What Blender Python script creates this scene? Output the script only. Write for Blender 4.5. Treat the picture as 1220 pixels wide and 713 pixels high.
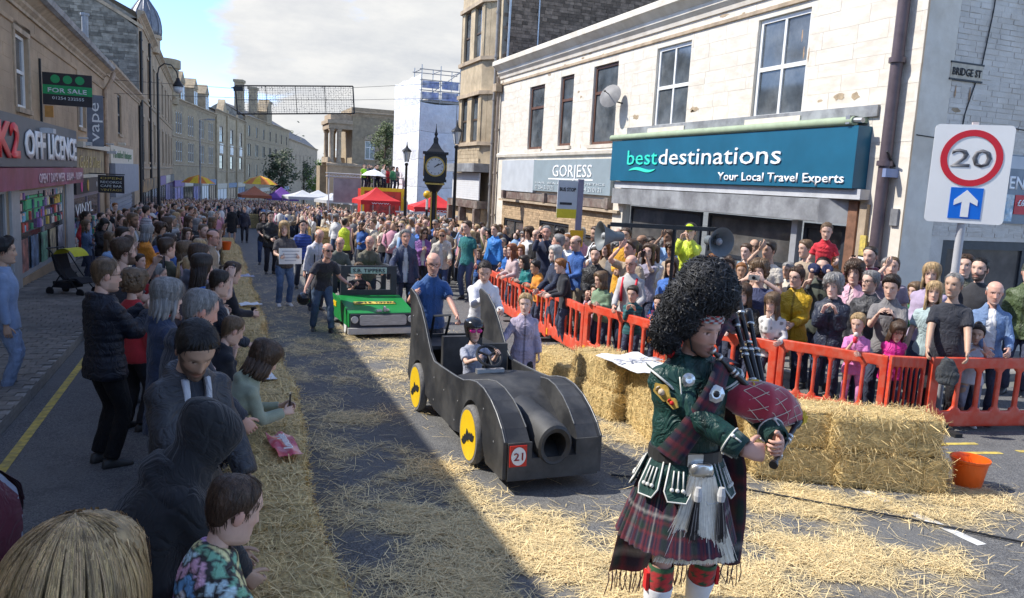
import bpy, bmesh, math, random
import numpy as np
from math import sin, cos, pi, radians, atan2, sqrt
from mathutils import Vector, Matrix
for _o in list(bpy.data.objects): bpy.data.objects.remove(_o)
SC = bpy.context.scene
COL = SC.collection
RNG = random.Random(7)
NR = np.random.default_rng(11)
SLOPE = -0.03
def gz(y): return SLOPE*y

# ------------------------------------------------------------------ camera
cam_d = bpy.data.cameras.new('camera'); cam = bpy.data.objects.new('camera', cam_d); COL.objects.link(cam)
cam_d.sensor_width = 36; cam_d.lens = 940/1220*36; cam_d.clip_start = .05; cam_d.clip_end = 9000
_Y, _P, _R = radians(21.2), radians(8.35), radians(3.0)
_f = Vector((sin(_Y)*cos(_P), cos(_Y)*cos(_P), -sin(_P))); _r0 = Vector((cos(_Y), -sin(_Y), 0)); _u0 = _r0.cross(_f)
_r = cos(_R)*_r0 + sin(_R)*_u0; _u = cos(_R)*_u0 - sin(_R)*_r0
cam.matrix_world = Matrix(((_r.x, _u.x, -_f.x, 0), (_r.y, _u.y, -_f.y, 0), (_r.z, _u.z, -_f.z, 2.55), (0, 0, 0, 1)))
SC.camera = cam

# ------------------------------------------------------------------ sky, sun, exposure
SUN_EL, SUN_AZ = radians(47), radians(-68)          # azimuth from +Y towards +X
W = bpy.data.worlds.new('World'); SC.world = W; W.use_nodes = True
nt = W.node_tree; nt.nodes.clear()
def N(t, typ, **k):
    n = t.nodes.new(typ)
    for a, b in k.items():
        if a == 'inp':
            for i, v in b.items(): n.inputs[i].default_value = v
        else: setattr(n, a, b)
    return n
wo = N(nt, 'ShaderNodeOutputWorld'); bg = N(nt, 'ShaderNodeBackground', inp={'Strength': .15})
sky = N(nt, 'ShaderNodeTexSky', sky_type='NISHITA'); sky.sun_disc = False
sky.sun_elevation = SUN_EL; sky.sun_rotation = SUN_AZ; sky.air_density = .42; sky.dust_density = .15; sky.ozone_density = 2.
tc = N(nt, 'ShaderNodeTexCoord'); sep = N(nt, 'ShaderNodeSeparateXYZ'); nt.links.new(tc.outputs['Generated'], sep.inputs[0])
zz = N(nt, 'ShaderNodeMath', operation='ADD', inp={1: .22}); nt.links.new(sep.outputs[2], zz.inputs[0])
zm = N(nt, 'ShaderNodeMath', operation='MAXIMUM', inp={1: .06}); nt.links.new(zz.outputs[0], zm.inputs[0])
dx = N(nt, 'ShaderNodeMath', operation='DIVIDE'); dy = N(nt, 'ShaderNodeMath', operation='DIVIDE')
for a, b in ((dx, 0), (dy, 1)): nt.links.new(sep.outputs[b], a.inputs[0]); nt.links.new(zm.outputs[0], a.inputs[1])
cmb = N(nt, 'ShaderNodeCombineXYZ'); nt.links.new(dx.outputs[0], cmb.inputs[0]); nt.links.new(dy.outputs[0], cmb.inputs[1])
mp = N(nt, 'ShaderNodeMapping'); mp.inputs['Location'].default_value = (3.1, 1.7, 0); nt.links.new(cmb.outputs[0], mp.inputs[0])
cn = N(nt, 'ShaderNodeTexNoise', inp={'Scale': 1.5, 'Detail': 9, 'Roughness': .56, 'Distortion': .25}); nt.links.new(mp.outputs[0], cn.inputs['Vector'])
# the large cumulus bank over the end of the street
dn = N(nt, 'ShaderNodeVectorMath', operation='DOT_PRODUCT'); dn.inputs[1].default_value = Vector((.195, .965, .17)).normalized()
nv = N(nt, 'ShaderNodeVectorMath', operation='NORMALIZE'); nt.links.new(tc.outputs['Generated'], nv.inputs[0]); nt.links.new(nv.outputs[0], dn.inputs[0])
bank = N(nt, 'ShaderNodeMapRange', inp={1: .972, 2: .994, 3: 0, 4: .20}); bank.interpolation_type = 'SMOOTHSTEP'; nt.links.new(dn.outputs['Value'], bank.inputs[0])
add = N(nt, 'ShaderNodeMath', operation='ADD'); nt.links.new(cn.outputs[0], add.inputs[0]); nt.links.new(bank.outputs[0], add.inputs[1])
cr = N(nt, 'ShaderNodeMapRange', inp={1: .515, 2: .63, 3: 0, 4: 1}); cr.interpolation_type = 'SMOOTHSTEP'; nt.links.new(add.outputs[0], cr.inputs[0])
cn2 = N(nt, 'ShaderNodeTexNoise', inp={'Scale': 2.4, 'Detail': 7, 'Roughness': .6}); nt.links.new(mp.outputs[0], cn2.inputs['Vector'])
ccol = N(nt, 'ShaderNodeValToRGB'); ccol.color_ramp.elements[0].position = .34; ccol.color_ramp.elements[0].color = (1.6, 1.66, 1.76, 1)
ccol.color_ramp.elements[1].position = .6; ccol.color_ramp.elements[1].color = (2.12, 2.12, 2.1, 1); nt.links.new(cn2.outputs[0], ccol.inputs[0])
mx = N(nt, 'ShaderNodeMix', data_type='RGBA'); nt.links.new(cr.outputs[0], mx.inputs[0]); nt.links.new(sky.outputs[0], mx.inputs[6]); nt.links.new(ccol.outputs[0], mx.inputs[7])
nt.links.new(mx.outputs[2], bg.inputs[0]); nt.links.new(bg.outputs[0], wo.inputs[0])
sd = bpy.data.lights.new('sun', 'SUN'); sd.energy = 2.1; sd.angle = radians(.55); sd.color = (1, .955, .88)
so = bpy.data.objects.new('sun', sd); COL.objects.link(so)
_s = Vector((sin(SUN_AZ)*cos(SUN_EL), cos(SUN_AZ)*cos(SUN_EL), sin(SUN_EL)))
so.rotation_euler = _s.to_track_quat('Z', 'Y').to_euler(); so.location = (-20, 5, 40)
SC.view_settings.view_transform = 'Standard'; SC.view_settings.look = 'None'; SC.view_settings.exposure = 1.56; SC.view_settings.gamma = 1

# ------------------------------------------------------------------ materials
_M = {}
def mat(name, col=(.5, .5, .5), rough=.75, ns=6., na=.15, bs=0, bump=0., metal=0., obj=False, attr=False, stretch=(1, 1, 1), col2=None, island=0., emit=0, spec=.4, ns2=0, na2=0, coat=0, sheen=0, bdist=.01, ridge=0):
    """procedural material: base colour broken up by two noises, optional object colour / colour attribute, bump from noise"""
    if name in _M: return _M[name]
    m = bpy.data.materials.new(name); m.use_nodes = True; t = m.node_tree; L = t.links
    b = t.nodes['Principled BSDF']; b.inputs['Roughness'].default_value = rough; b.inputs['Metallic'].default_value = metal
    b.inputs['Specular IOR Level'].default_value = spec
    if coat: b.inputs['Coat Weight'].default_value = coat; b.inputs['Coat Roughness'].default_value = .15
    if sheen: b.inputs['Sheen Weight'].default_value = sheen
    tc = N(t, 'ShaderNodeTexCoord'); oi = N(t, 'ShaderNodeObjectInfo')
    rs = N(t, 'ShaderNodeMath', operation='MULTIPLY', inp={1: 37.}); L.new(oi.outputs['Random'], rs.inputs[0])
    av = N(t, 'ShaderNodeVectorMath', operation='ADD'); L.new(tc.outputs['Object'], av.inputs[0]); L.new(rs.outputs[0], av.inputs[1])
    mp = N(t, 'ShaderNodeMapping'); mp.inputs['Scale'].default_value = stretch; L.new(av.outputs[0], mp.inputs[0])
    src = None
    if obj: src = oi.outputs['Color']
    if attr:
        a = N(t, 'ShaderNodeVertexColor'); a.layer_name = 'Col'
        if src:
            q = N(t, 'ShaderNodeMix', data_type='RGBA', blend_type='MULTIPLY', inp={0: 1.}); L.new(src, q.inputs[6]); L.new(a.outputs[0], q.inputs[7]); src = q.outputs[2]
        else: src = a.outputs[0]
    if src is None:
        rgb = N(t, 'ShaderNodeRGB'); rgb.outputs[0].default_value = (*col, 1); src = rgb.outputs[0]
    if col2 is not None:
        n0 = N(t, 'ShaderNodeTexNoise', inp={'Scale': ns2 or ns*.3, 'Detail': 5, 'Roughness': .65}); L.new(mp.outputs[0], n0.inputs['Vector'])
        r0 = N(t, 'ShaderNodeMapRange', inp={1: .42, 2: .62, 3: 0, 4: na2 or .8}); L.new(n0.outputs[0], r0.inputs[0])
        q = N(t, 'ShaderNodeMix', data_type='RGBA'); L.new(r0.outputs[0], q.inputs[0]); L.new(src, q.inputs[6]); q.inputs[7].default_value = (*col2, 1); src = q.outputs[2]
    if na:
        n1 = N(t, 'ShaderNodeTexNoise', inp={'Scale': ns, 'Detail': 4, 'Roughness': .6}); L.new(mp.outputs[0], n1.inputs['Vector'])
        r1 = N(t, 'ShaderNodeMapRange', inp={1: .3, 2: .7, 3: 1-na, 4: 1+na}); L.new(n1.outputs[0], r1.inputs[0])
        q = N(t, 'ShaderNodeMix', data_type='RGBA', blend_type='MULTIPLY', inp={0: 1.}); L.new(src, q.inputs[6]); L.new(r1.outputs[0], q.inputs[7]); src = q.outputs[2]
    if island:
        g = N(t, 'ShaderNodeNewGeometry'); r2 = N(t, 'ShaderNodeMapRange', inp={3: 1-island, 4: 1+island}); L.new(g.outputs['Random Per Island'], r2.inputs[0])
        q = N(t, 'ShaderNodeMix', data_type='RGBA', blend_type='MULTIPLY', inp={0: 1.}); L.new(src, q.inputs[6]); L.new(r2.outputs[0], q.inputs[7]); src = q.outputs[2]
    L.new(src, b.inputs['Base Color'])
    if emit: L.new(src, b.inputs['Emission Color']); b.inputs['Emission Strength'].default_value = emit
    if bump:
        n2 = N(t, 'ShaderNodeTexNoise', inp={'Scale': bs or ns, 'Detail': 3 if ridge else 5, 'Roughness': .5 if ridge else .6, 'Distortion': ridge}); L.new(mp.outputs[0], n2.inputs['Vector']); hsrc = n2.outputs[0]
        if ridge:
            m1 = N(t, 'ShaderNodeMath', operation='SUBTRACT', inp={1: .5}); m2 = N(t, 'ShaderNodeMath', operation='ABSOLUTE'); m3 = N(t, 'ShaderNodeMath', operation='MINIMUM', inp={1: .16}); L.new(hsrc, m1.inputs[0]); L.new(m1.outputs[0], m2.inputs[0]); L.new(m2.outputs[0], m3.inputs[0]); hsrc = m3.outputs[0]
        bp = N(t, 'ShaderNodeBump', inp={'Strength': bump, 'Distance': bdist}); L.new(hsrc, bp.inputs['Height']); L.new(bp.outputs[0], b.inputs['Normal'])
    _M[name] = m; return m

# ------------------------------------------------------------------ mesh builder
class MB:
    def __init__(s): s.v = []; s.f = []; s.m = []; s.c = []
    def add(s, vs, fs, mi=0, col=None):
        o = len(s.v); s.v.extend([tuple(p) for p in vs]); s.f.extend([tuple(i+o for i in q) for q in fs]); s.m.extend([mi]*len(fs))
        s.c.extend([col or (1, 1, 1)]*len(vs)); return s
    def box(s, x0, x1, y0, y1, z0, z1, mi=0, col=None, M=None):
        vs = [(x, y, z) for z in (z0, z1) for y in (y0, y1) for x in (x0, x1)]
        if M is not None: vs = [M @ Vector(p) for p in vs]
        return s.add(vs, [(0, 2, 3, 1), (4, 5, 7, 6), (0, 1, 5, 4), (2, 6, 7, 3), (0, 4, 6, 2), (1, 3, 7, 5)], mi, col)
    def tube(s, pts, rad, n=8, mi=0, cap=True, sq=1., col=None):
        pts = [Vector(p) for p in pts]
        if not hasattr(rad, '__len__'): rad = [rad]*len(pts)
        vs = []; fs = []; a = None
        for i, p in enumerate(pts):
            d = (pts[min(i+1, len(pts)-1)] - pts[max(i-1, 0)]).normalized()
            if a is None: a = d.orthogonal().normalized()
            a = (a - d*a.dot(d)).normalized(); b = d.cross(a)
            for k in range(n):
                t = 2*pi*k/n; vs.append(p + (a*cos(t) + b*sin(t)*sq)*rad[i])
        for i in range(len(pts)-1):
            for k in range(n): fs.append((i*n+k, i*n+(k+1) % n, (i+1)*n+(k+1) % n, (i+1)*n+k))
        if cap: fs.append(tuple(range(n-1, -1, -1))); fs.append(tuple(range((len(pts)-1)*n, len(pts)*n)))
        return s.add(vs, fs, mi, col)
    def rings(s, rings, mi=0, cap=True, col=None, closed=True):
        n = len(rings[0]); vs = [p for r in rings for p in r]; fs = []
        for i in range(len(rings)-1):
            for k in range(n if closed else n-1): fs.append((i*n+k, i*n+(k+1) % n, (i+1)*n+(k+1) % n, (i+1)*n+k))
        if cap: fs.append(tuple(range(n-1, -1, -1))); fs.append(tuple(range((len(rings)-1)*n, len(rings)*n)))
        return s.add(vs, fs, mi, col)
    def lathe(s, prof, n=16, c=(0, 0, 0), mi=0, cap=True, M=None, col=None):
        R = [[Vector((r*cos(2*pi*k/n)+c[0], r*sin(2*pi*k/n)+c[1], z+c[2])) for k in range(n)] for r, z in prof]
        if M is not None: R = [[M @ p for p in r] for r in R]
        return s.rings(R, mi, cap, col)
    def prism(s, poly, f, a, b, mi=0, col=None):
        """poly 2-D (counter-clockwise), f(u,v,t)->3-D, between t=a and t=b"""
        n = len(poly); vs = [f(u, v, a) for u, v in poly] + [f(u, v, b) for u, v in poly]
        fs = [tuple(range(n-1, -1, -1)), tuple(range(n, 2*n))] + [(k, (k+1) % n, n+(k+1) % n, n+k) for k in range(n)]
        return s.add(vs, fs, mi, col)
    def ell(s, c, r, nu=12, nv=8, mi=0, M=None, col=None):
        R = []
        for j in range(nv+1):
            t = pi*j/nv; t = min(max(t, .03), pi-.03)
            R.append([Vector((c[0]+r[0]*sin(t)*cos(2*pi*k/nu), c[1]+r[1]*sin(t)*sin(2*pi*k/nu), c[2]-r[2]*cos(t))) for k in range(nu)])
        if M is not None: R = [[M @ p for p in q] for q in R]
        return s.rings(R, mi, True, col)
    def mesh(s, name, mats, smooth=False, attr=False):
        me = bpy.data.meshes.new(name); me.from_pydata([tuple(p) for p in s.v], [], s.f)
        for m in (mats if isinstance(mats, (list, tuple)) else [mats]): me.materials.append(m)
        if any(s.m): me.polygons.foreach_set('material_index', s.m)
        if smooth: me.polygons.foreach_set('use_smooth', [True]*len(me.polygons))
        if attr:
            ca = me.color_attributes.new('Col', 'FLOAT_COLOR', 'POINT'); ca.data.foreach_set('color', np.c_[np.array(s.c), np.ones(len(s.c))].astype('f').ravel())
        return me
    def build(s, name, mats, parent=None, smooth=False, attr=False, loc=None):
        return put(name, s.mesh(name, mats, smooth, attr), parent, loc)
def put(name, me, parent=None, loc=None, rot=None, scale=None, color=None):
    o = bpy.data.objects.new(name, me); COL.objects.link(o)
    if parent: o.parent = parent
    if loc is not None: o.location = loc
    if rot is not None: o.rotation_euler = rot
    if scale is not None: o.scale = scale
    if color is not None: o.color = (*color, 1)
    return o
def tag(o, label=None, cat=None, group=None, kind=None):
    if label: o['label'] = label
    if cat: o['category'] = cat
    if group: o['group'] = group
    if kind: o['kind'] = kind
    return o
def thing(name, label, cat, loc=(0, 0, 0), rz=0., group=None):
    o = bpy.data.objects.new(name, None); COL.objects.link(o); o.location = loc; o.rotation_euler = (0, 0, rz); o.empty_display_size = .2
    return tag(o, label, cat, group)
def smooth(o, ang=40):
    o.data.polygons.foreach_set('use_smooth', [True]*len(o.data.polygons))
    try: o.data.set_sharp_from_angle(angle=radians(ang))
    except Exception: pass
    return o
def textmesh(s, h, width=None, bold=0., shear=0., ext=.008, res=2):
    """lettering lying in the x-z plane facing -y, cap height h, squeezed to width; origin bottom left"""
    cu = bpy.data.curves.new('t', 'FONT'); cu.body = s; cu.size = 1; cu.extrude = 0; cu.offset = bold; cu.shear = shear; cu.resolution_u = res
    ob = bpy.data.objects.new('t', cu); COL.objects.link(ob)
    me = bpy.data.meshes.new_from_object(ob.evaluated_get(bpy.context.evaluated_depsgraph_get()))
    bpy.data.objects.remove(ob); bpy.data.curves.remove(cu)
    bm = bmesh.new(); bm.from_mesh(me)
    r = bmesh.ops.extrude_face_region(bm, geom=bm.faces[:]); ve = [g for g in r['geom'] if isinstance(g, bmesh.types.BMVert)]
    xs = [v.co.x for v in bm.verts]; ys = [v.co.y for v in bm.verts]
    x0, x1, y0, y1 = min(xs), max(xs), 0, max(max(ys), .01); vs = set(ve)
    cap = .73; k = h/cap; kx = (width/(x1-x0)) if width else k
    for v in bm.verts: v.co = Vector(((v.co.x-x0)*kx, -ext if v in vs else 0., v.co.y*k))
    bmesh.ops.recalc_face_normals(bm, faces=bm.faces[:]); bm.to_mesh(me); bm.free(); return me
def text(s, parent, loc, h, m, width=None, rot=(0, 0, 0), name='lettering', **k):
    me = textmesh(s, h, width, **k); me.materials.append(m); return put(name, me, parent, loc, rot)

# material library
GLASS = mat('window_glass', (.075, .09, .105), .06, 1.5, .5, spec=.75, col2=(.2, .21, .21), ns2=.9, na2=.5)  # paler grey noise in the base colour imitates reflected buildings
GLASS2 = mat('shop_glass', (.06, .06, .06), .08, .8, .5, spec=.7, col2=(.14, .13, .12), ns2=1.2, na2=.6)  # lightened grey-brown noise paints street reflections into the pane colour
CURT = mat('net_curtain', (.75, .74, .70), .9, 14, .12)
WHITEP = mat('white_frame_paint', (.78, .78, .76), .45, 9, .06)
BROWNP = mat('brown_frame_paint', (.13, .065, .045), .5, 9, .2)
DARKP = mat('dark_frame_paint', (.03, .035, .045), .4, 9, .2)
SAND = mat('sandstone', (.47, .345, .225), .9, 2.2, .22, 30, .5, col2=(.22, .17, .12), ns2=.55, na2=.55)
SANDL = mat('pale_sandstone_trim', (.47, .37, .26), .9, 4, .2, 30, .35, col2=(.24, .19, .14), ns2=1.1, na2=.5)
SANDG = mat('weathered_sandstone', (.40, .315, .205), .9, 2.5, .22, 24, .4, col2=(.24, .21, .165), ns2=.5, na2=.5)
SANDY = mat('buff_sandstone', (.50, .40, .265), .9, 2.5, .2, 24, .4, col2=(.27, .21, .14), ns2=.6, na2=.5)
RUBBLE = mat('grey_rubble_stone', (.24, .22, .185), .95, 3, .35, 18, .6, island=.35)
SLATE = mat('roof_slate', (.10, .105, .115), .6, 3, .3, 20, .3, island=.2)
WPAINT = mat('white_painted_stone', (.73, .68, .59), .7, 3, .07, 22, .35, col2=(.46, .38, .28), ns2=1.6, na2=.34, island=.03)
WPAINT2 = mat('white_render', (.71, .66, .57), .75, 2.5, .08, 12, .3, col2=(.45, .37, .27), ns2=1.3, na2=.38)
SIDEP = mat('cream_painted_brick', (.62, .585, .53), .75, 3, .1, 26, .5, col2=(.42, .36, .29), ns2=1.1, na2=.4, island=.06)
BRICK = mat('tan_brick', (.46, .33, .20), .85, 6, .2, 40, .4, island=.22)
LEAD = mat('lead_grey_metal', (.33, .34, .35), .55, 2.5, .25, 8, .15, metal=.2, col2=(.18, .18, .19), ns2=1.5)
IRON = mat('black_iron', (.018, .019, .022), .45, 20, .3)
STEEL = mat('galvanised_steel', (.45, .46, .47), .4, 10, .15, metal=.7)
# ================================================================== PEOPLE
SKINM = mat('skin', rough=.5, ns=18, na=.06, obj=True, attr=True, bs=60, bump=.12, spec=.35)
CLOTH = mat('cloth', rough=.85, ns=9, na=.10, obj=True, attr=True, bs=6.5, bump=.9, sheen=.15, bdist=.05, stretch=(1.1, 1.1, .75), ridge=1.6)
KNIT = mat('knitted_cloth', rough=.9, ns=14, na=.12, obj=True, attr=True, bs=120, bump=.35, sheen=.2)
DENIM = mat('trouser_cloth', rough=.85, ns=11, na=.18, obj=True, attr=True, bs=8, bump=.9, bdist=.05, stretch=(1.2, 1.2, .7), ridge=1.5)
SHELLM = mat('nylon_shell', rough=.5, ns=8, na=.12, obj=True, attr=True, bs=7.5, bump=1., bdist=.05, stretch=(1, 1, .8), ridge=1.8)
HAIRM = mat('hair', rough=.45, ns=30, na=.40, obj=True, attr=True, bs=90, bump=.7, stretch=(1, 1, .16), spec=.45)
SHOEM = mat('shoe', rough=.5, ns=14, na=.1, obj=True)
GLASM = mat('dark_lens', (.01, .01, .012), .15)
CHECK = None
TS = bpy.data.scenes.new('workbench'); TCOL = TS.collection
def rm(mb, vox, it=2, fac=.5, name='m'):
    """merge overlapping closed shells into one continuous surface"""
    me = mb.mesh(name, []); ob = bpy.data.objects.new('tmp', me); TCOL.objects.link(ob); a = ob.modifiers.new('r', 'REMESH'); a.mode = 'VOXEL'; a.voxel_size = vox
    if it: s = ob.modifiers.new('s', 'SMOOTH'); s.iterations = it; s.factor = fac
    vl = TS.view_layers[0]; vl.update(); dg = vl.depsgraph
    r = bpy.data.meshes.new_from_object(ob.evaluated_get(dg)); bpy.data.objects.remove(ob); bpy.data.meshes.remove(me); r.polygons.foreach_set('use_smooth', [True]*len(r.polygons)); r.name = name; return r
def sstep(e0, e1, x): t = np.clip((x-e0)/(e1-e0), 0, 1); return t*t*(3-2*t)
HZ = np.array([-.122, -.112, -.095, -.07, -.04, -.01, .02, .05, .08, .10, .113, .119]); HW = np.array([.014, .034, .049, .058, .0645, .069, .0735, .0745, .067, .051, .031, .006]); HF = np.array([.060, .083, .091, .089, .088, .088, .091, .090, .079, .060, .036, .008]); HB = np.array([.0, .022, .045, .062, .077, .088, .096, .098, .090, .072, .046, .012])
def headgrid(na, nz):
    s = np.linspace(-pi, pi, na, endpoint=False); a = s-.5*np.sin(s); q = np.linspace(0, 1, nz); z = -.122+.241*(.5-.5*np.cos(pi*(.04+.92*q))); z = .45*z+.55*np.linspace(-.122, .119, nz)
    return np.meshgrid(a, z)
def headsurf(A, Z, off=0.):
    w, f, b = np.interp(Z, HZ, HW), np.interp(Z, HZ, HF), np.interp(Z, HZ, HB); c, s = np.cos(A), np.sin(A); ex = .93
    k = 1+off/.078; X = w*k*np.sign(s)*np.abs(s)**ex; Y = np.where(c > 0, -f*k, b*k)*np.abs(c)**ex
    return X, Y
def gridfaces(na, nz):
    F = [(j*na+i, j*na+(i+1) % na, (j+1)*na+(i+1) % na, (j+1)*na+i) for j in range(nz-1) for i in range(na)]; return F+[tuple(range(na-1, -1, -1)), tuple(range((nz-1)*na, nz*na))]
def make_head(hi, beard=0., stub=0., hairc=(.1, .07, .05), smile=0., brow=1., fem=0., nose=1.):
    na, nz = (60, 48) if hi else (30, 26); A, Z = headgrid(na, nz); X, Y = headsurf(A, Z); fr = np.cos(A) > .1; x = X; z = Z; ax = np.abs(x); G = lambda u, w: np.exp(-(u/w)**2)
    npf = np.interp(z, [-.045, -.038, -.03, -.02, .018, .03], [0, .55, 1, .85, .18, 0]); dy = -.024*nose*G(x, np.interp(z, [-.04, -.028, .02], [.017, .016, .010]))*npf
    dy += .009*G(ax-.031, .017)*G(z-.012, .013); dy += -.006*brow*G(ax-.03, .026)*G(z-.033, .010)
    lz = z+.064-smile*.25*ax; dy += -.0055*G(x, .024)*(G(lz-.006, .006)+1.1*G(lz+.007, .006))+.003*G(x, .026)*G(lz, .003)
    dy += -.007*G(x, .020)*G(z+.1, .013)+.004*G(x, .02)*G(z+.083, .007); dy += -.004*G(ax-.045, .016)*G(z+.02, .016)
    Y = np.where(fr, Y+dy, Y); C = np.ones(A.shape+(3,))
    def tint(m, col):
        nonlocal C; m = np.clip(m, 0, 1)[..., None]*fr[..., None]; C = C*(1-m)+m*np.array(col)
    k = 1. if hi else .75
    tint(.5*G(ax-.045, .02)*G(z+.025, .02), (1.0, .78, .74)); tint(.45*G(x, .015)*G(z+.03, .012), (1.0, .8, .76))
    hc = np.array(hairc)/np.array((.6, .42, .33))*.9
    if stub: tint(stub*(sstep(-.038, -.055, z))*sstep(1.75, 1.4, np.abs(A))*(1-.6*G(x, .02)*G(lz, .012)), hc*.6+.3)
    if beard:
        low = sstep(-.036, -.052, z+.0*ax-.012*sstep(.045, .065, ax)); tint(beard*np.maximum(low*sstep(1.85, 1.6, np.abs(A)), sstep(.055, .062, ax)*(z < .0)*sstep(2., 1.6, np.abs(A))), hc); Y = np.where(fr & (z < -.07), Y-.008*beard, Y)
    tint((.75-.25*bool(beard))*G(x, .023)*G(lz, .0105), (.86, .52, .50) if not fem else (.85, .36, .38))
    tint(.8*G(x, .02)*G(lz, .0026), (.35, .18, .16))
    tint(.85*G(ax-.031, .019)*G(z-.036-.12*(ax-.031)*-1*brow*.3, .0052 if hi else .008), hc*.7+.02)
    e = (ax-.031)/.0155; lid = .0068*np.sqrt(np.clip(1-e*e, 0, 1))
    if hi:
        eye = sstep(.0012, -.0012, np.abs(z-.012)-lid)*(np.abs(e) < 1.05); tint(eye, (1.25, 1.5, 1.7)); tint(eye*sstep(.0068, .005, np.hypot(ax-.031, (z-.012))), (.10, .09, .09)); tint(.75*G(z-.012-lid-.001, .0022)*(np.abs(e) < 1.1), (.16, .12, .11)); tint(.25*G(ax-.031, .02)*G(z-.002, .006), (.7, .5, .5))
    else: tint(.78*G(ax-.031, .013)*G(z-.013, .0075), (.22, .18, .17))
    V = np.stack([X, Y, Z], -1).reshape(-1, 3); F = gridfaces(na, nz); C = C.reshape(-1, 3); o = len(V)
    for s in (-1, 1):
        m = MB().ell((0, 0, 0), (.010, .019, .031), 10, 8, M=Matrix.Translation((s*.073, .012, -.005)) @ Matrix.Rotation(s*.35, 4, 'Z') @ Matrix.Rotation(.15, 4, 'X')); V = np.r_[V, np.array([tuple(p) for p in m.v])]; F += [tuple(i+o for i in f) for f in m.f]; C = np.r_[C, np.tile((1, .82, .78), (len(m.v), 1))]; o = len(V)
    return V, F, C
HL_A = np.array([0, .45, .8, 1.05, 1.25, 1.45, 1.75, 1.95, 2.3, pi]); HL_Z = np.array([.080, .077, .066, .050, .026, -.015, -.010, -.02, -.065, -.08])
def make_hair(kind, seed=0, hi=True):
    """closed shell that dips under the scalp outside the hairline, plus hanging locks"""
    na, nz = (72, 54) if hi else (32, 26); A, Z = headgrid(na, nz); g = np.random.default_rng(seed); aa = np.abs(A); T = dict(crop=.007, short=.015, quiff=.018, bald=.006, bob=.022, long=.020, pony=.014, bun=.015, curly=.034, mop=.024)[kind]
    zl = np.interp(aa, HL_A, HL_Z)
    if kind in ('bob', 'long', 'mop'): zl = np.interp(aa, [0, .5, .8, 1.0, 1.2, pi], [.074, .066, .04, -.03, -.115, -.12])
    if kind == 'curly': zl = np.interp(aa, [0, .5, .8, 1.1, 1.3, pi], [.06, .055, .03, -.02, -.08, -.1])
    m = sstep(-.004, .006, Z-zl)*(.30+.70*sstep(0, .035, Z-zl))
    if kind == 'bald': m = m*sstep(.062, .045, Z)*sstep(1.1, 1.3, aa)
    nn = np.sin(A*9+g.uniform(0, 6))*np.sin(Z*60+g.uniform(0, 6))*.3+np.sin(A*23+Z*40+g.uniform(0, 6))*.35+g.normal(0, .25, A.shape)
    amp = .0015 if kind in ('crop', 'bald') else .0028 if kind != 'curly' else .011
    t = T*(1+.5*sstep(.03, .11, Z))*m+nn*amp*m-.012*(1-m)
    if kind == 'quiff': t = t+.020*sstep(.06, .10, Z)*sstep(1.2, .3, aa)*m
    if kind == 'bob': t = t+.012*sstep(.0, -.06, Z)*m*sstep(1.0, 1.4, aa)
    X, Y = headsurf(A, Z, t); Zt = Z+np.maximum(t, -.002)*sstep(.02, .12, Z)
    sh = 1-.30*np.clip(g.random(A.shape), 0, 1); mb = MB(); mb.v = [tuple(p) for p in np.stack([X, Y, Zt], -1).reshape(-1, 3).tolist()]; mb.f = gridfaces(na, nz); mb.m = [0]*len(mb.f); mb.c = [(s, s, s) for s in sh.ravel().tolist()]
    r = random.Random(seed)
    if hi:      # fine strands lying over the shell
        for k in range(1000 if kind != 'bald' else 120):
            a = r.uniform(-pi, pi); z = r.uniform(-.08, .118); i = int((a+pi)/(2*pi)*24)
            zq = float(np.interp(abs(a), HL_A, HL_Z)) if kind not in ('bob', 'long', 'mop', 'curly') else float(np.interp(abs(a), [0, .5, .8, 1.0, 1.2, pi], [.055, .05, .03, -.03, -.1, -.1]))
            if z < zq+.004 or (kind == 'bald' and z > .05): continue
            tt = T*(1+.5*float(sstep(.03, .11, z)))+r.uniform(-.001, .0065); L = r.uniform(.03, .06)*(1.3 if kind in ('bob', 'long') else .8); da = r.uniform(-.12, .12); pp = []
            for f in (0, .5, 1):
                z2 = max(z-L*f*.9, zq-.01) if abs(a) > 1.0 or kind in ('bob', 'long', 'mop', 'curly') else min(z+L*f*.6, .117); a2 = a+da*f; t2 = tt*(1-.25*f)+(.012 if kind == 'quiff' and z2 > .07 and abs(a2) < .8 else 0); x, y = headsurf(np.array(a2), np.array(z2), t2); pp.append(Vector((float(x), float(y), z2+max(t2, 0)*float(sstep(.02, .12, z2)))))
            s_ = r.uniform(.55, 1.35); w = Vector((cos(a), sin(a), .2*r.uniform(-1, 1))).normalized()*.0014
            mb.add([pp[0]-w, pp[0]+w, pp[1]-w, pp[1]+w, pp[2]-w*.3, pp[2]+w*.3], [(0, 1, 3, 2), (2, 3, 5, 4)], 0, (s_, s_, s_))
    def lock(p, q, e, w):
        s = r.uniform(.65, 1.1); mb.tube([p, q, (q[0]*.5+e[0]*.5+r.uniform(-.006, .006), q[1]*.5+e[1]*.5, q[2]*.5+e[2]*.5), e], [w, w*1.05, w*.9, w*.25], 5, col=(s, s, s))
    if kind in ('bob', 'long', 'mop'):
        Lh = dict(bob=.06, long=.21, mop=.03)[kind]
        for k in range(54):
            a = r.choice((-1, 1))*r.uniform(1.12, pi); x0, y0 = [float(v) for v in headsurf(np.array(a), np.array(-.02), T*.6)]; x1, y1 = [float(v) for v in headsurf(np.array(a), np.array(-.05), T*1.0)]
            lock((x0, y0, r.uniform(-.03, .02)), (x1*1.03, y1*1.03, -.09), (x1*1.08+r.uniform(-.012, .012), y1*1.02+.01+r.uniform(-.01, .012), -.12-Lh*r.uniform(.6, 1)), r.uniform(.010, .017))
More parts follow.
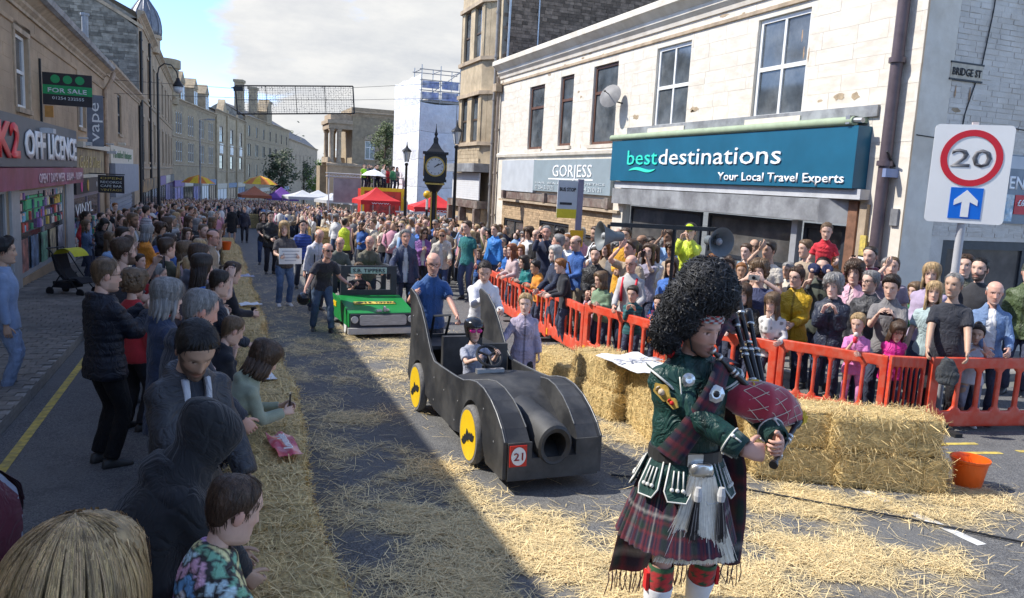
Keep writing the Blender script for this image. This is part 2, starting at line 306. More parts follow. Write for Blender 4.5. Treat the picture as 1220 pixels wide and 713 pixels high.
    if kind == 'pony':
        mb.ell((0, .105, .055), (.022, .022, .022), 8, 6)
        for k in range(16): lock((r.uniform(-.01, .01), .105, .06), (r.uniform(-.02, .02), .155, .03), (r.uniform(-.03, .03), .14+r.uniform(-.015, .02), -.13-r.uniform(0, .06)), .011)
    if kind == 'bun': mb.ell((0, .055, .125), (.045, .045, .04), 10, 8)
    if kind == 'curly':
        for k in range(70):
            a, zz_ = r.uniform(-pi, pi), r.uniform(-.08, .11); 
            if zz_ < np.interp(abs(a), [0, .5, .8, 1.1, 1.3, pi], [.06, .055, .03, -.02, -.08, -.1]): continue
            x0, y0 = [float(v) for v in headsurf(np.array(a), np.array(zz_), .03)]; q = r.uniform(.014, .026); s = r.uniform(.65, 1.1); mb.ell((x0, y0, zz_+.03*max(0, zz_)/.1), (q, q, q), 6, 5, col=(s, s, s))
    return mb
# ---- skeleton
REST = dict(L=(.27, -.04, .80), R=(-.27, -.04, .80))
HANDP = dict(hang=REST, lean=dict(L=(.24, -.40, 1.04), R=(-.24, -.40, 1.04)), phone=dict(L=(.07, -.34, 1.56), R=(-.07, -.34, 1.56)), cross=dict(L=(-.14, -.22, 1.18), R=(.14, -.26, 1.14)), clasp=dict(L=(.05, -.30, 1.05), R=(-.05, -.30, 1.05)),
             clap=dict(L=(.04, -.38, 1.25), R=(-.04, -.38, 1.25)), pocket=dict(L=(.20, -.08, .92), R=(-.20, -.08, .92)), push=dict(L=(.25, -.50, 1.05), R=(-.25, -.50, 1.05)), shade=dict(L=(.27, -.04, .80), R=(-.06, -.20, 1.70)), chin=dict(L=(.08, -.20, 1.36), R=(-.08, -.20, 1.36)))
def skeleton(sp):
    s = sp.get('h', 1.75)/1.75; ln = radians(sp.get('lean', 0)); tw = radians(sp.get('twist', 0)); hip = sp.get('hip', .92); K = dict(s=s); P = Vector(sp.get('pelvis', (0, 0, hip)))
    zs = np.linspace(-1.0, .75, 71); pos = []; an = []; y, z = 0., 0.
    fz = lambda q: ln*(min(1, max(0, .35+q/.35*.65)))
    py, pz = 0., 0.; tab = {}
    i0 = int(np.argmin(np.abs(zs))); Yv = np.zeros(len(zs)); Zv = np.zeros(len(zs))
    for i in range(i0+1, len(zs)): a = fz((zs[i]+zs[i-1])/2); d = zs[i]-zs[i-1]; Yv[i] = Yv[i-1]-sin(a)*d; Zv[i] = Zv[i-1]+cos(a)*d
    for i in range(i0-1, -1, -1): a = fz((zs[i]+zs[i+1])/2); d = zs[i]-zs[i+1]; Yv[i] = Yv[i+1]-sin(a)*d; Zv[i] = Zv[i+1]+cos(a)*d
    def T(x, yy_, q):
        t = tw*min(1, max(0, q/.45)); a = fz(q); X, Yl = x*cos(t)-yy_*sin(t), x*sin(t)+yy_*cos(t)
        return Vector((P.x+X, P.y+float(np.interp(q, zs, Yv))+Yl*cos(a), P.z+float(np.interp(q, zs, Zv))+Yl*sin(a)))
    K['T'] = T; K['P'] = P; hp, hy = sp.get('head', (0, 0)); hs = sp.get('hs', 1.); K['hs'] = hs
    nb = T(0, .015, .60); 
    Rm = Matrix.Rotation(tw, 4, 'Z') @ Matrix.Rotation(radians(hy), 4, 'Z') @ Matrix.Rotation(ln*.55+radians(hp), 4, 'X'); K['nb'] = nb
    hc = nb+Rm.to_3x3() @ Vector((0, -.025, .052+.085*hs)); K['hc'] = hc; K['HM'] = Matrix.Translation(hc) @ Rm @ Matrix.Scale(hs, 4)
    K['arm'] = {}; hd = sp.get('hands', 'hang'); 
    if isinstance(hd, str): hd = HANDP[hd]
    bl, al = .285, .265
    for sd in 'LR':
        sg = 1 if sd == 'L' else -1; S = T(sg*.160, .0, .470); Wt = Vector(hd.get(sd) or REST[sd]); pole = Vector(sp.get('pole'+sd, (sg*.38, .5, -1))); d = Wt-S; L = min(d.length, (bl+al)*.995); d.normalize(); Wt = S+d*L
        ca = (bl*bl+L*L-al*al)/(2*bl*L); ca = max(-1, min(1, ca)); pp = (pole-d*pole.dot(d)).normalized(); E = S+d*bl*ca+pp*bl*sqrt(1-ca*ca); K['arm'][sd] = (S, E, Wt)
    K['leg'] = {}; ft = sp.get('feet', {}); th, sh = .425, .425
    for sd in 'LR':
        sg = 1 if sd == 'L' else -1; Hj = P+Vector((sg*.088, 0, -.02)); A_ = Vector(ft.get(sd, (sg*.11, .02, .085))); d = A_-Hj; L = min(d.length, (th+sh)*.998); d.normalize(); A_ = Hj+d*L; ca = max(-1, min(1, (th*th+L*L-sh*sh)/(2*th*L))); pole = Vector(sp.get('knee'+sd, (sg*.15, -1, 0))); pp = (pole-d*pole.dot(d)).normalized(); K['leg'][sd] = (Hj, Hj+d*th*ca+pp*th*sqrt(1-ca*ca), A_)
    return K
def hand_mb(mb, W_, d, th, side, curl=.5, hi=True, k=1., col=None):
    """palm, four unequal fingers with two bends, and a thumb leaving the side of the palm"""
    d = Vector(d).normalized(); th = Vector(th); th = (th-d*th.dot(d)).normalized(); n = d.cross(th)*(1 if side == 'L' else -1)
    q = lambda a, b, c: W_+(d*a+th*b+n*c)*k
    R = []
    for a, w, t in ((-.02, .024, .017), (.015, .030, .016), (.05, .040, .0145), (.085, .041, .012), (.094, .036, .009)): R.append([q(a, w*x, t*y) for x, y in ((1, .45), (.6, 1), (-.6, 1), (-1, .45), (-1, -.45), (-.6, -1), (.6, -1), (1, -.45))])
    mb.rings(R, col=col)
    for j, (b, L, r) in enumerate(((.030, .072, .0088), (.010, .080, .009), (-.011, .074, .0086), (-.030, .058, .0076))):
        c = curl*(1+.12*j); P = q(.086, b, 0); pts = [q(.07, b, 0), P]; a = .15+c*.6; u = Vector((b*1.2, 0, 0)).x
        for f in (.45, .32, .23): P = P+(d*cos(a)+n*sin(a)+th*u)*L*f*k; pts.append(P); a += c*.9
        mb.tube(pts, [r*k, r*1.05*k, r*k, r*.92*k, r*.6*k], 6 if hi else 4, col=col)
    P = q(.022, .026, .004); a = .8
    pts = [q(.005, .012, .0), P]
    for f in (.038, .030, .022): P = P+((d*cos(a)+th*sin(a))+n*.35*curl).normalized()*f*k; pts.append(P); a -= .32
    mb.tube(pts, [.012*k, .0125*k, .011*k, .0098*k, .006*k], 6 if hi else 4, col=col)
def ringT(T, q, wx, wy, oy=0., n=16, flat=.9): return [T(wx*np.sign(cos(t))*abs(cos(t))**flat, oy+wy*np.sign(sin(t))*abs(sin(t))**flat, q) for t in np.linspace(0, 2*pi, n, endpoint=False)]
TORSO = [(-.10, .186, .124, 0), (.0, .172, .116, 0), (.08, .140, .10, 0), (.18, .136, .098, 0), (.28, .150, .108, -.004), (.38, .162, .112, -.006), (.45, .162, .102, 0), (.50, .140, .082, .008), (.55, .090, .066, .012), (.585, .064, .058, .012), (.61, .056, .054, .012)]
def torso_mb(mb, K, inf, q0, fat=0., belly=0., top=.60, fem=0.):
    R = []
    for q, wx, wy, oy in TORSO:
        if q < q0-.001 and q != q0: continue
        if q > top: continue
        f = 1+fat*.25*np.exp(-((q-.1)/.22)**2); b = belly*.09*np.exp(-((q-.10)/.14)**2)+fem*.035*np.exp(-((q-.33)/.07)**2); w_ = wx*f+inf-(fem*.018*np.exp(-((q-.18)/.07)**2)); R.append(ringT(K['T'], q, w_, wy*f+inf+b*.5, oy-b*.5))
    if q0 < -.11:
        wx, wy = .182+fat*.04, .126+fat*.03; R = [ringT(K['T'], q, wx+inf+(-.1-q)*.06, wy+inf+(-.1-q)*.05, 0) for q in np.linspace(q0, -.14, 3)]+R
    mb.rings(R)
def limb(mb, pts, rad, n=12): 
    a, b, c = [Vector(p) for p in pts]; P = [a, a.lerp(b, .33), a.lerp(b, .7), b.lerp(a, .08), b.lerp(c, .08), b.lerp(c, .35), b.lerp(c, .7), c]; x = [0, .33/2, .35, .46, .54, .67, .85, 1]; R = np.interp(x, np.linspace(0, 1, len(rad)), rad); mb.tube(P, list(R), n)
def fold(me, amp, seed, quilt=0., K=None):
    n = len(me.vertices); co = np.empty(n*3, 'f'); me.vertices.foreach_get('co', co); co = co.reshape(-1, 3); no = np.empty(n*3, 'f'); me.vertices.foreach_get('normal', no); no = no.reshape(-1, 3); g = np.random.default_rng(seed); d = np.zeros(n)
    for k in range(5):
        f = g.normal(0, 1, 3)*np.array([13, 13, 26])*(.6+.35*k); w = np.sin(co @ (g.normal(0, 1, 3)*8)+g.uniform(0, 6))*1.2; d += np.sin(co @ f+g.uniform(0, 6)+w)/(1+.5*k)
    d = amp*(d*.5-np.abs(np.sin(d))*.35)
    if quilt: d = d*.5+quilt*np.abs(np.sin(co[:, 2]*pi/.062))**.6
    me.vertices.foreach_set('co', (co+no*d[:, None]).astype('f').ravel()); me.update()
def paint(me, col=(1, 1, 1)):
    n = len(me.vertices); ca = me.color_attributes.new('Col', 'FLOAT_COLOR', 'POINT'); co = np.empty(n*3, 'f'); me.vertices.foreach_get('co', co); co = co.reshape(-1, 3); C = np.ones((n, 4), 'f')
    if callable(col): C[:, :3] = col(co)
    else: C[:, :3] = col
    ca.data.foreach_set('color', C.ravel())
TOPS = dict(t_shirt=(.014, .5, -.13, CLOTH), shirt=(.016, 1, -.12, CLOTH), polo_shirt=(.016, .5, -.10, CLOTH), jumper=(.022, 1, -.13, KNIT), hoodie=(.028, 1, -.13, KNIT), jacket=(.034, 1, -.14, SHELLM), puffer_jacket=(.036, 1, -.12, SHELLM), coat=(.036, 1, -.42, CLOTH), denim_shirt=(.020, 1, -.12, DENIM), dress=(.02, .5, -.55, CLOTH), gilet=(.034, 0, -.1, SHELLM), waterproof=(.040, 1, -.2, SHELLM))
def body_parts(sp, hi=True):
    """returns the meshes of one person: list of (part name, mesh, colour key)"""
    K = skeleton(sp); s = K['s']; out = []; fat, belly, fem = sp.get('fat', 0), sp.get('belly', 0), sp.get('fem', 0); th = sp.get('thin', 1.); vox = (.017 if hi else .026); seed = sp.get('seed', 1)
    mb = MB(); torso_mb(mb, K, -.012, -.10, fat, belly*.8, fem=fem); hc = K['hc']; nk = K['HM'] @ Vector((0, .02, -.02)); mb.tube([K['T'](0, .012, .5), K['nb'], nk], [.075*th, .055*th, .050*th], 12)
    ar = [.050, .046, .041, .037, .033, .025]
    for sd in 'LR': S, E, W_ = K['arm'][sd]; limb(mb, (S, E, W_), [r*th*(1+fat*.15) for r in ar])
    for sd in 'LR': Hj, Kn, A_ = K['leg'][sd]; limb(mb, (Hj, Kn, A_), [.088*(1+fat*.2), .078, .058, .052, .056, .034])
    me = rm(mb, vox, 2); n = len(me.vertices); V = np.empty(n*3, 'f'); me.vertices.foreach_get('co', V); V = V.reshape(-1, 3); F = [tuple(p.vertices) for p in me.polygons]; bpy.data.meshes.remove(me); C = np.ones((n, 3))
    hv, hf, hcol = make_head(hi, sp.get('beard', 0), sp.get('stub', 0), sp.get('haircol', (.08, .05, .035)), sp.get('smile', 0), sp.get('brow', 1), fem, sp.get('nose', 1)); M_ = np.array(K['HM']); hv = hv @ M_[:3, :3].T+M_[:3, 3]; o = len(V); V = np.r_[V, hv]; F += [tuple(i+o for i in f) for f in hf]; C = np.r_[C, hcol]
    hb = MB(); hk = sp.get('hk', 1.)
    for sd in 'LR':
        S, E, W_ = K['arm'][sd]; hd = sp.get('hdir', {}).get(sd); d = Vector(hd) if hd else (W_-E); tv = sp.get('thumb', {}).get(sd) or ((0, -1, .2) if d.normalized().z < -.6 else (-.5 if sd == 'L' else .5, 0, 1)); hand_mb(hb, W_, d, tv, sd, sp.get('curl', .5), hi, hk)
    o = len(V); V = np.r_[V, np.array([tuple(p) for p in hb.v])]; F += [tuple(i+o for i in f) for f in hb.f]; C = np.r_[C, np.ones((len(hb.v), 3))]
    me = bpy.data.meshes.new('body'); me.from_pydata((V*s).tolist(), [], F); me.polygons.foreach_set('use_smooth', [True]*len(F)); me.materials.append(SKINM); ca = me.color_attributes.new('Col', 'FLOAT_COLOR', 'POINT'); ca.data.foreach_set('color', np.c_[C, np.ones(len(C))].astype('f').ravel()); out.append(('body', me, 'skin'))
    def cloth(name, mb, key, m, amp=.006, quilt=0, vx=vox, it=2, post=None, col=None):
        me = rm(mb, vx, it, name=name); fold(me, amp, seed+hash(name) % 97 if False else seed+len(name), quilt)
        if post: post(me)
        n = len(me.vertices); co = np.empty(n*3, 'f'); me.vertices.foreach_get('co', co); me.vertices.foreach_set('co', co*s); 
        paint(me, (lambda c: col(c/s)) if col else (1, 1, 1)); me.materials.append(m); out.append((name, me, key)); return me
    tp = sp.get('top', 't_shirt')
    def garment(tp, key, name=None, inf_=None, q0_=None, openw=0, **kw):
        inf, sl, q0, m = TOPS[tp]; inf = inf_ or inf; q0 = q0_ if q0_ is not None else q0; sl = sp.get('sleeve', sl) if tp != 'gilet' else 0; mb = MB(); torso_mb(mb, K, inf, q0, fat, belly, .575 if tp in ('t_shirt', 'dress') else .59, fem); ar = [.054, .049, .045, .042, .038, .033]
        if sl: 
            for sd in 'LR':
                S, E, W_ = K['arm'][sd]; Si = S.lerp(K['T'](0, 0, .48), .12); mb.ell(tuple(S.lerp(E, .06)), (.052*th+inf*.8,)*3, 10, 8)
                if sl >= 1: limb(mb, (Si, E, E.lerp(W_, .93)), [(r+inf*.8)*th for r in ar])
                else: mb.tube([Si, S.lerp(E, .3), S.lerp(E, sl*1.45)], [.056*th+inf, .053*th+inf, .050*th+inf*1.3], 12)
        if tp in ('hoodie', 'coat', 'waterproof') or sp.get('hood'):
            mb.tube([K['T'](.085*cos(a), .03+.075*sin(a), .565+.02*sin(a)) for a in np.linspace(-.3, pi+.3, 9)], .032, 8); mb.ell(tuple(K['T'](0, .11, .50)), (.10, .045, .07), 10, 8)
        elif tp in ('shirt', 'polo_shirt', 'jacket', 'puffer_jacket', 'denim_shirt', 'gilet'): mb.tube([K['T'](.068*cos(a), .006+.062*sin(a), .590+.012*sin(a)) for a in np.linspace(-pi/2+.35, pi*1.5-.35, 14)], .014+inf*.25, 6)
        elif tp == 'jumper': mb.tube([K['T'](.062*cos(a), .01+.058*sin(a), .588) for a in np.linspace(0, 2*pi, 15)], .012, 6)
        post = None
        if openw:
            def post(me):
                bm = bmesh.new(); bm.from_mesh(me); Ti = K['T']; c0, c1 = Ti(0, 0, .0), Ti(0, 0, .6); ax = (c1-c0); dl = []
                for f in bm.faces:
                    c = f.calc_center_median(); u = (c-c0).dot(ax)/ax.length_squared; q = u*.6; ctr = Ti(0, 0, min(.74, max(-.2, q))); fr_ = Ti(0, -.1, min(.74, max(-.2, q)))-ctr; sx = Ti(.1, 0, min(.74, max(-.2, q)))-ctr; r_ = c-ctr
                    if -.6 < q < .66 and r_.dot(fr_) > 0 and abs(r_.dot(sx)/sx.length) < openw*(1+.3*sin(q*9)) and r_.dot(fr_)/fr_.length > .02: dl.append(f)
                bmesh.ops.delete(bm, geom=dl, context='FACES'); bm.to_mesh(me); bm.free()
        amp = dict(t_shirt=.005, jumper=.006, hoodie=.009, puffer_jacket=.006, coat=.009, jacket=.009, waterproof=.010).get(tp, .006); cloth(name or tp, mb, key, m, amp, .010 if tp == 'puffer_jacket' else 0, post=post, **kw)
    if sp.get('inner'): sv = sp.get('sleeve'); sp['sleeve'] = 0; garment('t_shirt', 'inner', 'inner_shirt'); sp.pop('sleeve') if sv is None else sp.update(sleeve=sv)
    def zipfn(c):
        fr_ = (c[:, 1] < np.mean(c[:, 1]))[:, None]; q = np.abs(c[:, [0]]-K['P'].x); o_ = np.ones((len(c), 3))
        if tp in ('jacket', 'hoodie', 'waterproof', 'puffer_jacket', 'coat'): o_ *= np.where(fr_ & (q < .011), .45, 1.)
        elif tp in ('t_shirt', 'jumper') and seed % 3 == 0: o_ = np.where(fr_ & (q < .085) & (np.abs(c[:, [2]]-K['P'].z-.33) < .05), np.array([[1.9, 1.8, 1.6]])*(.6+.4*np.sin(c[:, [0]]*150)*np.sin(c[:, [2]]*170)), o_)
        elif tp in ('t_shirt', 'jumper') and seed % 3 == 1: o_ *= np.where(np.sin(c[:, [2]]*2*pi/.075) > .35, .45, 1.)
        elif tp in ('shirt', 'polo_shirt'): o_ *= np.where(fr_ & (q < .016), .8, 1.)
        return o_
    if tp: garment(tp, 'top', openw=sp.get('open', 0), col=sp.get('topfn') or (zipfn if not sp.get('plain') else None))
    bt = sp.get('bottom', 'trousers')
    if bt in ('trousers', 'shorts', 'leggings'):
        mb = MB(); inf = dict(trousers=.016, shorts=.028, leggings=.005)[bt]; R = [ringT(K['T'], q, w+inf*.6+fat*.03, d_+inf*.6+fat*.02+belly*.015) for q, w, d_ in ((-.11, .13, .10), (-.04, .152, .105), (.03, .148, .10), (.10, .14, .098))]; mb.rings(R)
        for sd in 'LR':
            Hj, Kn, A_ = K['leg'][sd]; Hj = Hj+Vector((0, 0, -.02))
            if bt == 'shorts': mb.tube([Hj, Hj.lerp(Kn, .5), Kn], [.10+inf*.6, .085+inf, .07+inf*1.3], 12)
            else: limb(mb, (Hj, Kn, Kn.lerp(A_, 1.0)), [r+inf*(1+fat*.3) for r in (.090, .080, .060, .054, .055, .048)])
        cloth(bt, mb, 'bottom', DENIM, .007)
    elif bt == 'skirt':
        mb = MB(); mb.rings([ringT(K['T'], .1, .145, .1), ringT(K['T'], 0, .165, .12), ringT(K['T'], -.2, .19, .15), ringT(K['T'], -.45, .21, .17)]); cloth('skirt', mb, 'bottom', CLOTH, .012)
    for sd in 'LR':
        sb = MB(); Hj, Kn, A_ = K['leg'][sd]; kz = (A_-Kn).normalized(); fw = Vector((0, -1, 0)) if abs(kz.z) > .5 else Vector((0, 0, 1)); 
        yaw = .15*(1 if sd == 'L' else -1); fw = Matrix.Rotation(yaw, 3, 'Z') @ fw; up = Vector((0, 0, 1)) if abs(fw.z) < .5 else Vector((0, 1, 0)); rt = fw.cross(up); R = []
        for t, w, h in ((-.07, .022, .045), (-.055, .034, .085), (.0, .037, .095), (.06, .041, .072), (.12, .045, .05), (.165, .038, .036), (.185, .018, .022)):
            c = A_+fw*t-up*.085; R.append([c+rt*(w*x)+up*(h*y) for x, y in ((1, .0), (1, .5), (.7, .9), (0, 1), (-.7, .9), (-1, .5), (-1, .0))])
        sb.rings(R); me = sb.mesh('shoe', SHOEM, True); co = np.array([v.co for v in me.vertices])*s; me.vertices.foreach_set('co', co.astype('f').ravel()); me.update(); out.append(('shoe', me, 'shoe'))
    hk_ = sp.get('hair', 'short')
    if hk_:
        hm = make_hair(hk_, seed, hi); hm.v = [tuple((K['HM'] @ Vector(p))*s) for p in hm.v]; out.append(('hair', hm.mesh('hair', HAIRM, True, True), 'hair'))
    def headmesh(mb, name, m, key='', sm=True): mb.v = [tuple((K['HM'] @ Vector(p))*s) for p in mb.v]; out.append((name, mb.mesh(name, m, sm), key))
    gl = sp.get('glasses')
    if gl:
        mb = MB()
        for q in (-1, 1):
            if gl == 'sun': mb.ell((q*.032, -.094, .010), (.025, .006, .019), 12, 6)
            else: mb.tube([(q*.032+.023*cos(a), -.096+.004*abs(cos(a)), .008+.017*sin(a)) for a in np.linspace(0, 2*pi, 13)], .0022, 4)
            mb.tube([(q*.056, -.088, .016), (q*.073, -.05, .016), (q*.077, .01, .008)], .0022, 4)
        mb.tube([(-.01, -.100, .012), (.01, -.100, .012)], .0022, 4); headmesh(mb, 'glasses', GLASM, '', False)
    if sp.get('cap'):
        mb = MB(); R = []
        for z, f in ((.035, 1.0), (.06, 1.0), (.09, .97), (.115, .8), (.130, .5), (.136, .1)):
            zz_ = min(z, .118); w, fr_, b = np.interp(min(z, .075), HZ, HW)+.012, np.interp(min(z, .075), HZ, HF)+.012, np.interp(min(z, .075), HZ, HB)+.012; R.append([(w*f*sin(a), (-fr_ if cos(a) > 0 else b)*f*abs(cos(a)), z) for a in np.linspace(0, 2*pi, 20, endpoint=False)])
        mb.rings(R[::-1]); mb.rings([[(x*.075, -.09-.075*sqrt(max(0, 1-x*x))*q, .038-.012*q+dz) for x in np.linspace(-1, 1, 9)] for q, dz in ((0, 0), (1, 0), (1, .004), (0, .004))], closed=False); headmesh(mb, 'cap', CLOTH, 'cap'); paint(out[-1][1])
    return out, K
PCOL = dict(skin=(.60, .40, .31), top=(.2, .2, .25), inner=(.6, .6, .6), bottom=(.06, .07, .11), shoe=(.08, .08, .08), hair=(.08, .05, .035), cap=(.3, .5, .05))
def place(parts, label, x, y, rz, cols, group=None, z=None, name='person', cat='person', lift=0.):
    t = thing(name, label, cat, (x, y, (gz(y) if z is None else z)+lift), radians(rz), group)
    for nm, me, key in parts: put(nm, me, t, color=cols.get(key, PCOL.get(key, (1, 1, 1))))
    return t
SK = dict(fair=(.66, .43, .33), pale=(.72, .50, .41), tan=(.52, .33, .23), brown=(.30, .17, .105), ruddy=(.65, .37, .28)); HC = dict(black=(.012, .010, .010), dark=(.030, .019, .013), brown=(.075, .042, .024), light=(.16, .10, .055), blonde=(.48, .33, .165), grey=(.26, .25, .24), white=(.50, .49, .47), red=(.22, .065, .025), ginger=(.28, .11, .03))
def person(label, x, y, rz, h=1.75, skin='fair', hairc='dark', group=None, topc=(.2, .2, .25), botc=(.05, .06, .10), shoec=(.06, .06, .06), innerc=(.6, .6, .6), capc=(.3, .5, .05), hi=True, kid=False, lift=0., z=None, **sp):
    sp['h'] = h; sp.setdefault('haircol', HC[hairc]); sp.setdefault('seed', len(label)+int(x*37+y*11) % 50)
    sp.setdefault('hs', 1.16 if h > 1.55 else 1.16+.45*(1.6-h)/.6)
    if h < 1.5: sp.setdefault('thin', .95)
    parts, K = body_parts(sp, hi); t = place(parts, label, x, y, rz, dict(skin=SK[skin], top=topc, inner=innerc, bottom=botc, shoe=shoec, hair=HC[hairc], cap=capc), group, z, lift=lift)
    M_ = Matrix.Translation(t.location) @ Matrix.Rotation(radians(rz), 4, 'Z'); s = K['s']
    w = lambda p: M_ @ (Vector(p)*s)
    return t, K, w
# ================================================================== SETTING
# one straw coverage field drives the loose straw and the dust on the road  (x, y, rx, ry, angle, blades)
PATCH = [(1.2, 4.6, .3, 1.6, 0, 3000), (1.12, 8.2, .2, 2.2, 0, 1600), (1.2, 13, .28, 3.5, 0, 3000), (1.4, 22, .4, 7, 0, 2500), (1.5, 8.9, .35, .25, .2, 1200), (1.8, 11.2, .4, .35, 0, 1300), (1.7, 13.6, .45, .6, 0, 1500), (1.55, 7.6, .3, .16, .3, 900),
         (1.95, 4.1, .5, .5, .3, 14000), (2.75, 4.95, .62, .30, -.6, 15000), (2.25, 5.2, .22, .62, .75, 6000), (3.15, 4.35, .5, .32, 0, 11000), (1.72, 6.2, .34, .22, .4, 4500), (1.65, 5.2, .25, .35, .2, 3500), (1.9, 7.0, .35, .3, 0, 1500),
         (4.3, 4.45, .5, .22, -.45, 11000), (4.9, 4.2, .4, .14, -.4, 2500), (4.5, 5.2, .42, .18, -.6, 2500), (3.9, 3.4, .5, .3, 0, 1500),
         (2.95, 12.6, .75, 1.3, 0, 7000), (2.3, 15.5, .5, 1.2, 0, 1800), (1.9, 18, .5, 2.5, 0, 1800), (3.4, 10.6, .6, .8, 0, 2500), (2.2, 10.5, .5, 1.2, 0, 450), (3.0, 20, 1.2, 4, 0, 4000),
         (4.4, 7.0, .25, 1.4, .1, 5000), (4.9, 5.6, .3, .8, .9, 4000), (5.9, 5.1, .8, .25, -.4, 4500), (6.65, 5.15, .3, .22, 0, 2200), (4.6, 10, .25, 1.6, 0, 2500), (4.1, 9.8, .4, 2, 0, 1500), (3, 30, 1.5, 6, 0, 1500), (3.4, 8, 2.2, 5, 0, 1300), (5.2, 4.6, 1.2, .9, 0, 500)]
def clump(x, y):
    n = np.sin(x*4.1+1.3*np.sin(y*2.3))*np.sin(y*3.7+1.1*np.sin(x*3.1)+.7)+.55*np.sin(x*9.7+2*np.sin(y*5.1))*np.sin(y*8.3+1.)+.3*np.sin(x*21+y*3)*np.sin(y*19-x*4)
    return np.clip(.5+.62*n, 0, 1)
def straw_cov(x, y):
    s = 0; f = clump(x, y)
    for a, b, rx, ry, t, n in PATCH:
        u, v = (x-a)*cos(t)+(y-b)*sin(t), -(x-a)*sin(t)+(y-b)*cos(t)
        s = s + n/(rx*ry*9000.)*np.exp(-.5*((u/rx)**2+(v/ry)**2))
    return np.clip(s*(f*1.5)-.30, 0, 1)*.62
# ground: one sheet to the horizon, sloping gently away down the street
def sheet(name, xs, ys, dz, m, attr=None, label=None):
    X, Y = np.meshgrid(xs, ys); Z = np.where(Y < 420, SLOPE*Y, SLOPE*420)+dz
    mb = MB(); nx = len(xs); mb.v = list(zip(X.ravel().tolist(), Y.ravel().tolist(), Z.ravel().tolist()))
    mb.f = [(j*nx+i, j*nx+i+1, (j+1)*nx+i+1, (j+1)*nx+i) for j in range(len(ys)-1) for i in range(nx-1)]; mb.m = [0]*len(mb.f)
    if attr: a = attr(X.ravel(), Y.ravel()); mb.c = [(t, t, t) for t in a.tolist()]
    o = mb.build(name, m, attr=bool(attr)); return tag(o, label, kind='structure')
def asphalt(name, straw):
    m = bpy.data.materials.new(name); m.use_nodes = True; t = m.node_tree; L = t.links; b = t.nodes['Principled BSDF']; b.inputs['Roughness'].default_value = .85
    tc = N(t, 'ShaderNodeTexCoord')
    def nz(sc, d=4, r=.6):
        n = N(t, 'ShaderNodeTexNoise', inp={'Scale': sc, 'Detail': d, 'Roughness': r}); L.new(tc.outputs['Object'], n.inputs['Vector']); return n.outputs[0]
    def mr(src, a, c, lo, hi):
        n = N(t, 'ShaderNodeMapRange', inp={1: a, 2: c, 3: lo, 4: hi}); L.new(src, n.inputs[0]); return n.outputs[0]
    def mixc(f, a, c, bt='MIX'):
        n = N(t, 'ShaderNodeMix', data_type='RGBA', blend_type=bt)
        for i, q in ((0, f), (6, a), (7, c)):
            if hasattr(q, 'links'): L.new(q, n.inputs[i])
            else: n.inputs[i].default_value = q if i == 0 else (*q, 1)
        return n.outputs[2]
    vo = N(t, 'ShaderNodeTexVoronoi', inp={'Scale': 95.}); L.new(tc.outputs['Object'], vo.inputs['Vector'])
    c = mixc(mr(vo.outputs['Color'], .3, 1., 0, 1), (.075, .075, .078), (.23, .228, .22))
    c = mixc(mr(nz(.7), .4, .65, 0, .55), c, (.15, .148, .142))
    c = mixc(mr(nz(3.5), .5, .7, 0, .4), c, (.05, .05, .054))
    if straw:
        a = N(t, 'ShaderNodeVertexColor'); a.layer_name = 'Col'
        mu = N(t, 'ShaderNodeMath', operation='MULTIPLY'); L.new(a.outputs[0], mu.inputs[0]); L.new(mr(nz(26, 6, .7), .35, .62, .1, 1), mu.inputs[1])
        m2 = N(t, 'ShaderNodeMath', operation='ADD', use_clamp=True); L.new(mu.outputs[0], m2.inputs[0]); L.new(mr(nz(40, 5, .7), .62, .7, 0, .22), m2.inputs[1])
        c = mixc(m2.outputs[0], c, (.42, .33, .18))
    L.new(c, b.inputs['Base Color'])
    bp = N(t, 'ShaderNodeBump', inp={'Strength': .6, 'Distance': .006}); L.new(vo.outputs['Distance'], bp.inputs['Height']); L.new(bp.outputs[0], b.inputs['Normal'])
    return m
ASPH = asphalt('asphalt', True); ASPH2 = asphalt('old_asphalt', False)
sheet('ground', [-900, -200, -60, -20, 0, 20, 60, 200, 900], [-60, 0, 40, 100, 200, 300, 420, 1000, 6000], -.02, mat('far_ground', (.16, .16, .14), .95, .05, .3))
sheet('road', np.linspace(-2, 8.5, 64), np.r_[np.linspace(-8, 16, 150), np.linspace(16.4, 60, 60), np.linspace(62, 400, 40)], .0, ASPH, straw_cov)
sheet('side_road', [8.5, 11, 40], [-8, 0, 8.6], .0, ASPH2)
FLAG = mat('paving_stone', (.23, .215, .195), .9, 3, .2, 25, .35, col2=(.14, .135, .125), ns2=.9, na2=.6, island=.14)
KERB = mat('kerb_stone', (.30, .29, .27), .9, 4, .2, 20, .3)
def slab(name, x0, x1, y0, y1, h, m):
    mb = MB(); n = 24
    for i in range(n):
        a, b = y0+(y1-y0)*i/n, y0+(y1-y0)*(i+1)/n
        vs = [(x0, a, gz(a)-.1), (x1, a, gz(a)-.1), (x1, b, gz(b)-.1), (x0, b, gz(b)-.1), (x0, a, gz(a)+h), (x1, a, gz(a)+h), (x1, b, gz(b)+h), (x0, b, gz(b)+h)]
        mb.add(vs, [(4, 5, 6, 7), (0, 4, 7, 3), (1, 2, 6, 5)] + ([(0, 1, 5, 4)] if i == 0 else []))
    return tag(mb.build(name, m), kind='structure')
PAVL = slab('left_pavement', -4.3, -2.14, -8, 200, .105, FLAG); PAVR = slab('right_pavement', 8.62, 11.6, 9.0, 200, .105, FLAG)
PAVC = slab('corner_pavement', 11.6, 40, 9.0, 10.8, .105, FLAG)
unit = MB().box(-.5, .5, -.5, .5, -.5, .5).mesh('unit_block', FLAG)
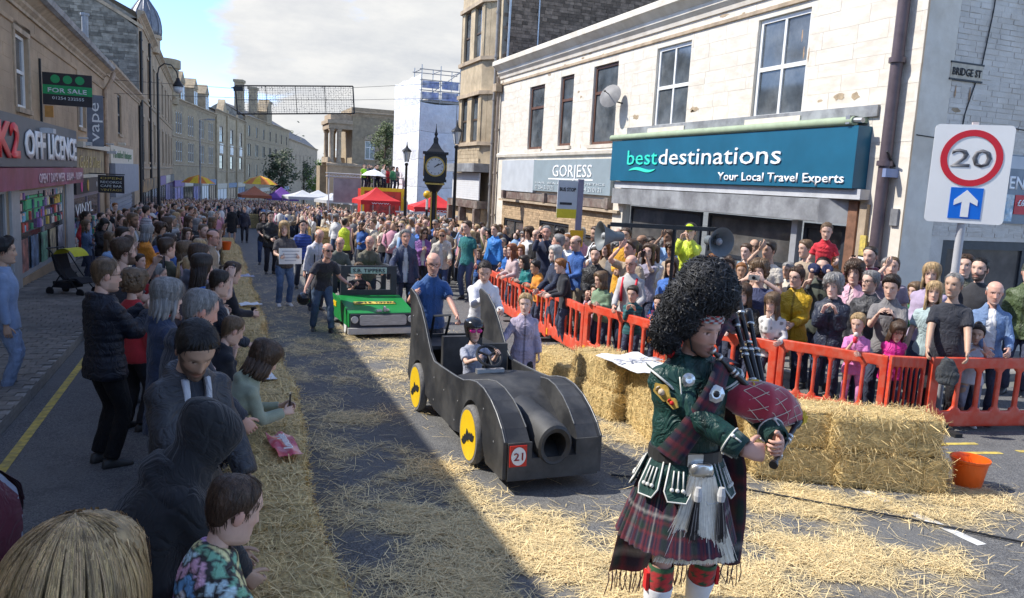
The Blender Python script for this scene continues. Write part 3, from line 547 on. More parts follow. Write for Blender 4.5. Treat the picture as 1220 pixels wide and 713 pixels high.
def unit_for(m):
    k = 'unit_'+m.name
    if k not in bpy.data.meshes: bpy.data.meshes.new
    me = bpy.data.meshes.get(k)
    if me is None: me = MB().box(-.5, .5, -.5, .5, -.5, .5).mesh(k, m)
    return me
# kerbs and pavers
for x0, y0, y1, par in ((-2.07, -2, 60, PAVL), (8.56, 9.2, 45, PAVR)):
    y = y0; n = 0
    while y < y1:
        put('kerbstone', unit_for(KERB), par, (x0, y+.45, gz(y+.45)+.055), (-.03, 0, 0), (.13, .89, .15)); y += .9
pv = MB(); n = 0; bedz = .112
for j in range(190):
    y = 8.6+j*.2
    for i in range(10):
        x = -4.2+i*.21+(.1 if j % 2 else 0)
        if x > -2.2: continue
        z = gz(y)+bedz+RNG.uniform(-.004, .005)
        if j < 45 and n < 300 and 9 < y < 17: put('paver', unit_for(FLAG), PAVL, (x+.1, y+.1, z), (-.03+RNG.uniform(-.01, .01), RNG.uniform(-.01, .01), 0), (.2, .19, .06)); n += 1
        else: pv.box(x, x+.2, y, y+.19, z-.03, z+.03)
tag(pv.build('pavers', FLAG, PAVL), kind='stuff')
YEL = mat('yellow_road_paint', (.62, .47, .10), .8, 14, .25, col2=(.2, .18, .12), ns2=9, na2=.6); WLINE = mat('white_road_paint', (.68, .68, .66), .8, 16, .2, col2=(.25, .25, .25), ns2=8, na2=.6)
def strip(name, pts, w, m, dz=.004):
    mb = MB()
    for (a, b) in pts:
        a, b = Vector(a), Vector(b); d = (b-a).normalized(); q = Vector((-d.y, d.x))*w/2; k = 6
        P = [a+(b-a)*i/k for i in range(k+1)]
        for i in range(k):
            V = [P[i]-q, P[i+1]-q, P[i+1]+q, P[i]+q]; mb.add([(v.x, v.y, gz(v.y)+dz) for v in V], [(0, 3, 2, 1) if False else (0, 1, 2, 3)])
    return tag(mb.build(name, m), kind='structure')
strip('yellow_line', [((-1.75, y), (-1.75, y+10)) for y in range(-6, 44, 10)], .09, YEL)
strip('yellow_edge_line', [((7.7, 6.15), (8.35, 6.0)), ((8.6, 6.0), (9.5, 5.8)), ((7.6, 6.5), (8.4, 6.35))], .08, YEL)
strip('white_lane_line', [((5.79, 5.42), (5.79, 5.15)), ((5.79, 4.9), (5.78, 4.2)), ((5.8, 3.2), (5.8, 1.2))], .1, WLINE)

# ------------------------------------------------------------------ facades
class Fac:
    """local frame of a facade: u to the right, w into the building, z up (absolute)"""
    def __init__(s, name, label, p0, p1, cat='building', group=None):
        s.len = sqrt((p1[0]-p0[0])**2+(p1[1]-p0[1])**2); s.ang = atan2(p1[1]-p0[1], p1[0]-p0[0])
        s.root = thing(name, label, cat, (p0[0], p0[1], 0), s.ang, group); s.cache = {}
    def wall(s, name, m, u0, u1, z0, z1, holes=(), depth=.2, w=0., parent=None, thick=True):
        mb = MB(); us = sorted({u0, u1} | {q for h in holes for q in h[:2]}); zs = sorted({z0, z1} | {q for h in holes for q in h[2:4]})
        for i in range(len(us)-1):
            for j in range(len(zs)-1):
                a, b, c, d = us[i], us[i+1], zs[j], zs[j+1]; cu, cz = (a+b)/2, (c+d)/2
                if any(h[0] < cu < h[1] and h[2] < cz < h[3] for h in holes): continue
                mb.add([(a, w, c), (b, w, c), (b, w, d), (a, w, d)], [(0, 1, 2, 3)])
        for a, b, c, d in [h[:4] for h in holes]:
            mb.add([(a, w, c), (b, w, c), (b, w, d), (a, w, d), (a, w+depth, c), (b, w+depth, c), (b, w+depth, d), (a, w+depth, d)],
                   [(0, 4, 5, 1), (1, 5, 6, 2), (2, 6, 7, 3), (3, 7, 4, 0)])
        if thick:
            t = w+.5; mb.add([(u0, w, z0), (u0, w, z1), (u1, w, z1), (u1, w, z0), (u0, t, z0), (u0, t, z1), (u1, t, z1), (u1, t, z0)], [(0, 1, 5, 4), (1, 2, 6, 5), (2, 3, 7, 6)])
        return mb.build(name, m, parent or s.root)
    def box(s, name, m, u0, u1, w0, w1, z0, z1, parent=None):
        return MB().box(u0, u1, w0, w1, z0, z1).build(name, m, parent or s.root)
    def win(s, a, b, c, d, fm, cols=1, rows=2, w=.12, sill=None, bar=.05, parent=None, glass=None, meet=.5, curtain=True, lintel=None):
        W_, H_ = round(b-a, 2), round(d-c, 2); key = (W_, H_, fm.name, cols, rows, bar, meet)
        if key not in s.cache:
            f = MB(); W_, H_ = W_-.012, H_-.012
            for x0, x1, z0, z1 in ((0, bar, 0, H_), (W_-bar, W_, 0, H_), (bar, W_-bar, 0, bar), (bar, W_-bar, H_-bar, H_)): f.box(x0, x1, -.03, .04, z0, z1)
            for k in range(1, cols): x = W_*k/cols; f.box(x-bar*.4, x+bar*.4, -.024, .034, bar, H_-bar)
            for k in range(1, rows):
                z = H_*(meet if rows == 2 else k/rows); f.box(bar, W_-bar, -.027, .037, z-bar*.5, z+bar*.5)
            g = MB()
            for i in range(cols):
                for k in range(rows):
                    e = [0, H_*meet, H_] if rows == 2 else [H_*q/rows for q in range(rows+1)]
                    g.box(W_*i/cols+.01, W_*(i+1)/cols-.01, .01, .02, e[k]+.01, e[k+1]-.01)
            s.cache[key] = (f.mesh('window_frame', fm), g.mesh('window_pane', glass or GLASS))
        f, g = s.cache[key]; o = put('window', f, parent or s.root, (a+.006, w, c+.006)); put('pane', g, o)
        if sill: mb = MB().box(-.08, b-a+.07, -w-.09, -.03, -.13, -.012); mb.build('sill', sill, o)
        return o
    def field(s, name, m, u0, u1, z0, z1, bw, bh, jt=.012, dep=.012, holes=(), w=0., nind=0, parent=None, jit=.3, proud=.5, seed=1, clip=None):
        """courses of separate blocks standing proud of the wall; the first nind are objects, the rest one mesh"""
        r = random.Random(seed); rest = MB(); n = 0; P = parent or s.root; row = 0; z = z0; cells = []
        while z < z1-.01:
            h = min(bh*(1+r.uniform(-jit, jit)*.5), z1-z); u = u0-(bw*.5 if row % 2 else 0)-r.uniform(0, .2)*bw
            while u < u1:
                L = bw*(1+r.uniform(-jit, jit)); a, b = max(u, u0), min(u+L, u1); u += L
                if b-a < .05 or (clip and not clip((a+b)/2, z+h/2)): continue
                for hh in holes:
                    if z+h > hh[2] and z < hh[3]:
                        if a < hh[0] < b and b-hh[0] > 0 and hh[0]-a > .04: b = hh[0]
                        elif a < hh[1] < b and b-hh[1] > .04: a = hh[1]
                if any(a+.005 >= hh[0]-.001 and b-.005 <= hh[1]+.001 and z+h > hh[2]+.005 and z < hh[3]-.005 for hh in holes): continue
                if any(a < hh[1]-.002 and b > hh[0]+.002 and z+h > hh[2]+.005 and z < hh[3]-.005 for hh in holes): continue
                cells.append((a+jt/2, b-jt/2, z+jt/2, z+h-jt/2, dep*(1+r.uniform(-proud, proud))))
            z += h; row += 1
        for a, b, c, d, e in cells:
            if n < nind: put(name, unit_for(m), P, ((a+b)/2, w-e/2+.012, (c+d)/2), None, (b-a, e+.024, d-c)); n += 1
            else: rest.box(a, b, w-e, w+.02, c, d)
        if rest.v: tag(rest.build(name+'_courses', m, P), kind='stuff')
    def cornice(s, m, u0, u1, z, prof, name='cornice', parent=None):
        """profile of (outward, height) pairs swept along the facade"""
        rings = [[(u, -o, z+h) for o, h in prof] for u in (u0, u1)]
        return MB().rings(rings).build(name, m, parent or s.root)
    def text(s, t, u, z, h, m, width=None, w=-.02, parent=None, **k):
        return text(t, parent or s.root, (u, w, z), h, m, width, **k)
CPROF = [(0, 0), (.06, 0), (.06, .08), (.14, .16), (.14, .24), (.30, .36), (.36, .40), (.36, .52), (0, .56)]
def roofplane(F, m, u0, u1, w0, z0, w1, z1, name='roof', w2=None, z2=None):
    mb = MB().add([(u0, w0, z0), (u1, w0, z0), (u1, w1, z1), (u0, w1, z1)], [(0, 1, 2, 3)])
    if w2: mb.add([(u0, w1, z1), (u1, w1, z1), (u1, w2, z2), (u0, w2, z2)], [(0, 1, 2, 3)])
    return mb.build(name, m, F.root)
def pipe(F, u, z0, z1, m, r=.05, w=-.09, name='downpipe', label=None, kink=None):
    mb = MB(); pts = [(u, w, z0), (u, w, z1)] if not kink else [(u, w, z0), (u, w, z1-.5), (u+kink[0], w+kink[1], z1)]
    mb.tube(pts, r, 10)
    for k in range(int((z1-z0)/1.8)+1): z = z0+.3+k*1.8; mb.tube([(u, w, z), (u, w, z+.09)], r*1.35, 10); mb.box(u-.015, u+.015, w, .0, z+.02, z+.06)
    o = mb.build(name, m, F.root, smooth=False); smooth(o); 
    if label: o['label'] = label
    return o

# ---- white painted building on the right (street front along y = 32.3 .. 10.7)
F = Fac('white_corner_building', 'white painted two storey corner building with teal shop sign on the right of the street', (11.5, 32.3), (11.5, 10.7))
FR = F; yy = lambda y: 32.3-y
hw = [(yy(28.87), yy(27.42), 3.86, 6.21), (yy(26.0), yy(24.92), 3.92, 6.3), (yy(23.44), yy(21.8), 3.9, 6.35), (yy(19.6), yy(17.93), 4.25, 6.4), (yy(15.28), yy(13.6), 4.25, 6.43)]
gw = [(yy(31.0), yy(28.8), -.9, 1.12), (yy(27.2), yy(24.6), -.8, 1.25), (yy(23.9), yy(21.45), -.8, 1.02)]
shop = [(yy(20.75), yy(12.0), -.6, 2.1)]
wl = F.wall('wall', WPAINT2, 0, 21.6, -2, 6.85, hw+gw+shop, .16)
F.wall('parapet_wall', WPAINT2, 0, 21.6, 6.85, 7.3, w=.02)
F.field('stone_block', WPAINT, yy(20.9), 21.6, 3.35, 6.8, .85, .31, .007, .0045, hw[3:], nind=130, parent=wl, seed=3)
F.field('stone_block', WPAINT, .35, yy(20.9), 3.75, 6.55, .8, .31, .007, .0045, hw[:3], nind=120, parent=wl, seed=4)
for i, h in enumerate(hw):
    o = F.win(*h, BROWNP if i < 3 else WHITEP, 1 if i < 3 else 2, 2, .10, WPAINT2, .085 if i < 3 else .09, meet=.66 if i < 3 else .5)
    if i < 3:
        MB().box(.1, .32, .06, .08, .1, (h[3]-h[2])*.55).box(h[1]-h[0]-.35, h[1]-h[0]-.12, .06, .08, .1, (h[3]-h[2])*.5).build('curtain', CURT, o)
F.cornice(WPAINT2, -.0, 21.9, 6.84, [(0, 0), (.05, 0), (.07, .1), (.16, .2), (.16, .3), (.34, .46), (.40, .50), (.40, .66), (.34, .70), (0, .72)])
F.cornice(SANDL, .2, 21.6, 6.55, [(0, 0), (.05, .02), (.05, .1), (0, .12)], 'string_course')
F.cornice(WPAINT2, .2, yy(21.1), 3.58, [(0, 0), (.09, .02), (.11, .12), (.04, .2), (0, .2)], 'string_course')
# salon front
GREY = mat('grey_sign_board', (.27, .33, .36), .5, 2, .08); GREYL = mat('pale_grey_board', (.50, .53, .56), .55, 2, .1)
sg = F.box('sign_board', GREY, yy(27.75), yy(21.55), -.14, -.003, 2.32, 3.44); F.box('blank_panel', GREYL, yy(31.25), yy(27.77), -.13, -.003, 2.24, 3.46)
WTXT = mat('white_lettering', (.85, .86, .86), .5, 9, .04); GTXT = mat('pale_lettering', (.62, .67, .69), .5, 9, .05)
F.text('GORJESS', 1.35, .50, .42, WTXT, 3.1, parent=sg, w=-.15).location = (yy(25.95), -.15, 2.86)
F.box('underline', WTXT, yy(26.3), yy(22.75), -.149, -.139, 2.75, 2.795, sg)
F.text('HAIR  BEAUTY', 0, 2.56, .07, GTXT, 2.6, parent=sg, w=-.15).location = (yy(27.5), -.15, 2.585)
F.text('AESTHETICS', 0, 2.56, .07, GTXT, 2.4, parent=sg, w=-.15).location = (yy(24.3), -.15, 2.61)
F.text('01254 210121', 0, 2.4, .15, GTXT, 1.7, parent=sg, w=-.15).location = (yy(27.5), -.15, 2.39)
F.text('01254 210121', 0, 2.4, .15, GTXT, 1.9, parent=sg, w=-.15).location = (yy(24.0), -.15, 2.40)
RUST = mat('brown_shutter_box', (.15, .10, .085), .65, 5, .3, col2=(.3, .27, .23), ns2=1.6)
F.box('shutter_box', RUST, yy(31.2), yy(21.5), -.12, -.003, 1.93, 2.2); F.box('ledge', SANDL, yy(31.3), yy(20.9), -.20, -.004, 1.82, 1.9)
for y in (30.9, 26.6, 21.7): F.box('bracket', RUST, yy(y), yy(y)+.22, -.24, -.121, 1.92, 2.25)
bw = F.wall('brick_wall', BRICK, yy(31.3), yy(21.42), -1.6, 1.83, gw, .1, -.014, thick=False)
F.field('brick', BRICK, yy(31.3), yy(21.42), -.9, 1.8, .235, .085, .012, .008, gw, -.014, 0, bw, .04, seed=6)
for h in gw: F.win(*h, DARKP, 2, 1, .06, None, .09, glass=GLASS2)
F.box('pilaster', WPAINT2, yy(21.40), yy(20.78), -.08, -.003, -1.6, 2.4)
# travel shop front
TEAL = mat('teal_sign_board', (.012, .115, .20), .4, 1.2, .12, spec=.5); LGREEN = mat('green_awning_box', (.33, .40, .27), .6, 4, .12)
sb = F.box('sign_board', TEAL, yy(21.22), yy(11.62), -.34, -.003, 2.78, 3.93); sb['label'] = 'teal sign board over the shop'
MINT = mat('mint_lettering', (.05, .72, .55), .45, 9, .04)
o = text('best', sb, (yy(20.2), -.35, 3.24), .42, MINT, 1.62, ext=.02); text('destinations', sb, (yy(20.2)+1.70, -.35, 3.24), .42, WTXT, 4.85, ext=.02)
mb = MB(); P = []
for k in range(25):
    t = k/24; P.append((yy(20.1)+1.45*t, 3.10+.045*sin(t*6.0)-.02+.05*t, .05*sin(pi*t)**.6+.004))
mb.rings([[(a, -.362, z-h), (a, -.362, z+h*.6), (a, -.34, z+h*.6), (a, -.34, z-h)] for a, z, h in P]); mb.build('wave_mark', MINT, sb)
text('Your Local Travel Experts', sb, (yy(15.82), -.35, 2.87), .19, WTXT, 4.0, ext=.012, bold=.012)
mb = MB(); mb.tube([(yy(21.3), -.32, 4.02), (yy(11.75), -.32, 4.02)], .085, 12); mb.box(yy(21.3), yy(11.75), -.33, -.003, 4.0, 4.10); smooth(mb.build('awning_roller', LGREEN, F.root))
MB().tube([(yy(11.9), -.32, 4.04), (yy(11.55), -.32, 4.02)], .05, 8).box(yy(11.9), yy(11.8), -.4, -.2, 3.96, 4.12).build('awning_gear', STEEL, F.root)
F.box('lead_flashing', LEAD, yy(20.9), yy(11.5), -.06, -.003, 4.11, 4.32)
F.box('shutter_housing', LEAD, yy(21.1), yy(12.5), -.30, -.003, 2.12, 2.56); F.box('shutter_head', mat('pale_metal_strip', (.5, .51, .53), .5, 3, .15), yy(21.1), yy(11.5), -.24, -.003, 2.58, 2.77)
MB().add([(yy(12.5), -.31, 2.1), (yy(12.45), -.31, 2.1), (yy(11.95), -.02, 2.1), (yy(12.5), -.01, 2.1), (yy(12.5), -.31, 2.57), (yy(12.45), -.31, 2.57), (yy(11.95), -.02, 2.57), (yy(12.5), -.01, 2.57)], [(0, 1, 5, 4), (1, 2, 6, 5), (0, 3, 2, 1), (4, 5, 6, 7)]).build('shutter_end', LEAD, F.root)
POST = mat('travel_poster', (.25, .42, .55), .5, 5, .6, col2=(.7, .7, .66), ns2=7)
for k, (a, b) in enumerate(((20.6, 17.0), (16.7, 13.5))):
    o = F.win(yy(a), yy(b), -.5, 2.08, DARKP, 1, 2, .12, None, .08, glass=GLASS2, meet=.62)
    for i in range(3 if k else 2):
        for j in range(2): MB().box(.35+i*.95, .35+i*.95+.62, -.012, -.004, .95-j*.78, 1.5-j*.78).build('poster', POST, o); MB().box(.3+i*.95, .4+i*.95+.62, -.003, .006, .9-j*.78, 1.6-j*.78).build('poster_holder', GLASS, o)
dr = F.win(yy(13.3), yy(12.1), -.75, 2.06, DARKP, 1, 2, .14, None, .1, glass=GLASS2, meet=.42); dr.name = 'door'; MB().box(.14, .2, -.09, -.05, .9, 1.9).build('handle', STEEL, dr)
F.box('mullion', mat('silver_frame', (.46, .47, .49), .4, 6, .1, metal=.4), yy(13.52), yy(13.34), -.02, .11, -.7, 2.09)
F.box('timber_post', mat('brown_timber', (.20, .10, .06), .7, 8, .3), yy(11.95), yy(11.72), -.05, .0, -.8, 2.55); F.box('pale_post', SANDL, yy(11.62), yy(11.45), -.09, -.004, -.8, 2.5)
pipe(F, yy(11.1), -.7, 7.0, mat('brown_downpipe', (.10, .075, .085), .45, 6, .2), .105, -.14, kink=(.0, 0))
for k in (.3, 1.05): F.box('notice', WHITEP if k < 1 else YEL, yy(11.48), yy(11.44)+.1, -.14, -.10, 1.0+k*.5, 1.0+k*.5+.4)
F.box('bracket_lamp', mat('blue_grey_plastic', (.2, .25, .4), .5, 5, .1), yy(10.98), yy(10.9), -.3, -.003, 3.0, 3.15); MB().tube([(yy(11.0), -.01, 3.2), (yy(10.95), -.28, 3.45)], .02, 6).build('lamp_arm', IRON, F.root)
F.box('junction_box', LEAD, yy(10.93), yy(10.77), -.05, -.002, 2.15, 2.45)
pipe(F, .12, -1, 6.9, mat('stone_coloured_pipe', (.32, .26, .21), .6, 6, .2), .07, -.11, kink=(.15, -.1)); F.box('hopper_head', SANDL, -.02, .42, -.34, -.08, 6.3, 6.62)
# satellite dish
t = thing('satellite_dish', 'grey mesh satellite dish on the white wall beside the third brown sash window', 'satellite dish', (11.1, 21.45, 5.25), radians(-60)); mb = MB()
mb.lathe([(.02, .09), (.14, .075), (.27, .035), (.36, 0), (.35, -.006), (.26, .028), (.13, .066), (.02, .08)], 20, M=Matrix.Rotation(radians(72), 4, 'X')); smooth(mb.build('dish', mat('dish_grey', (.24, .235, .23), .6, 5, .2), t))
MB().tube([(.0, .06, 0), (0, -.30, .10)], .012, 6).tube([(0, -.3, .1), (0, -.36, .12)], .03, 8).build('receiver_arm', IRON, t); MB().tube([(0, .09, 0), (.1, .2, -.15), (.3, .36, -.2)], .022, 8).build('mount', IRON, t)
# corner and side wall facing the camera
FS = Fac('side_wing', 'cream painted side wall of the corner building above the 20 sign', (11.5, 10.7), (27, 10.7)); FS.root.name = 'side_wall'
wins = [(1.05, 3.35, .2, 1.93)]
sw = FS.wall('wall', SIDEP, .003, 15.5, -1.2, 7.3, wins, .14)
FS.wall('quoin_strip', WPAINT2, .004, .72, -1.2, 7.28, w=-.03, thick=False)
FS.field('painted_brick', SIDEP, .74, 5.2, 2.0, 7.2, .34, .095, .012, .010, wins, nind=300, parent=sw, jit=.35, proud=.7, seed=8)
FS.field('painted_brick', SIDEP, 3.4, 15, -.4, 2.0, .34, .095, .012, .010, wins, nind=0, parent=sw, jit=.35, proud=.7, seed=9)
FS.win(*wins[0], DARKP, 1, 1, .06, None, .16, glass=GLASS2)
sgn = FS.box('street_sign', mat('old_cream_plate', (.50, .45, .36), .7, 9, .2), .66, 1.42, -.045, -.012, 4.78, 5.04); text('BRIDGE ST', sgn, (.69, -.05, 4.84), .13, IRON, .70, bold=.02)
MB().box(.64, 1.44, -.05, -.01, 5.04, 5.07).box(.64, 1.44, -.05, -.01, 4.75, 4.78).build('sign_rim', IRON, sgn)
CAB = IRON
MB().tube([(1.55, -.02, 7.2), (1.5, -.03, 6), (1.4, -.03, 5.1), (1.15, -.02, 4.2), (1.1, -.02, 3.6)], .012, 6).tube([(.05, -.04, 3.75), (1.2, -.03, 3.7), (2.2, -.02, 4.05), (4.5, -.02, 3.9)], .010, 6).tube([(2.25, -.02, 4.05), (2.2, -.02, 3.5)], .014, 6).build('cable', CAB, FS.root)
en = FS.box('poster_board', mat('dull_blue_panel', (.20, .24, .28), .5, 4, .15), 2.3, 4.4, -.06, -.012, 2.28, 3.55)
FS.box('header_strip', GREYL, 2.32, 4.38, -.068, -.058, 3.3, 3.53, en); text('ENTRANCE', en, (2.45, -.064, 2.93), .24, WTXT, 1.75, bold=.02)
RED = mat('red_print', (.55, .04, .05), .5, 8, .1); r_ = FS.box('price_panel', RED, 2.66, 3.05, -.075, -.061, 2.46, 2.82, en); text('£60', en, (2.72, -.08, 2.62), .12, WTXT, .27, bold=.02); FS.box('photo_panel', POST, 2.34, 2.63, -.072, -.061, 2.32, 2.82, en); FS.box('photo_panel', POST, 3.1, 3.9, -.072, -.061, 2.32, 2.82, en)
roofplane(F, SLATE, 0, 21.6, .3, 7.4, 6, 9.0, w2=11, z2=7.2)
# places where the paint has come away, and rust runs
BARE = mat('bare_stone', (.40, .31, .21), .95, 9, .3, 40, .5); RUN = mat('rust_stain', (.42, .27, .16), .9, 14, .3); r = random.Random(12)
def flake(F_, u, z, a, b, m, w, par):
    n = r.randint(8, 13); P = [(u+a*cos(2*pi*k/n)*r.uniform(.5, 1.1), z+b*sin(2*pi*k/n)*r.uniform(.5, 1.1)) for k in range(n)]; MB().prism(P, lambda p, q, t_: (p, t_, q), w+.0015, w).build('paint_flake' if m is BARE else 'stain', m, par)
for k in range(34):
    u = r.uniform(1, 21); z = r.choice((6.62, 6.5, 6.7, 5.6, 4.6, 3.8))+r.uniform(-.12, .12)
    if any(h[0]-.25 < u < h[1]+.25 and h[2]-.2 < z < h[3]+.2 for h in hw): continue
    flake(FR, u, z, r.uniform(.05, .22), r.uniform(.03, .09), BARE, -.009, wl)
for u, z in ((18.6, 5.5), (18.75, 5.45), (18.5, 5.9), (8.2, 3.78), (4.6, 3.8)): flake(FR, u, z, .02, .16, RUN, -.0095, wl)
for k in range(16): flake(FS, r.uniform(.9, 4.8), r.uniform(2.2, 7), r.uniform(.05, .2), r.uniform(.03, .07), BARE, -.021, sw)
for u in (.85, 1.2): flake(FS, u, 4.55, .02, .14, RUN, -.0215, sw)

# ---- stone bay building beyond it
F = Fac('stone_bay_building', 'tall buff stone building with a projecting bay and a white shop shutter', (11.5, 38.1), (11.5, 32.42))
H2 = 13.8
F.wall('wall', SANDY, 0, 5.68, -2, H2)
bx = [(.95, 0), (1.35, -.42), (4.5, -.42), (5.05, 0)]      # canted bay in plan
def seg(F, a, b, nm, m, z0, z1, holes=()):
    L = sqrt((b[0]-a[0])**2+(b[1]-a[1])**2); an = atan2(b[1]-a[1], b[0]-a[0]); e = bpy.data.objects.new(nm, None); return L, an
bay = MB()
for z0, z1, o in ((3.3, 4.2, 0), (6.3, 7.9, 0), (10.2, 11.2, 0)):
    bay.prism([(a, b) for a, b in bx], lambda u, v, t: (u, v, t), z0, z1)
for z0, z1 in ((4.2, 6.3), (7.9, 10.2), (11.2, 13.4)):
    for a, b, n in ((bx[0], bx[1], 0), (bx[1], bx[2], 2), (bx[2], bx[3], 0)):
        d = Vector((b[0]-a[0], b[1]-a[1])); L = d.length; d.normalize()
        for q in ([0, L/2-.02, L] if n else [0, L]):
            c = Vector(a)+d*min(max(q, .14), L-.14); ww = .3 if n and 0 < q < L else .2
            M_ = Matrix.Translation((c.x, c.y, 0)) @ Matrix.Rotation(atan2(d.y, d.x), 4, 'Z'); bay.box(-ww, ww, .0, .25, z0, z1, M=M_)
bo = bay.build('bay', SANDY, F.root)
for z in (4.12, 6.3, 7.75, 10.15, 11.1, 13.4):
    sc_ = 1.0; MB().prism([(.80, 0), (1.26, -.54), (4.58, -.54), (5.2, 0)], lambda u, v, t: (u, v, t), z, z+.16).build('moulding', SANDL, F.root)
FB = mat('brown_sash_paint', (.10, .07, .05), .5, 8, .2)
class _S: pass
def bay_win(a, b, z0, z1, f0, f1):
    d = Vector((b[0]-a[0], b[1]-a[1])); L = d.length; an = atan2(d.y, d.x); d.normalize(); p = Vector(a)+d*L*f0; Wd = L*(f1-f0)
    f = MB(); H_ = z1-z0
    for x0, x1, q0, q1 in ((0, .07, 0, H_), (Wd-.07, Wd, 0, H_), (.07, Wd-.07, 0, .09), (.07, Wd-.07, H_-.07, H_), (.07, Wd-.07, H_*.5-.04, H_*.5+.04)): f.box(x0, x1, .1, .17, q0, q1)
    o = f.build('window', FB, F.root, loc=(p.x, p.y, z0)); o.rotation_euler = (0, 0, an); MB().box(.02, Wd-.02, .14, .15, .02, H_-.02).build('pane', GLASS, o); MB().box(.1, .3, .152, .16, .1, H_*.9).build('curtain', CURT, o)
for z0, z1 in ((4.28, 6.28), (7.92, 10.13), (11.27, 13.38)):
    bay_win(bx[0], bx[1], z0, z1, .25, .8); bay_win(bx[1], bx[2], z0, z1, .09, .47); bay_win(bx[1], bx[2], z0, z1, .54, .92); bay_win(bx[2], bx[3], z0, z1, .2, .8)
F.field('stone_block', SANDY, .05, 5.6, 3.4, 4.15, .5, .19, .012, .01, seed=14, w=-.425, clip=lambda u, z: 1.4 < u < 4.45)
WSH = mat('white_shutter', (.66, .66, .67), .5, 3, .06); F.box('shutter_canopy', LEAD, .75, 5.1, -.80, -.003, 2.95, 3.32)
sh = MB(); 
for k in range(12): sh.box(.85, 4.95, -.47, -.42+(k % 2)*.001, 1.72+k*.1, 1.815+k*.1)
sh.build('shutter_slats', WSH, F.root); F.box('shop_lintel', RUST, .6, 5.2, -.62, -.003, 1.36, 1.68)
for k in (.7, 2.6, 4.75): F.box('bracket', RUST, k, k+.3, -.66, -.40, .7, 1.34)
F.box('shop_wall', BRICK, .65, 5.1, -.38, -.003, -2, 1.35); F.win(3.1, 4.9, -.8, .6, DARKP, 1, 1, -.45, None, .1, glass=GLASS2)
pipe(F, 5.35, -1.5, 12, mat('grey_downpipe', (.25, .24, .23), .6, 6, .2), .07)
FG = Fac('gable', '', (11.5, 32.4), (24, 32.4)); gm = FG.root; gm.parent = F.root; gm.matrix_parent_inverse = Matrix.Identity(4)
bpy.data.objects.remove(gm)
gb = MB(); gb.add([(5.7, .02, 6), (5.7, 13, 6), (5.7, 13, 15), (5.7, .02, 15)], [(0, 1, 2, 3)]); gbo = gb.build('gable_wall', RUBBLE, F.root)
mb = MB(); r = random.Random(5); z = 7.0
BRK = mat('brown_rubble_brick', (.21, .155, .115), .95, 5, .3, 30, .5, island=.4)
while z < 13.5:
    u = r.uniform(.02, .3); h = r.uniform(.10, .16)
    while u < 9:
        L = r.uniform(.2, .42); mb.box(5.70, 5.715+r.uniform(0, .03), u+.012, u+L, z+.012, z+h); u += L
    z += h
tag(mb.build('gable_stones', BRK, gbo), kind='stuff'); MB().tube([(5.78, .25, 6), (5.78, .3, 13)], .05, 8).tube([(5.76, 1.6, 8), (5.76, 1.6, 13)], .03, 6).build('downpipe', STEEL, F.root)

# ---- left side: off licence and its neighbours
F = Fac('sandstone_shop_building', 'two storey sandstone building with off licence and record shop on the left', (-4.2, -14), (-4.2, 38.5)); yl = lambda y: y+14
up = [(yl(21.75), yl(23.2), 3.72, 5.45), (yl(31.2), yl(32.9), 3.7, 5.35), (yl(14), yl(15.5), 3.7, 5.4)]
sw_ = [(yl(11), yl(20.6), -.2, 1.9), (yl(21.5), yl(28.0), -.35, 1.75), (yl(29.6), yl(36.7), -.9, 1.45)]
aw = F.wall('wall', SAND, 0, 52.5, -2, 6.0, up+sw_, .18)
F.field('ashlar_block', SAND, 14, 52.4, 3.5, 5.95, .75, .32, .006, .005, up, parent=aw, seed=21)
for h in up: o = F.win(*h, WHITEP, 1, 2, .1, SANDL, .08)
for h in up: MB().box(h[0]-.16, h[0]-.002, -.04, -.003, h[2], h[3]).box(h[1]+.002, h[1]+.16, -.04, -.003, h[2], h[3]).box(h[0]-.2, h[1]+.2, -.05, -.004, h[3]+.002, h[3]+.22).build('window_surround', SANDL, F.root)
F.cornice(SANDL, 0, 52.5, 5.98, CPROF); F.cornice(SAND, 0, 52.5, 5.55, [(0, 0), (.05, .02), (.05, .12), (0, .14)], 'string_course')
roofplane(F, SLATE, 0, 52.5, -.2, 6.55, 5, 9.0, w2=10, z2=6.5)
MB().rings([[(u, -.46, 6.42), (u, -.36, 6.36), (u, -.26, 6.42), (u, -.24, 6.55), (u, -.5, 6.55)] for u in (0, 52.5)]).build('gutter', LEAD, F.root)
DGR = mat('dark_grey_fascia', (.085, .09, .10), .5, 2, .12); MAR = mat('maroon_fascia', (.20, .02, .045), .5, 3, .2, col2=(.28, .06, .14), ns2=.6)
fs = F.box('fascia', DGR, yl(10.2), yl(29.3), -.20, -.003, 2.34, 3.48); REDL = mat('red_lettering', (.72, .045, .05), .45, 6, .06)
text('K2', fs, (yl(18.75), -.215, 2.56), .74, REDL, 2.05, bold=.035, ext=.03); text('OFF', fs, (yl(21.35), -.215, 2.56), .66, WTXT, 2.45, bold=.035, ext=.03); text('LICENCE', fs, (yl(24.2), -.215, 2.56), .66, WTXT, 4.75, bold=.035, ext=.03)
bn = F.box('opening_hours_sign', MAR, yl(12), yl(28.9), -.42, -.003, 1.86, 2.32); text('OPEN 7 DAYS WEEK  8:00AM - 10:00PM', bn, (yl(21.7), -.43, 1.96), .24, mat('pink_lettering', (.70, .52, .56), .5, 9, .1), 6.9, bold=.02)
GOODS = mat('goods_on_shelves', (.5, .4, .3), .7, 9, .4, attr=True)
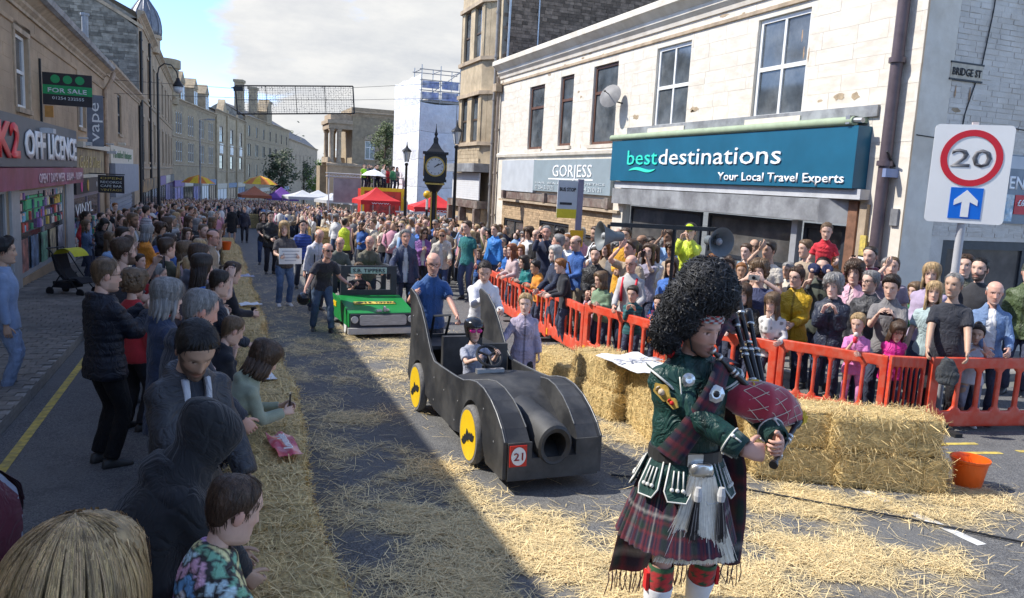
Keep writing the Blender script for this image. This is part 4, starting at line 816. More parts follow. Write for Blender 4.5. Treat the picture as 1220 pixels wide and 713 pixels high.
def shelf(F, u0, u1, z0, z1, w, name='window_display', cell=.22, pal=None, s=1):
    r = random.Random(s); mb = MB(); pal = pal or [(.6, .1, .08), (.75, .68, .6), (.1, .4, .2), (.1, .12, .2), (.7, .5, .1), (.8, .55, .5), (.05, .05, .06), (.35, .2, .5), (.2, .5, .65)]
    z = z0
    while z < z1-.05:
        u = u0
        while u < u1-.05:
            a = cell*r.uniform(.5, 1.3); h = cell*r.uniform(.6, 1.2); 
            if r.random() < .8: mb.box(u+.01, min(u+a, u1), w-r.uniform(.0, .05), w+.03, z, min(z+h, z1), col=r.choice(pal))
            u += a
        mb.box(u0, u1, w-.02, w+.04, z-.02, z, col=(.1, .1, .1)); z += cell*1.2
    return mb.build(name, GOODS, F.root, attr=True)
ALU = mat('aluminium_shopfront', (.40, .41, .42), .45, 5, .12)
o = F.win(yl(21.5), yl(28.0), -.35, 1.75, ALU, 2, 1, .05, None, .12, glass=GLASS2); shelf(F, yl(21.7), yl(27.7), .75, 1.7, .035, s=2)
for i in range(5):
    MB().box(.25+i*1.28, .25+i*1.28+.85, -.03, -.012, .12, .92).build('poster', mat('poster_%d' % i, [(.55, .25, .2), (.2, .3, .45), (.2, .45, .3), (.6, .5, .3), (.5, .5, .55)][i], .5, 4, .5, col2=(.08, .08, .1), ns2=3), o)
MB().box(1.2, 3.4, -.02, -.008, 1.5, 1.95).build('green_sale_sign', mat('bright_green_print', (.05, .55, .22), .5, 6, .1), o)
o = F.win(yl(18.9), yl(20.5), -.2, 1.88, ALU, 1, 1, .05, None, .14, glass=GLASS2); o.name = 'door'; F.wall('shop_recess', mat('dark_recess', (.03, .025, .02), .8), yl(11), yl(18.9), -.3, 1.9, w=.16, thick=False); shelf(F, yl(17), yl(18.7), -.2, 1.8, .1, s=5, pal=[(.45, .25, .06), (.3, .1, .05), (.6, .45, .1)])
F.box('pilaster', ALU, yl(20.62), yl(21.46), -.06, -.003, -.5, 1.85); F.box('pilaster', ALU, yl(28.05), yl(29.5), -.05, -.003, -1.2, 2.33)
OLIV = mat('olive_gold_fascia', (.20, .15, .09), .6, 2.5, .3, col2=(.45, .36, .18), ns2=1.6); CRM = mat('cream_roller_box', (.60, .55, .45), .6, 5, .1)
f2 = F.box('fascia', OLIV, yl(29.6), yl(36.9), -.14, -.003, 2.1, 2.95); F.box('awning_box', CRM, yl(29.6), yl(37.1), -.35, -.003, 2.98, 3.16); F.box('lower_strip', CRM, yl(29.6), yl(36.9), -.2, -.003, 1.96, 2.08)
text('Gold & Silver', f2, (yl(30.2), -.15, 2.3), .45, mat('gold_lettering', (.55, .42, .16), .4, 9, .1), 5.5, shear=.2)
DK = mat('black_sign', (.025, .022, .026), .5, 3, .3); f3 = F.box('sign_board', DK, yl(29.6), yl(36.6), -.12, -.003, 1.42, 1.94)
for k, c in enumerate(((.65, .07, .25), (.7, .42, .08), (.5, .5, .52), (.5, .5, .52))): MB().lathe([(.20 if k < 2 else .1, 0), (.20 if k < 2 else .1, .015)], 18, M=Matrix.Translation((yl(30.7+k*1.55+(.8 if k > 1 else 0)), -.121, 1.68)) @ Matrix.Rotation(pi/2, 4, 'X')).build('record_disc', mat('disc_%d' % k, c, .5, 5, .2), f3)
o = F.win(yl(29.6), yl(36.7), -.9, 1.40, mat('purple_grey_frame', (.24, .2, .26), .5, 5, .1), 2, 1, .05, None, .12, glass=GLASS2); text('VINYL', o, (.6, -.03, 1.55), .42, WTXT, 4.3, ext=.01); shelf(F, yl(29.8), yl(36.4), -.5, .45, .03, s=8)
MB().tube([(yl(38.2), -.1, -1), (yl(38.2), -.1, 5.5), (yl(38.3), -.35, 6.0), (yl(38.6), -.4, 6.3)], .09, 8).build('downpipe', mat('salmon_pipe', (.42, .31, .22), .6, 6, .2), F.root)
MB().tube([(yl(38.3), .6, 6.4), (yl(38.3), .6, 8.5)], .13, 8).tube([(yl(38.3), .6, 8.5), (yl(38.3), .6, 8.6)], .18, 8).build('flue', LEAD, F.root)
for y in (23.3, 30.2, 37.9): MB().box(yl(y), yl(y)+.4, -.5, -.15, 3.2-.02*(y-23), 3.32-.02*(y-23)).tube([(yl(y)+.2, -.1, 3.3), (yl(y)+.2, -.4, 3.3)], .03, 6).build('flood_lamp', GREYL, F.root)
# for sale board and hanging signs
t = thing('for_sale_board', 'green and black for sale board projecting above the left hand shops', 'sign', (-4.2, 24.6, 4.4), 0)
FS_G = mat('sign_green', (.02, .30, .10), .5, 5, .08); MB().box(.0, .06, -.03, .03, -1.1, .75).build('post', IRON, t); bdp = MB().box(.08, 1.25, -.025, .025, -.42, .42).build('board', DK, t)
MB().box(.08, 1.25, -.032, .032, -.14, .1).build('green_band', FS_G, bdp); text('FOR SALE', bdp, (.2, -.036, -.09), .12, GTXT, .92, bold=.02); text('01254 232555', bdp, (.3, -.028, -.27), .08, GTXT, .75)
for k in range(3): MB().lathe([(.11, 0), (.11, .012)], 16, M=Matrix.Translation((.38+.29*k, -.024, .26)) @ Matrix.Rotation(pi/2, 4, 'X')).build('badge', FS_G, bdp)
MB().box(.12, .32, -.06, .06, -.75, -.45).build('alarm_box', mat('orange_box', (.5, .24, .06), .5), t)
t = thing('vertical_banner', 'tall narrow grey banner sign hanging beside the record shop', 'banner', (-4.2, 30.6, 3.9), 0); bb = MB().box(.35, .85, -.02, .02, -.85, .85).build('banner', mat('banner_grey', (.16, .18, .22), .6, 3, .25), t); MB().tube([(0, 0, .8), (.9, 0, .8)], .02, 6).tube([(0, 0, -.8), (.9, 0, -.8)], .02, 6).build('bracket', IRON, t)
text('vape', bb, (.72, -.025, -.7), .34, WTXT, 1.3, rot=(0, -pi/2, 0))
t = thing('hanging_sign', 'black square hanging sign with white and orange lettering beside the record shop', 'sign', (-4.2, 32.5, 1.75), 0); bb = MB().box(.42, 1.28, -.03, .03, -.32, .32).build('board', DK, t); MB().tube([(0, 0, .36), (1.3, 0, .36)], .02, 6).build('bracket', IRON, t)
for k, (s_, c_) in enumerate((('OPEN', YEL), ('RECORDS', GTXT), ('CAFE BAR', GTXT), ('VINTAGE', YEL))): text(s_, bb, (.5, -.035, .17-k*.14), .085, c_, .7)
# grey shop
F = Fac('grey_shuttered_shop', 'sandstone building with grey shuttered shop beyond the record shop', (-4.2, 38.5), (-4.2, 57)); yl2 = lambda y: y-38.5
up = [(yl2(44.1), yl2(45.9), 3.95, 5.9)]; aw = F.wall('wall', SAND, 0, 18.5, -2.6, 6.3, up, .18); F.field('ashlar_block', SAND, .1, 18.4, 3.5, 6.2, .8, .34, .006, .005, up, parent=aw, seed=23)
F.win(*up[0], DARKP, 1, 2, .1, SANDL, .09); F.cornice(SANDL, 0, 18.5, 6.3, CPROF); roofplane(F, SLATE, 0, 18.5, -.2, 6.85, 5, 9.2, w2=10, z2=6.5)
f2 = F.box('fascia', CRM, yl2(39.3), yl2(50.3), -.16, -.003, 2.5, 3.3); text('Furnished Antiques', f2, (yl2(40.2), -.17, 2.75), .4, mat('green_lettering', (.05, .2, .08), .5), 9, shear=.2)
GBL = mat('blue_grey_shutter', (.24, .27, .33), .55, 4, .12); mb = MB()
for k in range(34): mb.box(yl2(39.6), yl2(50.2), -.06-(k % 2)*.02, -.003, -1.4+k*.11, -1.4+k*.11+.105)
mb.build('shutter_slats', GBL, F.root); F.box('shutter_box', GBL, yl2(39.6), yl2(52), -.3, -.003, 1.0, 2.5); F.box('door_panel', DARKP, yl2(50.4), yl2(52.2), -.05, -.004, -1.6, 1.0)
pipe(F, 18.2, -1.5, 6.2, IRON, .09); 
t = tag(MB().tube([(-4.15, 43.5, 3.45), (-3.9, 43.5, 3.45), (-3.9, 43.9, 3.45)], .07, 8).build('wall_lamp', CRM), 'small cream wall lamp above the grey shuttered shop', 'lamp')
# ================================================================== FAR BUILDINGS
def far_block(name, label, p0, p1, zb, eave, m, rows, wm, shop=None, cor=True, depth=9, ridge=3.5, group=None, gaps=None):
    F = Fac(name, label, p0, p1); L = F.len; holes = []
    for (z0, z1, n, ww, cols, pair) in rows:
        for i in range(n):
            c = L*(i+.5)/n
            for d in ([0] if pair == 1 else [(k-(pair-1)/2)*(ww+.28) for k in range(pair)]): holes.append((c+d-ww/2, c+d+ww/2, z0, z1, cols))
    a = F.wall('wall', m, 0, L, zb, eave, [h[:4] for h in holes], .18)
    for h in holes:
        F.win(*h[:4], wm, h[4], 2, .1, None, .08)
    mb = MB()
    for h in holes: mb.box(h[0]-.12, h[1]+.12, -.07, -.003, h[2]-.16, h[2]-.004).box(h[0]-.1, h[1]+.1, -.05, -.003, h[3]+.004, h[3]+.22)
    tag(mb.build('sills_and_lintels', SANDL, F.root), kind='stuff')
    for z in {h[2]-.55 for h in holes}: F.cornice(SANDL, 0, L, z, [(0, 0), (.08, .03), (.1, .14), (0, .2)], 'string_course')
    if cor: F.cornice(SANDL, -.1, L+.1, eave-.05, [(a*1.2, b) for a, b in CPROF])
    roofplane(F, SLATE, 0, L, .1, eave+.4, depth*.5, eave+ridge, w2=depth, z2=eave)
    mb = MB().add([(0, .02, zb), (0, depth, zb), (0, depth, eave), (0, depth*.5, eave+ridge), (0, .02, eave)], [(0, 4, 3, 2, 1)]); mb.build('gable_wall', RUBBLE, F.root)
    if shop:
        n = len(shop); w = L/n
        for i, (fc, gc) in enumerate(shop):
            F.box('fascia', fc, w*i+.2, w*(i+1)-.2, -.18, -.003, zb+4.1, zb+4.9)
            F.box('shop_window', gc, w*i+.35, w*(i+1)-.35, -.08, -.003, zb+1.2, zb+4.0); 
            for q in (0, .33, .66, 1): F.box('mullion', DARKP, w*i+.35+(w-.7)*q-.05, w*i+.35+(w-.7)*q+.05, -.11, -.081, zb+1.2, zb+4.0)
    return F
SGL = mat('shop_blue', (.10, .10, .32), .5, 2, .4, col2=(.4, .25, .5), ns2=.8); PAL = [mat('fascia_%s' % n, c, .5, 3, .15) for n, c in (('purple', (.16, .08, .30)), ('cream', (.55, .5, .42)), ('dark', (.05, .05, .06)), ('blue', (.12, .2, .35)), ('rust', (.35, .14, .06)))]
GILT = mat('gilt_dark_fascia', (.06, .04, .03), .5, 1.2, .4, col2=(.5, .27, .08), ns2=.9)
FB_ = far_block('ornate_sandstone_building', 'three storey sandstone building with lead dome and rubble gable on the left', (-4.2, 57), (-4.2, 107), -3.4, 11.6, SAND, [(2.7, 5.7, 8, 1.15, 1, 2), (7.3, 10.1, 8, 1.15, 1, 2)], DARKP, [(GILT, GLASS2), (GILT, GLASS2), (PAL[0], GLASS2), (PAL[1], SGL), (PAL[2], GLASS2)], ridge=2.5)
R_ = FB_.root
gm = MB(); gm.add([(-.02, -.05, -2.5), (-.02, 14, -2.5), (-.02, 14, 13.4), (-.02, 5, 13.4), (-.02, 2.4, 12.4), (-.02, .9, 11.6), (-.02, -.05, 11.0)], [(0, 6, 5, 4, 3, 2, 1)]); gg = gm.build('gable_face', RUBBLE, R_)
mb = MB(); r = random.Random(9); z = 5.5
while z < 13.3:
    u = .05; h = r.uniform(.14, .24)
    while u < 9.5:
        l = r.uniform(.3, .75); zt = 11.0+.66*min(u, .9)+max(0, min(u-.9, 1.5))*.53+max(0, u-2.4)*.38
        if z+h < zt: mb.box(-.04-r.uniform(0, .05), -.015, u+.015, u+l, z+.012, z+h)
        u += l
    z += h
tag(mb.build('gable_stones', RUBBLE, gg), kind='stuff')
MB().rings([[(-.12, w, z-.0), (.3, w, z), (.3, w, z+.22), (-.12, w, z+.22)] for w, z in ((-.3, 10.95), (.9, 11.65), (2.4, 12.45), (5, 13.45), (9, 13.45))]).build('gable_coping', SANDL, R_)
MB().box(-.2, 1.1, 4.2, 5.6, 12.8, 15.2).box(-.28, 1.18, 4.1, 5.7, 15.2, 15.5).build('chimney', RUBBLE, R_)
mb = MB(); mb.lathe([(1.15, 11.4), (1.15, 12.4), (1.3, 12.5), (1.3, 12.75), (1.1, 12.8)], 12, (15, .6, 0)); tw = mb.build('turret_drum', SANDL, R_)
dp = [(1.22, 12.75), (1.25, 13.1), (1.22, 13.6), (1.12, 14.1), (.92, 14.6), (.62, 15.05), (.34, 15.45), (.18, 15.9), (.12, 16.2), (.2, 16.35), (.06, 16.6), (.03, 17.2)]
LEADB = mat('dome_lead', (.19, .20, .225), .45, 3, .3, 6, .2, metal=.3)
mb = MB().lathe(dp, 24, (15, .6, 0)); dm = mb.build('dome', LEADB, R_, True)
mb = MB()
for k in range(12):
    a = 2*pi*k/12; mb.tube([(15+(r_+.02)*cos(a), .6+(r_+.02)*sin(a), z) for r_, z in dp[:9]], .045, 5)
tag(mb.build('dome_ribs', LEADB, dm), kind='stuff')
for k in range(3): MB().box(22+k*9, 23.4+k*9, 3, 4.2, 12, 15).box(21.9+k*9, 23.5+k*9, 2.9, 4.3, 15, 15.25).build('chimney', SAND, R_)
pipe(FB_, 9.5, -2.5, 11.4, IRON, .09); pipe(FB_, 1.2, -2.5, 11, IRON, .09)
# dormered block where the street bends
FC = far_block('dormered_stone_building', 'weathered stone building with dormers and rows of triple windows at the bend', (-4.2, 107.5), (.9, 135), -4.2, 10.4, SANDG, [(3.1, 5.6, 4, .95, 1, 3), (6.6, 9.2, 4, .95, 1, 3)], WHITEP, [(PAL[0], SGL), (PAL[1], GLASS2), (PAL[2], SGL), (PAL[1], WHITEP), (PAL[3], GLASS2)], ridge=3)
for k in range(3):
    u = 6+k*8
    d = MB(); d.box(u-1.3, u+1.3, .1, 3, 10.5, 13.2).prism([(u-1.5, 13.2), (u+1.5, 13.2), (u, 14.6)], lambda a, b, t: (a, t, b), 0., 3); dd = d.build('dormer', SANDG, FC.root)
    for q in (-.6, .6): FC.win(u+q-.45, u+q+.45, 11.0, 12.8, WHITEP, 1, 2, .05, None, .08, parent=dd)
FC_t = MB().lathe([(1.7, 10), (1.7, 14.2), (1.95, 14.3), (1.95, 15.3), (1.6, 15.4)], 14, (1.2, 1.2, 0)).build('round_chimney_turret', SANDG, FC.root)
FD = far_block('infill_building', 'stone building with dark windows above white panels in the middle of the left row', (.95, 135.2), (6.5, 165), -4.9, 11.2, SANDY, [(2.4, 4.6, 3, 3.0, 2, 1), (6.7, 9.2, 3, 3.0, 2, 1)], DARKP, [(PAL[1], WHITEP), (PAL[3], GLASS2), (PAL[1], PAL[3])], ridge=2)
for k in range(3): FD.box('white_panel', WHITEP, FD.len*(k+.5)/3-1.5, FD.len*(k+.5)/3+1.5, -.05, -.003, 4.9, 6.5)
for k in range(4): u = FD.len*k/3; MB().box(max(0, u-.5), min(FD.len, u+.5), -.25, -.003, -3, 12.2 if k in (1, 2) else 11.0).build('pilaster', SANDY, FD.root)
MB().prism([(6, 11.7), (10, 11.7), (8, 13.8)], lambda a, b, t: (a, t, b), -.1, 1).build('pediment', SANDY, FD.root)
FE = far_block('far_stone_terrace', 'distant brown stone terrace with tall chimneys in the left row', (6.6, 165.3), (19.3, 215), -6.2, 12.5, SANDG, [(1.0, 3.6, 7, 1.2, 1, 1), (5.2, 7.6, 7, 1.2, 1, 2), (9, 11.2, 7, 1.2, 1, 1)], DARKP, [(PAL[2], GLASS2), (PAL[1], GLASS2), (PAL[4], GLASS2), (PAL[3], GLASS2)], ridge=2.8)
for u in (4, 17, 33): MB().box(u, u+2.2, 1.5, 3, 13, 19.5 if u < 30 else 18).box(u-.2, u+2.4, 1.3, 3.2, 19.5 if u < 30 else 18, 20 if u < 30 else 18.5).build('chimney', SANDG, FE.root)
MB().box(20, 26, -.3, 2, 12.5, 15.2).prism([(19.8, 15.2), (26.2, 15.2), (23, 18)], lambda a, b, t: (a, t, b), -.3, 2).build('stone_gable', SANDG, FE.root)
FF = far_block('furthest_terrace', 'furthest pale stone houses before the trees at the end of the street', (19.4, 215.5), (37, 300), -9, 10.5, SANDL, [(0.5, 3, 8, 1.3, 1, 1), (5, 7.4, 8, 1.3, 1, 1)], DARKP, None, ridge=4)
# town hall like building at the end on the right
FT = Fac('classical_stone_hall', 'grey stone classical hall with columned corner porch at the far end', (12.2, 88), (21.5, 88))
wn = [(3.75, 4.85, 4.3, 6.3)]
FT.wall('wall', SANDG, 2.35, 9.3, 3.0, 9.0, wn, .3); FT.wall('base_wall', SAND, -.3, 9.3, -4, 3.4, (), w=-.12); FT.cornice(SANDL, 2.2, 9.4, 8.8, CPROF); FT.cornice(SANDL, -.4, 9.4, 3.35, [(.12, 0), (.3, .1), (.3, .3), (.12, .4)], 'string_course')
FT.win(*wn[0], WHITEP, 2, 2, .15, SANDL, .1, meet=.65); MB().prism([(3.6, 6.35), (5.0, 6.35), (4.85, 6.75), (4.3, 7.0), (3.75, 6.75)], lambda a, b, t: (a, t, b), -.1, -.004).build('window_arch', SANDL, FT.root)
MB().box(-.2, 2.345, -.15, 5, 7.35, 7.9).box(-.35, 2.345, -.35, 5, 7.9, 8.3).box(0, 2.345, .05, 5, 8.3, 8.95).build('entablature', SANDL, FT.root)
for u, w in ((.15, .2), (.95, .2), (.15, 4.4), (.95, 4.4)): MB().lathe([(.34, 3.7), (.34, 3.9), (.26, 4.0), (.23, 7.0), (.33, 7.15), (.33, 7.34)], 14, (u, w, 0)).build('column', SANDL, FT.root, True)
MB().box(-.25, .0, 0, 5, 3.76, 4.3).box(-.2, 2.3, 4.9, 5.2, 3.4, 4.4).build('parapet', SANDL, FT.root); MB().box(2.3, 9.3, .3, 8, 9.25, 9.8).build('attic', SANDG, FT.root); MB().box(-.3, 9.3, 6, 9, -4, 3.4).build('rear_podium', SANDG, FT.root)
MB().add([(2.36, .02, 3), (2.36, 8, 3), (2.36, 8, 9), (2.36, .02, 9)], [(0, 3, 2, 1)]).build('return_wall', SANDG, FT.root)
# building wrapped in scaffold sheeting
t = thing('sheeted_scaffold', 'tall scaffold wrapped in white plastic sheeting beside the red tents', 'scaffolding', (13.6, 54.4, gz(54.4)))
SHEET = mat('white_scaffold_sheet', (.78, .80, .84), .55, 2.5, .1, 5, .9, bdist=.08); rr = np.random.default_rng(3)
def sheetpanel(u0, u1, z0, z1, f, nu=10, nz=8):
    mb = MB(); g = rr.normal(0, 1, (nu+1, nz+1)); vs = []
    for j in range(nz+1):
        for i in range(nu+1):
            e = sin(pi*i/nu)*sin(pi*j/nz); vs.append(f(u0+(u1-u0)*i/nu, z0+(z1-z0)*j/nz+.10*sin(pi*i/nu)*(1 if j in (0, nz) else 0)*-1, -.12*e+.05*g[i, j]*e))
    mb.add(vs, [(j*(nu+1)+i, j*(nu+1)+i+1, (j+1)*(nu+1)+i+1, (j+1)*(nu+1)+i) for j in range(nz) for i in range(nu)]); o = mb.build('sheet_panel', SHEET, t, True)
Z0 = 1.63
for k in range(5):
    for a, b in ((0, 2.6), (2.64, 5.2)): sheetpanel(a, b, -.2+k*1.92, -.2+k*1.92+1.9, lambda u, z, d: (u, d, z))
for k in range(6):
    for a, b in ((0, 2.6), (2.64, 5.3), (5.34, 8.2)): sheetpanel(8.2-b, 8.2-a, -.2+k*1.92, -.2+k*1.92+1.9, lambda u, z, d: (-.03+d, 8.2-u, z))
mb = MB()
for x in (.05, 1.4, 2.8, 4.4):
    for y in (.1, 2.2): mb.tube([(x, y, 0), (x, y, 11.9 if x < 4 else 9.6)], .03, 6)
for z in (9.5, 10.2, 10.9, 11.6):
    for y in (.1, 2.2): mb.tube([(-.1, y, z), (3.2, y, z)], .03, 6)
    for x in (.05, 1.4, 2.8): mb.tube([(x, -.1, z), (x, 2.4, z)], .03, 6)
mb.tube([(.05, .1, 9.5), (2.8, .1, 11.6)], .03, 6).tube([(.05, .1, -1), (.05, .1, 9)], .04, 6).box(0, 3, .1, 2.2, 9.42, 9.48)
tag(mb.build('scaffold_tubes', STEEL, t), kind='stuff'); DEB = mat('blue_debris_net', (.28, .33, .55), .7, 3, .4, col2=(.6, .62, .66), ns2=2)
for z in (9.6, 10.35): MB().box(.1, 1.3, .06, .09, z, z+.5).build('net_panel', DEB, t); MB().box(1.5, 2.7, .06, .09, z, z+.55).build('net_panel', DEB, t)
MB().box(1.2, 5.3, 2.4, 8, 0, 9.9).build('inner_building', RUBBLE, t)
# ------------------------------------------------------------------ trees
BARK = mat('bark', (.12, .09, .065), .9, 12, .3, 20, .6); 
def tree(label, x, y, h, rx, rz, zc, n, leaf, col, seed, size=.22, group=None):
    r = random.Random(seed); t = thing('leafy_tree', label, 'tree', (x, y, gz(y)), 0, group); mb = MB()
    mb.tube([(0, 0, -.2), (.05, 0, h*.3), (-.05, .05, h*.6), (0, 0, h*.9)], [.18*h/8, .14*h/8, .09*h/8, .02], 8); tips = []
    for k in range(14):
        a = r.uniform(0, 2*pi); z = h*r.uniform(.3, .8); e = Vector((cos(a)*rx*r.uniform(.5, .9), sin(a)*rx*r.uniform(.5, .9), min(h*.97, z+h*r.uniform(.08, .2)))); mb.tube([(0, 0, z), e*.5+Vector((0, 0, z*.5+.15)), e], [.06*h/8, .04*h/8, .012], 5); tips.append(e)
    smooth(mb.build('trunk', BARK, t)); cl = []
    for k in range(34): 
        a, s, q = r.uniform(0, 2*pi), sqrt(r.random()), r.uniform(-1, 1); w = sqrt(max(0, 1-q*q))*.9+.1; cl.append((Vector((cos(a)*rx*s*w, sin(a)*rx*s*w, zc+q*rz)), r.uniform(.25, .5)*rx, r.uniform(.6, 1.35)))
    lb = MB()
    for k in range(n):
        c, rad, b = r.choice(cl); p = c+Vector((r.gauss(0, 1), r.gauss(0, 1), r.gauss(0, .8)))*rad*.5; d = Vector((r.uniform(-1, 1), r.uniform(-1, 1), r.uniform(-.6, .6))).normalized(); q = d.orthogonal().normalized(); s = size*r.uniform(.6, 1.3); v = d.cross(q)
        lb.add([p-d*s*.5, p+q*s*.28+v*.02, p+d*s*.5, p-q*s*.28+v*.02], [(0, 1, 2, 3)])
    lb.build('crown', mat('leaf_'+leaf, col, .6, .8, .25, island=.35), t); return t
tree('slim pale green birch tree standing in front of the classical hall', 14.3, 69, 9.6, 1.5, 3.6, 5.4, 5200, 'birch', (.10, .13, .045), 1, .20)
tree('round bright green tree low beside the hall porch at the street end', 23.6, 182, 11, 3.2, 3.6, 6.4, 1800, 'bright', (.13, .20, .03), 2, .6)
for k, (x, y, h, r_) in enumerate(((12.5, 152, 11.5, 2.6), (21, 262, 24, 7), (33, 330, 22, 8), (44, 330, 18, 8), (27, 250, 14, 4))): tree(['dark tree standing against the far terrace front', 'broad dark tree rising above the distant rooftops', 'dark tree closing the far end of the street', 'wide dark tree behind the bright green one', 'small dark tree beside the furthest houses'][k], x, y, h, r_, h*.36, h*.58, 1800, 'dark', (.055, .075, .035), 10+k, .55*h/12)
# ================================================================== STREET FURNITURE
def lantern_post(label, x, y, h):
    t = thing('street_lamp', label, 'lamp post', (x, y, gz(y)), 0, 'lantern posts on the right side'); mb = MB()
    mb.lathe([(.16, 0), (.16, .6), (.1, .75), (.075, 1.2), (.055, h-.85), (.09, h-.8), (.09, h-.74), (.05, h-.7)], 12); smooth(mb.build('post', IRON, t))
    MB().lathe([(.10, h-.66), (.19, h-.2)], 8).build('lamp_glass', mat('frosted_glass', (.55, .57, .58), .3, 3, .1), t)
    mb = MB().lathe([(.24, h-.2), (.2, h-.13), (.07, h-.02), (.03, h+.08), (.012, h+.25)], 8)
    for k in range(4): a = pi/4+k*pi/2; mb.tube([(.10*cos(a), .1*sin(a), h-.68), (.2*cos(a), .2*sin(a), h-.2)], .014, 5)
    mb.build('lamp_cap', IRON, t)
lantern_post('shorter black lantern lamp post left of the town clock', 8.44, 36, 5.0); lantern_post('taller black lantern lamp post right of the town clock', 8.99, 30, 5.5)
t = thing('tall_street_lamp', 'tall black street lamp with curved swan neck arm on the left pavement', 'lamp post', (-3.35, 62, gz(62)))
mb = MB().tube([(0, 0, 0), (0, 0, 10.7)], [.11, .07], 10).tube([(0, 0, 10.6), (.1, 0, 11.1), (.45, 0, 11.4), (.9, 0, 11.35), (1.25, 0, 10.9), (1.32, 0, 10.5)], .045, 8); smooth(mb.build('post', IRON, t)); MB().lathe([(.1, 10.5), (.16, 10.3), (.34, 10.0), (.36, 9.9)], 14, (1.32, 0, 0)).build('lamp_hood', IRON, t, True); MB().lathe([(.32, 9.92), (.30, 9.6), (.12, 9.45)], 14, (1.32, 0, 0)).build('lamp_globe', mat('frosted_glass', (.55, .57, .58)), t, True)
t = thing('slim_lamp_post', 'slim grey modern lamp post before the bend of the street', 'lamp post', (-.9, 92, gz(92))); smooth(MB().tube([(0, 0, 0), (0, 0, 10.2), (.9, 0, 10.35)], [.1, .06, .05], 8).build('post', LEAD, t)); MB().box(.7, 1.5, -.12, .12, 10.28, 10.42).build('lamp_head', LEAD, t)
# town clock
t = thing('town_clock', 'black and gold four sided town clock on a post among the crowd', 'clock', (7.75, 28.5, gz(28.5)), radians(-14)); GOLD = mat('gold_paint', (.45, .31, .08), .4, 8, .2, metal=.5)
zc = 3.84; mb = MB().lathe([(.30, 0), (.30, .5), (.2, .6), (.19, 1.0), (.13, 1.2), (.12, 2.9), (.2, 3.0), (.36, 3.25), (.36, 3.32)], 12); mb.box(-.42, .42, -.42, .42, 3.3, 3.4); smooth(mb.build('post', IRON, t), 30)
MB().tube([(-.09, -.1, .9), (-.09, -.1, 3)], .02, 5).tube([(.09, -.1, .9), (.09, -.1, 3)], .02, 5).box(-.36, .36, -.425, -.42, 3.2, 3.26).build('gold_trim', GOLD, t)
hd = MB().box(-.39, .39, -.39, .39, 3.4, 4.3).box(-.46, .46, -.46, .46, 4.3, 4.38); hd.build('clock_case', IRON, t); MB().lathe([(.46, 4.38), (.3, 4.5), (.16, 4.66), (.12, 4.72), (.12, 4.86), (.05, 4.95), (.09, 5.03), (.05, 5.1), (.02, 5.25), (.01, 5.4)], 4, M=Matrix.Rotation(pi/4, 4, 'Z')).build('clock_roof', IRON, t)
for k in range(4):
    Mx = Matrix.Rotation(k*pi/2, 4, 'Z') @ Matrix.Translation((0, -.392, 3.85)) @ Matrix.Rotation(pi/2, 4, 'X')
    f = MB().lathe([(.31, 0), (.31, .012)], 28, M=Mx).build('clock_face', mat('clock_dial', (.52, .55, .57), .35, 4, .05), t)
    MB().lathe([(.36, -.0), (.36, .03), (.31, .03), (.31, .0)], 28, M=Mx, cap=False).build('dial_ring', GOLD, f)
    q = MB()
    for j in range(12): q.box(-.01, .01, .235, .29, .013, .018, M=Mx @ Matrix.Rotation(j*pi/6, 4, 'Z'))
    q.box(-.012, .012, -.04, .26, .02, .026, M=Mx @ Matrix.Rotation(radians(-62), 4, 'Z')).box(-.014, .014, -.04, .17, .02, .026, M=Mx @ Matrix.Rotation(radians(-50), 4, 'Z')); tag(q.build('hands_and_hours', IRON, f), kind='stuff')
# bus stop pole
t = thing('bus_stop_pole', 'grey bus stop pole with yellow panel outside the brick salon front', 'bus stop', (8.42, 17.5, gz(17.5)), radians(-12)); PG = mat('purple_grey_post', (.22, .20, .27), .5, 6, .1)
MB().box(-.07, .07, -.04, .04, 0, 3.25).build('post', PG, t); fl = MB().box(-.56, -.071, -.03, .03, 2.30, 3.2).build('flag', GREYL, t); MB().box(-.56, -.08, -.036, .036, 2.3, 2.52).build('yellow_strip', mat('yellow_panel', (.65, .52, .02), .5, 6, .08), fl); text('BUS STOP', fl, (-.52, -.04, 2.95), .09, IRON, .4, bold=.02); MB().box(-.5, -.2, -.037, -.03, 2.62, 2.68).build('logo_bar', IRON, fl)
MB().box(-.2, .12, -.07, -.045, 1.62, 2.02).build('notice', mat('orange_yellow_panel', (.75, .42, .01), .5, 6, .08), t)
# speed limit sign
t = thing('speed_limit_sign', 'white 20 sign with red ring and blue arrow panel on a grey pole', 'road sign', (9.08, 7.49, gz(7.49)), radians(-39)); t.scale = (1.13,)*3; SIGNW = mat('sign_white', (.80, .80, .78), .4, 3, .03)
smooth(MB().tube([(0, .045, 0), (0, .045, 3.3)], .044, 12).build('pole', mat('grey_pole', (.42, .42, .43), .5, 5, .12), t)); zb = 2.27; mb = MB()
def rrect(x0, x1, z0, z1, r, n=5):
    P = []
    for cx, cz, a0 in ((x1-r, z0+r, -90), (x1-r, z1-r, 0), (x0+r, z1-r, 90), (x0+r, z0+r, 180)):
        for k in range(n+1): a = radians(a0+90*k/n); P.append((cx+r*cos(a), cz+r*sin(a)))
    return P
pl = mb.prism(rrect(-.40, .40, zb, zb+1.10, .05), lambda u, v, t_: (u, t_, v), .0, -.014).build('plate', SIGNW, t)
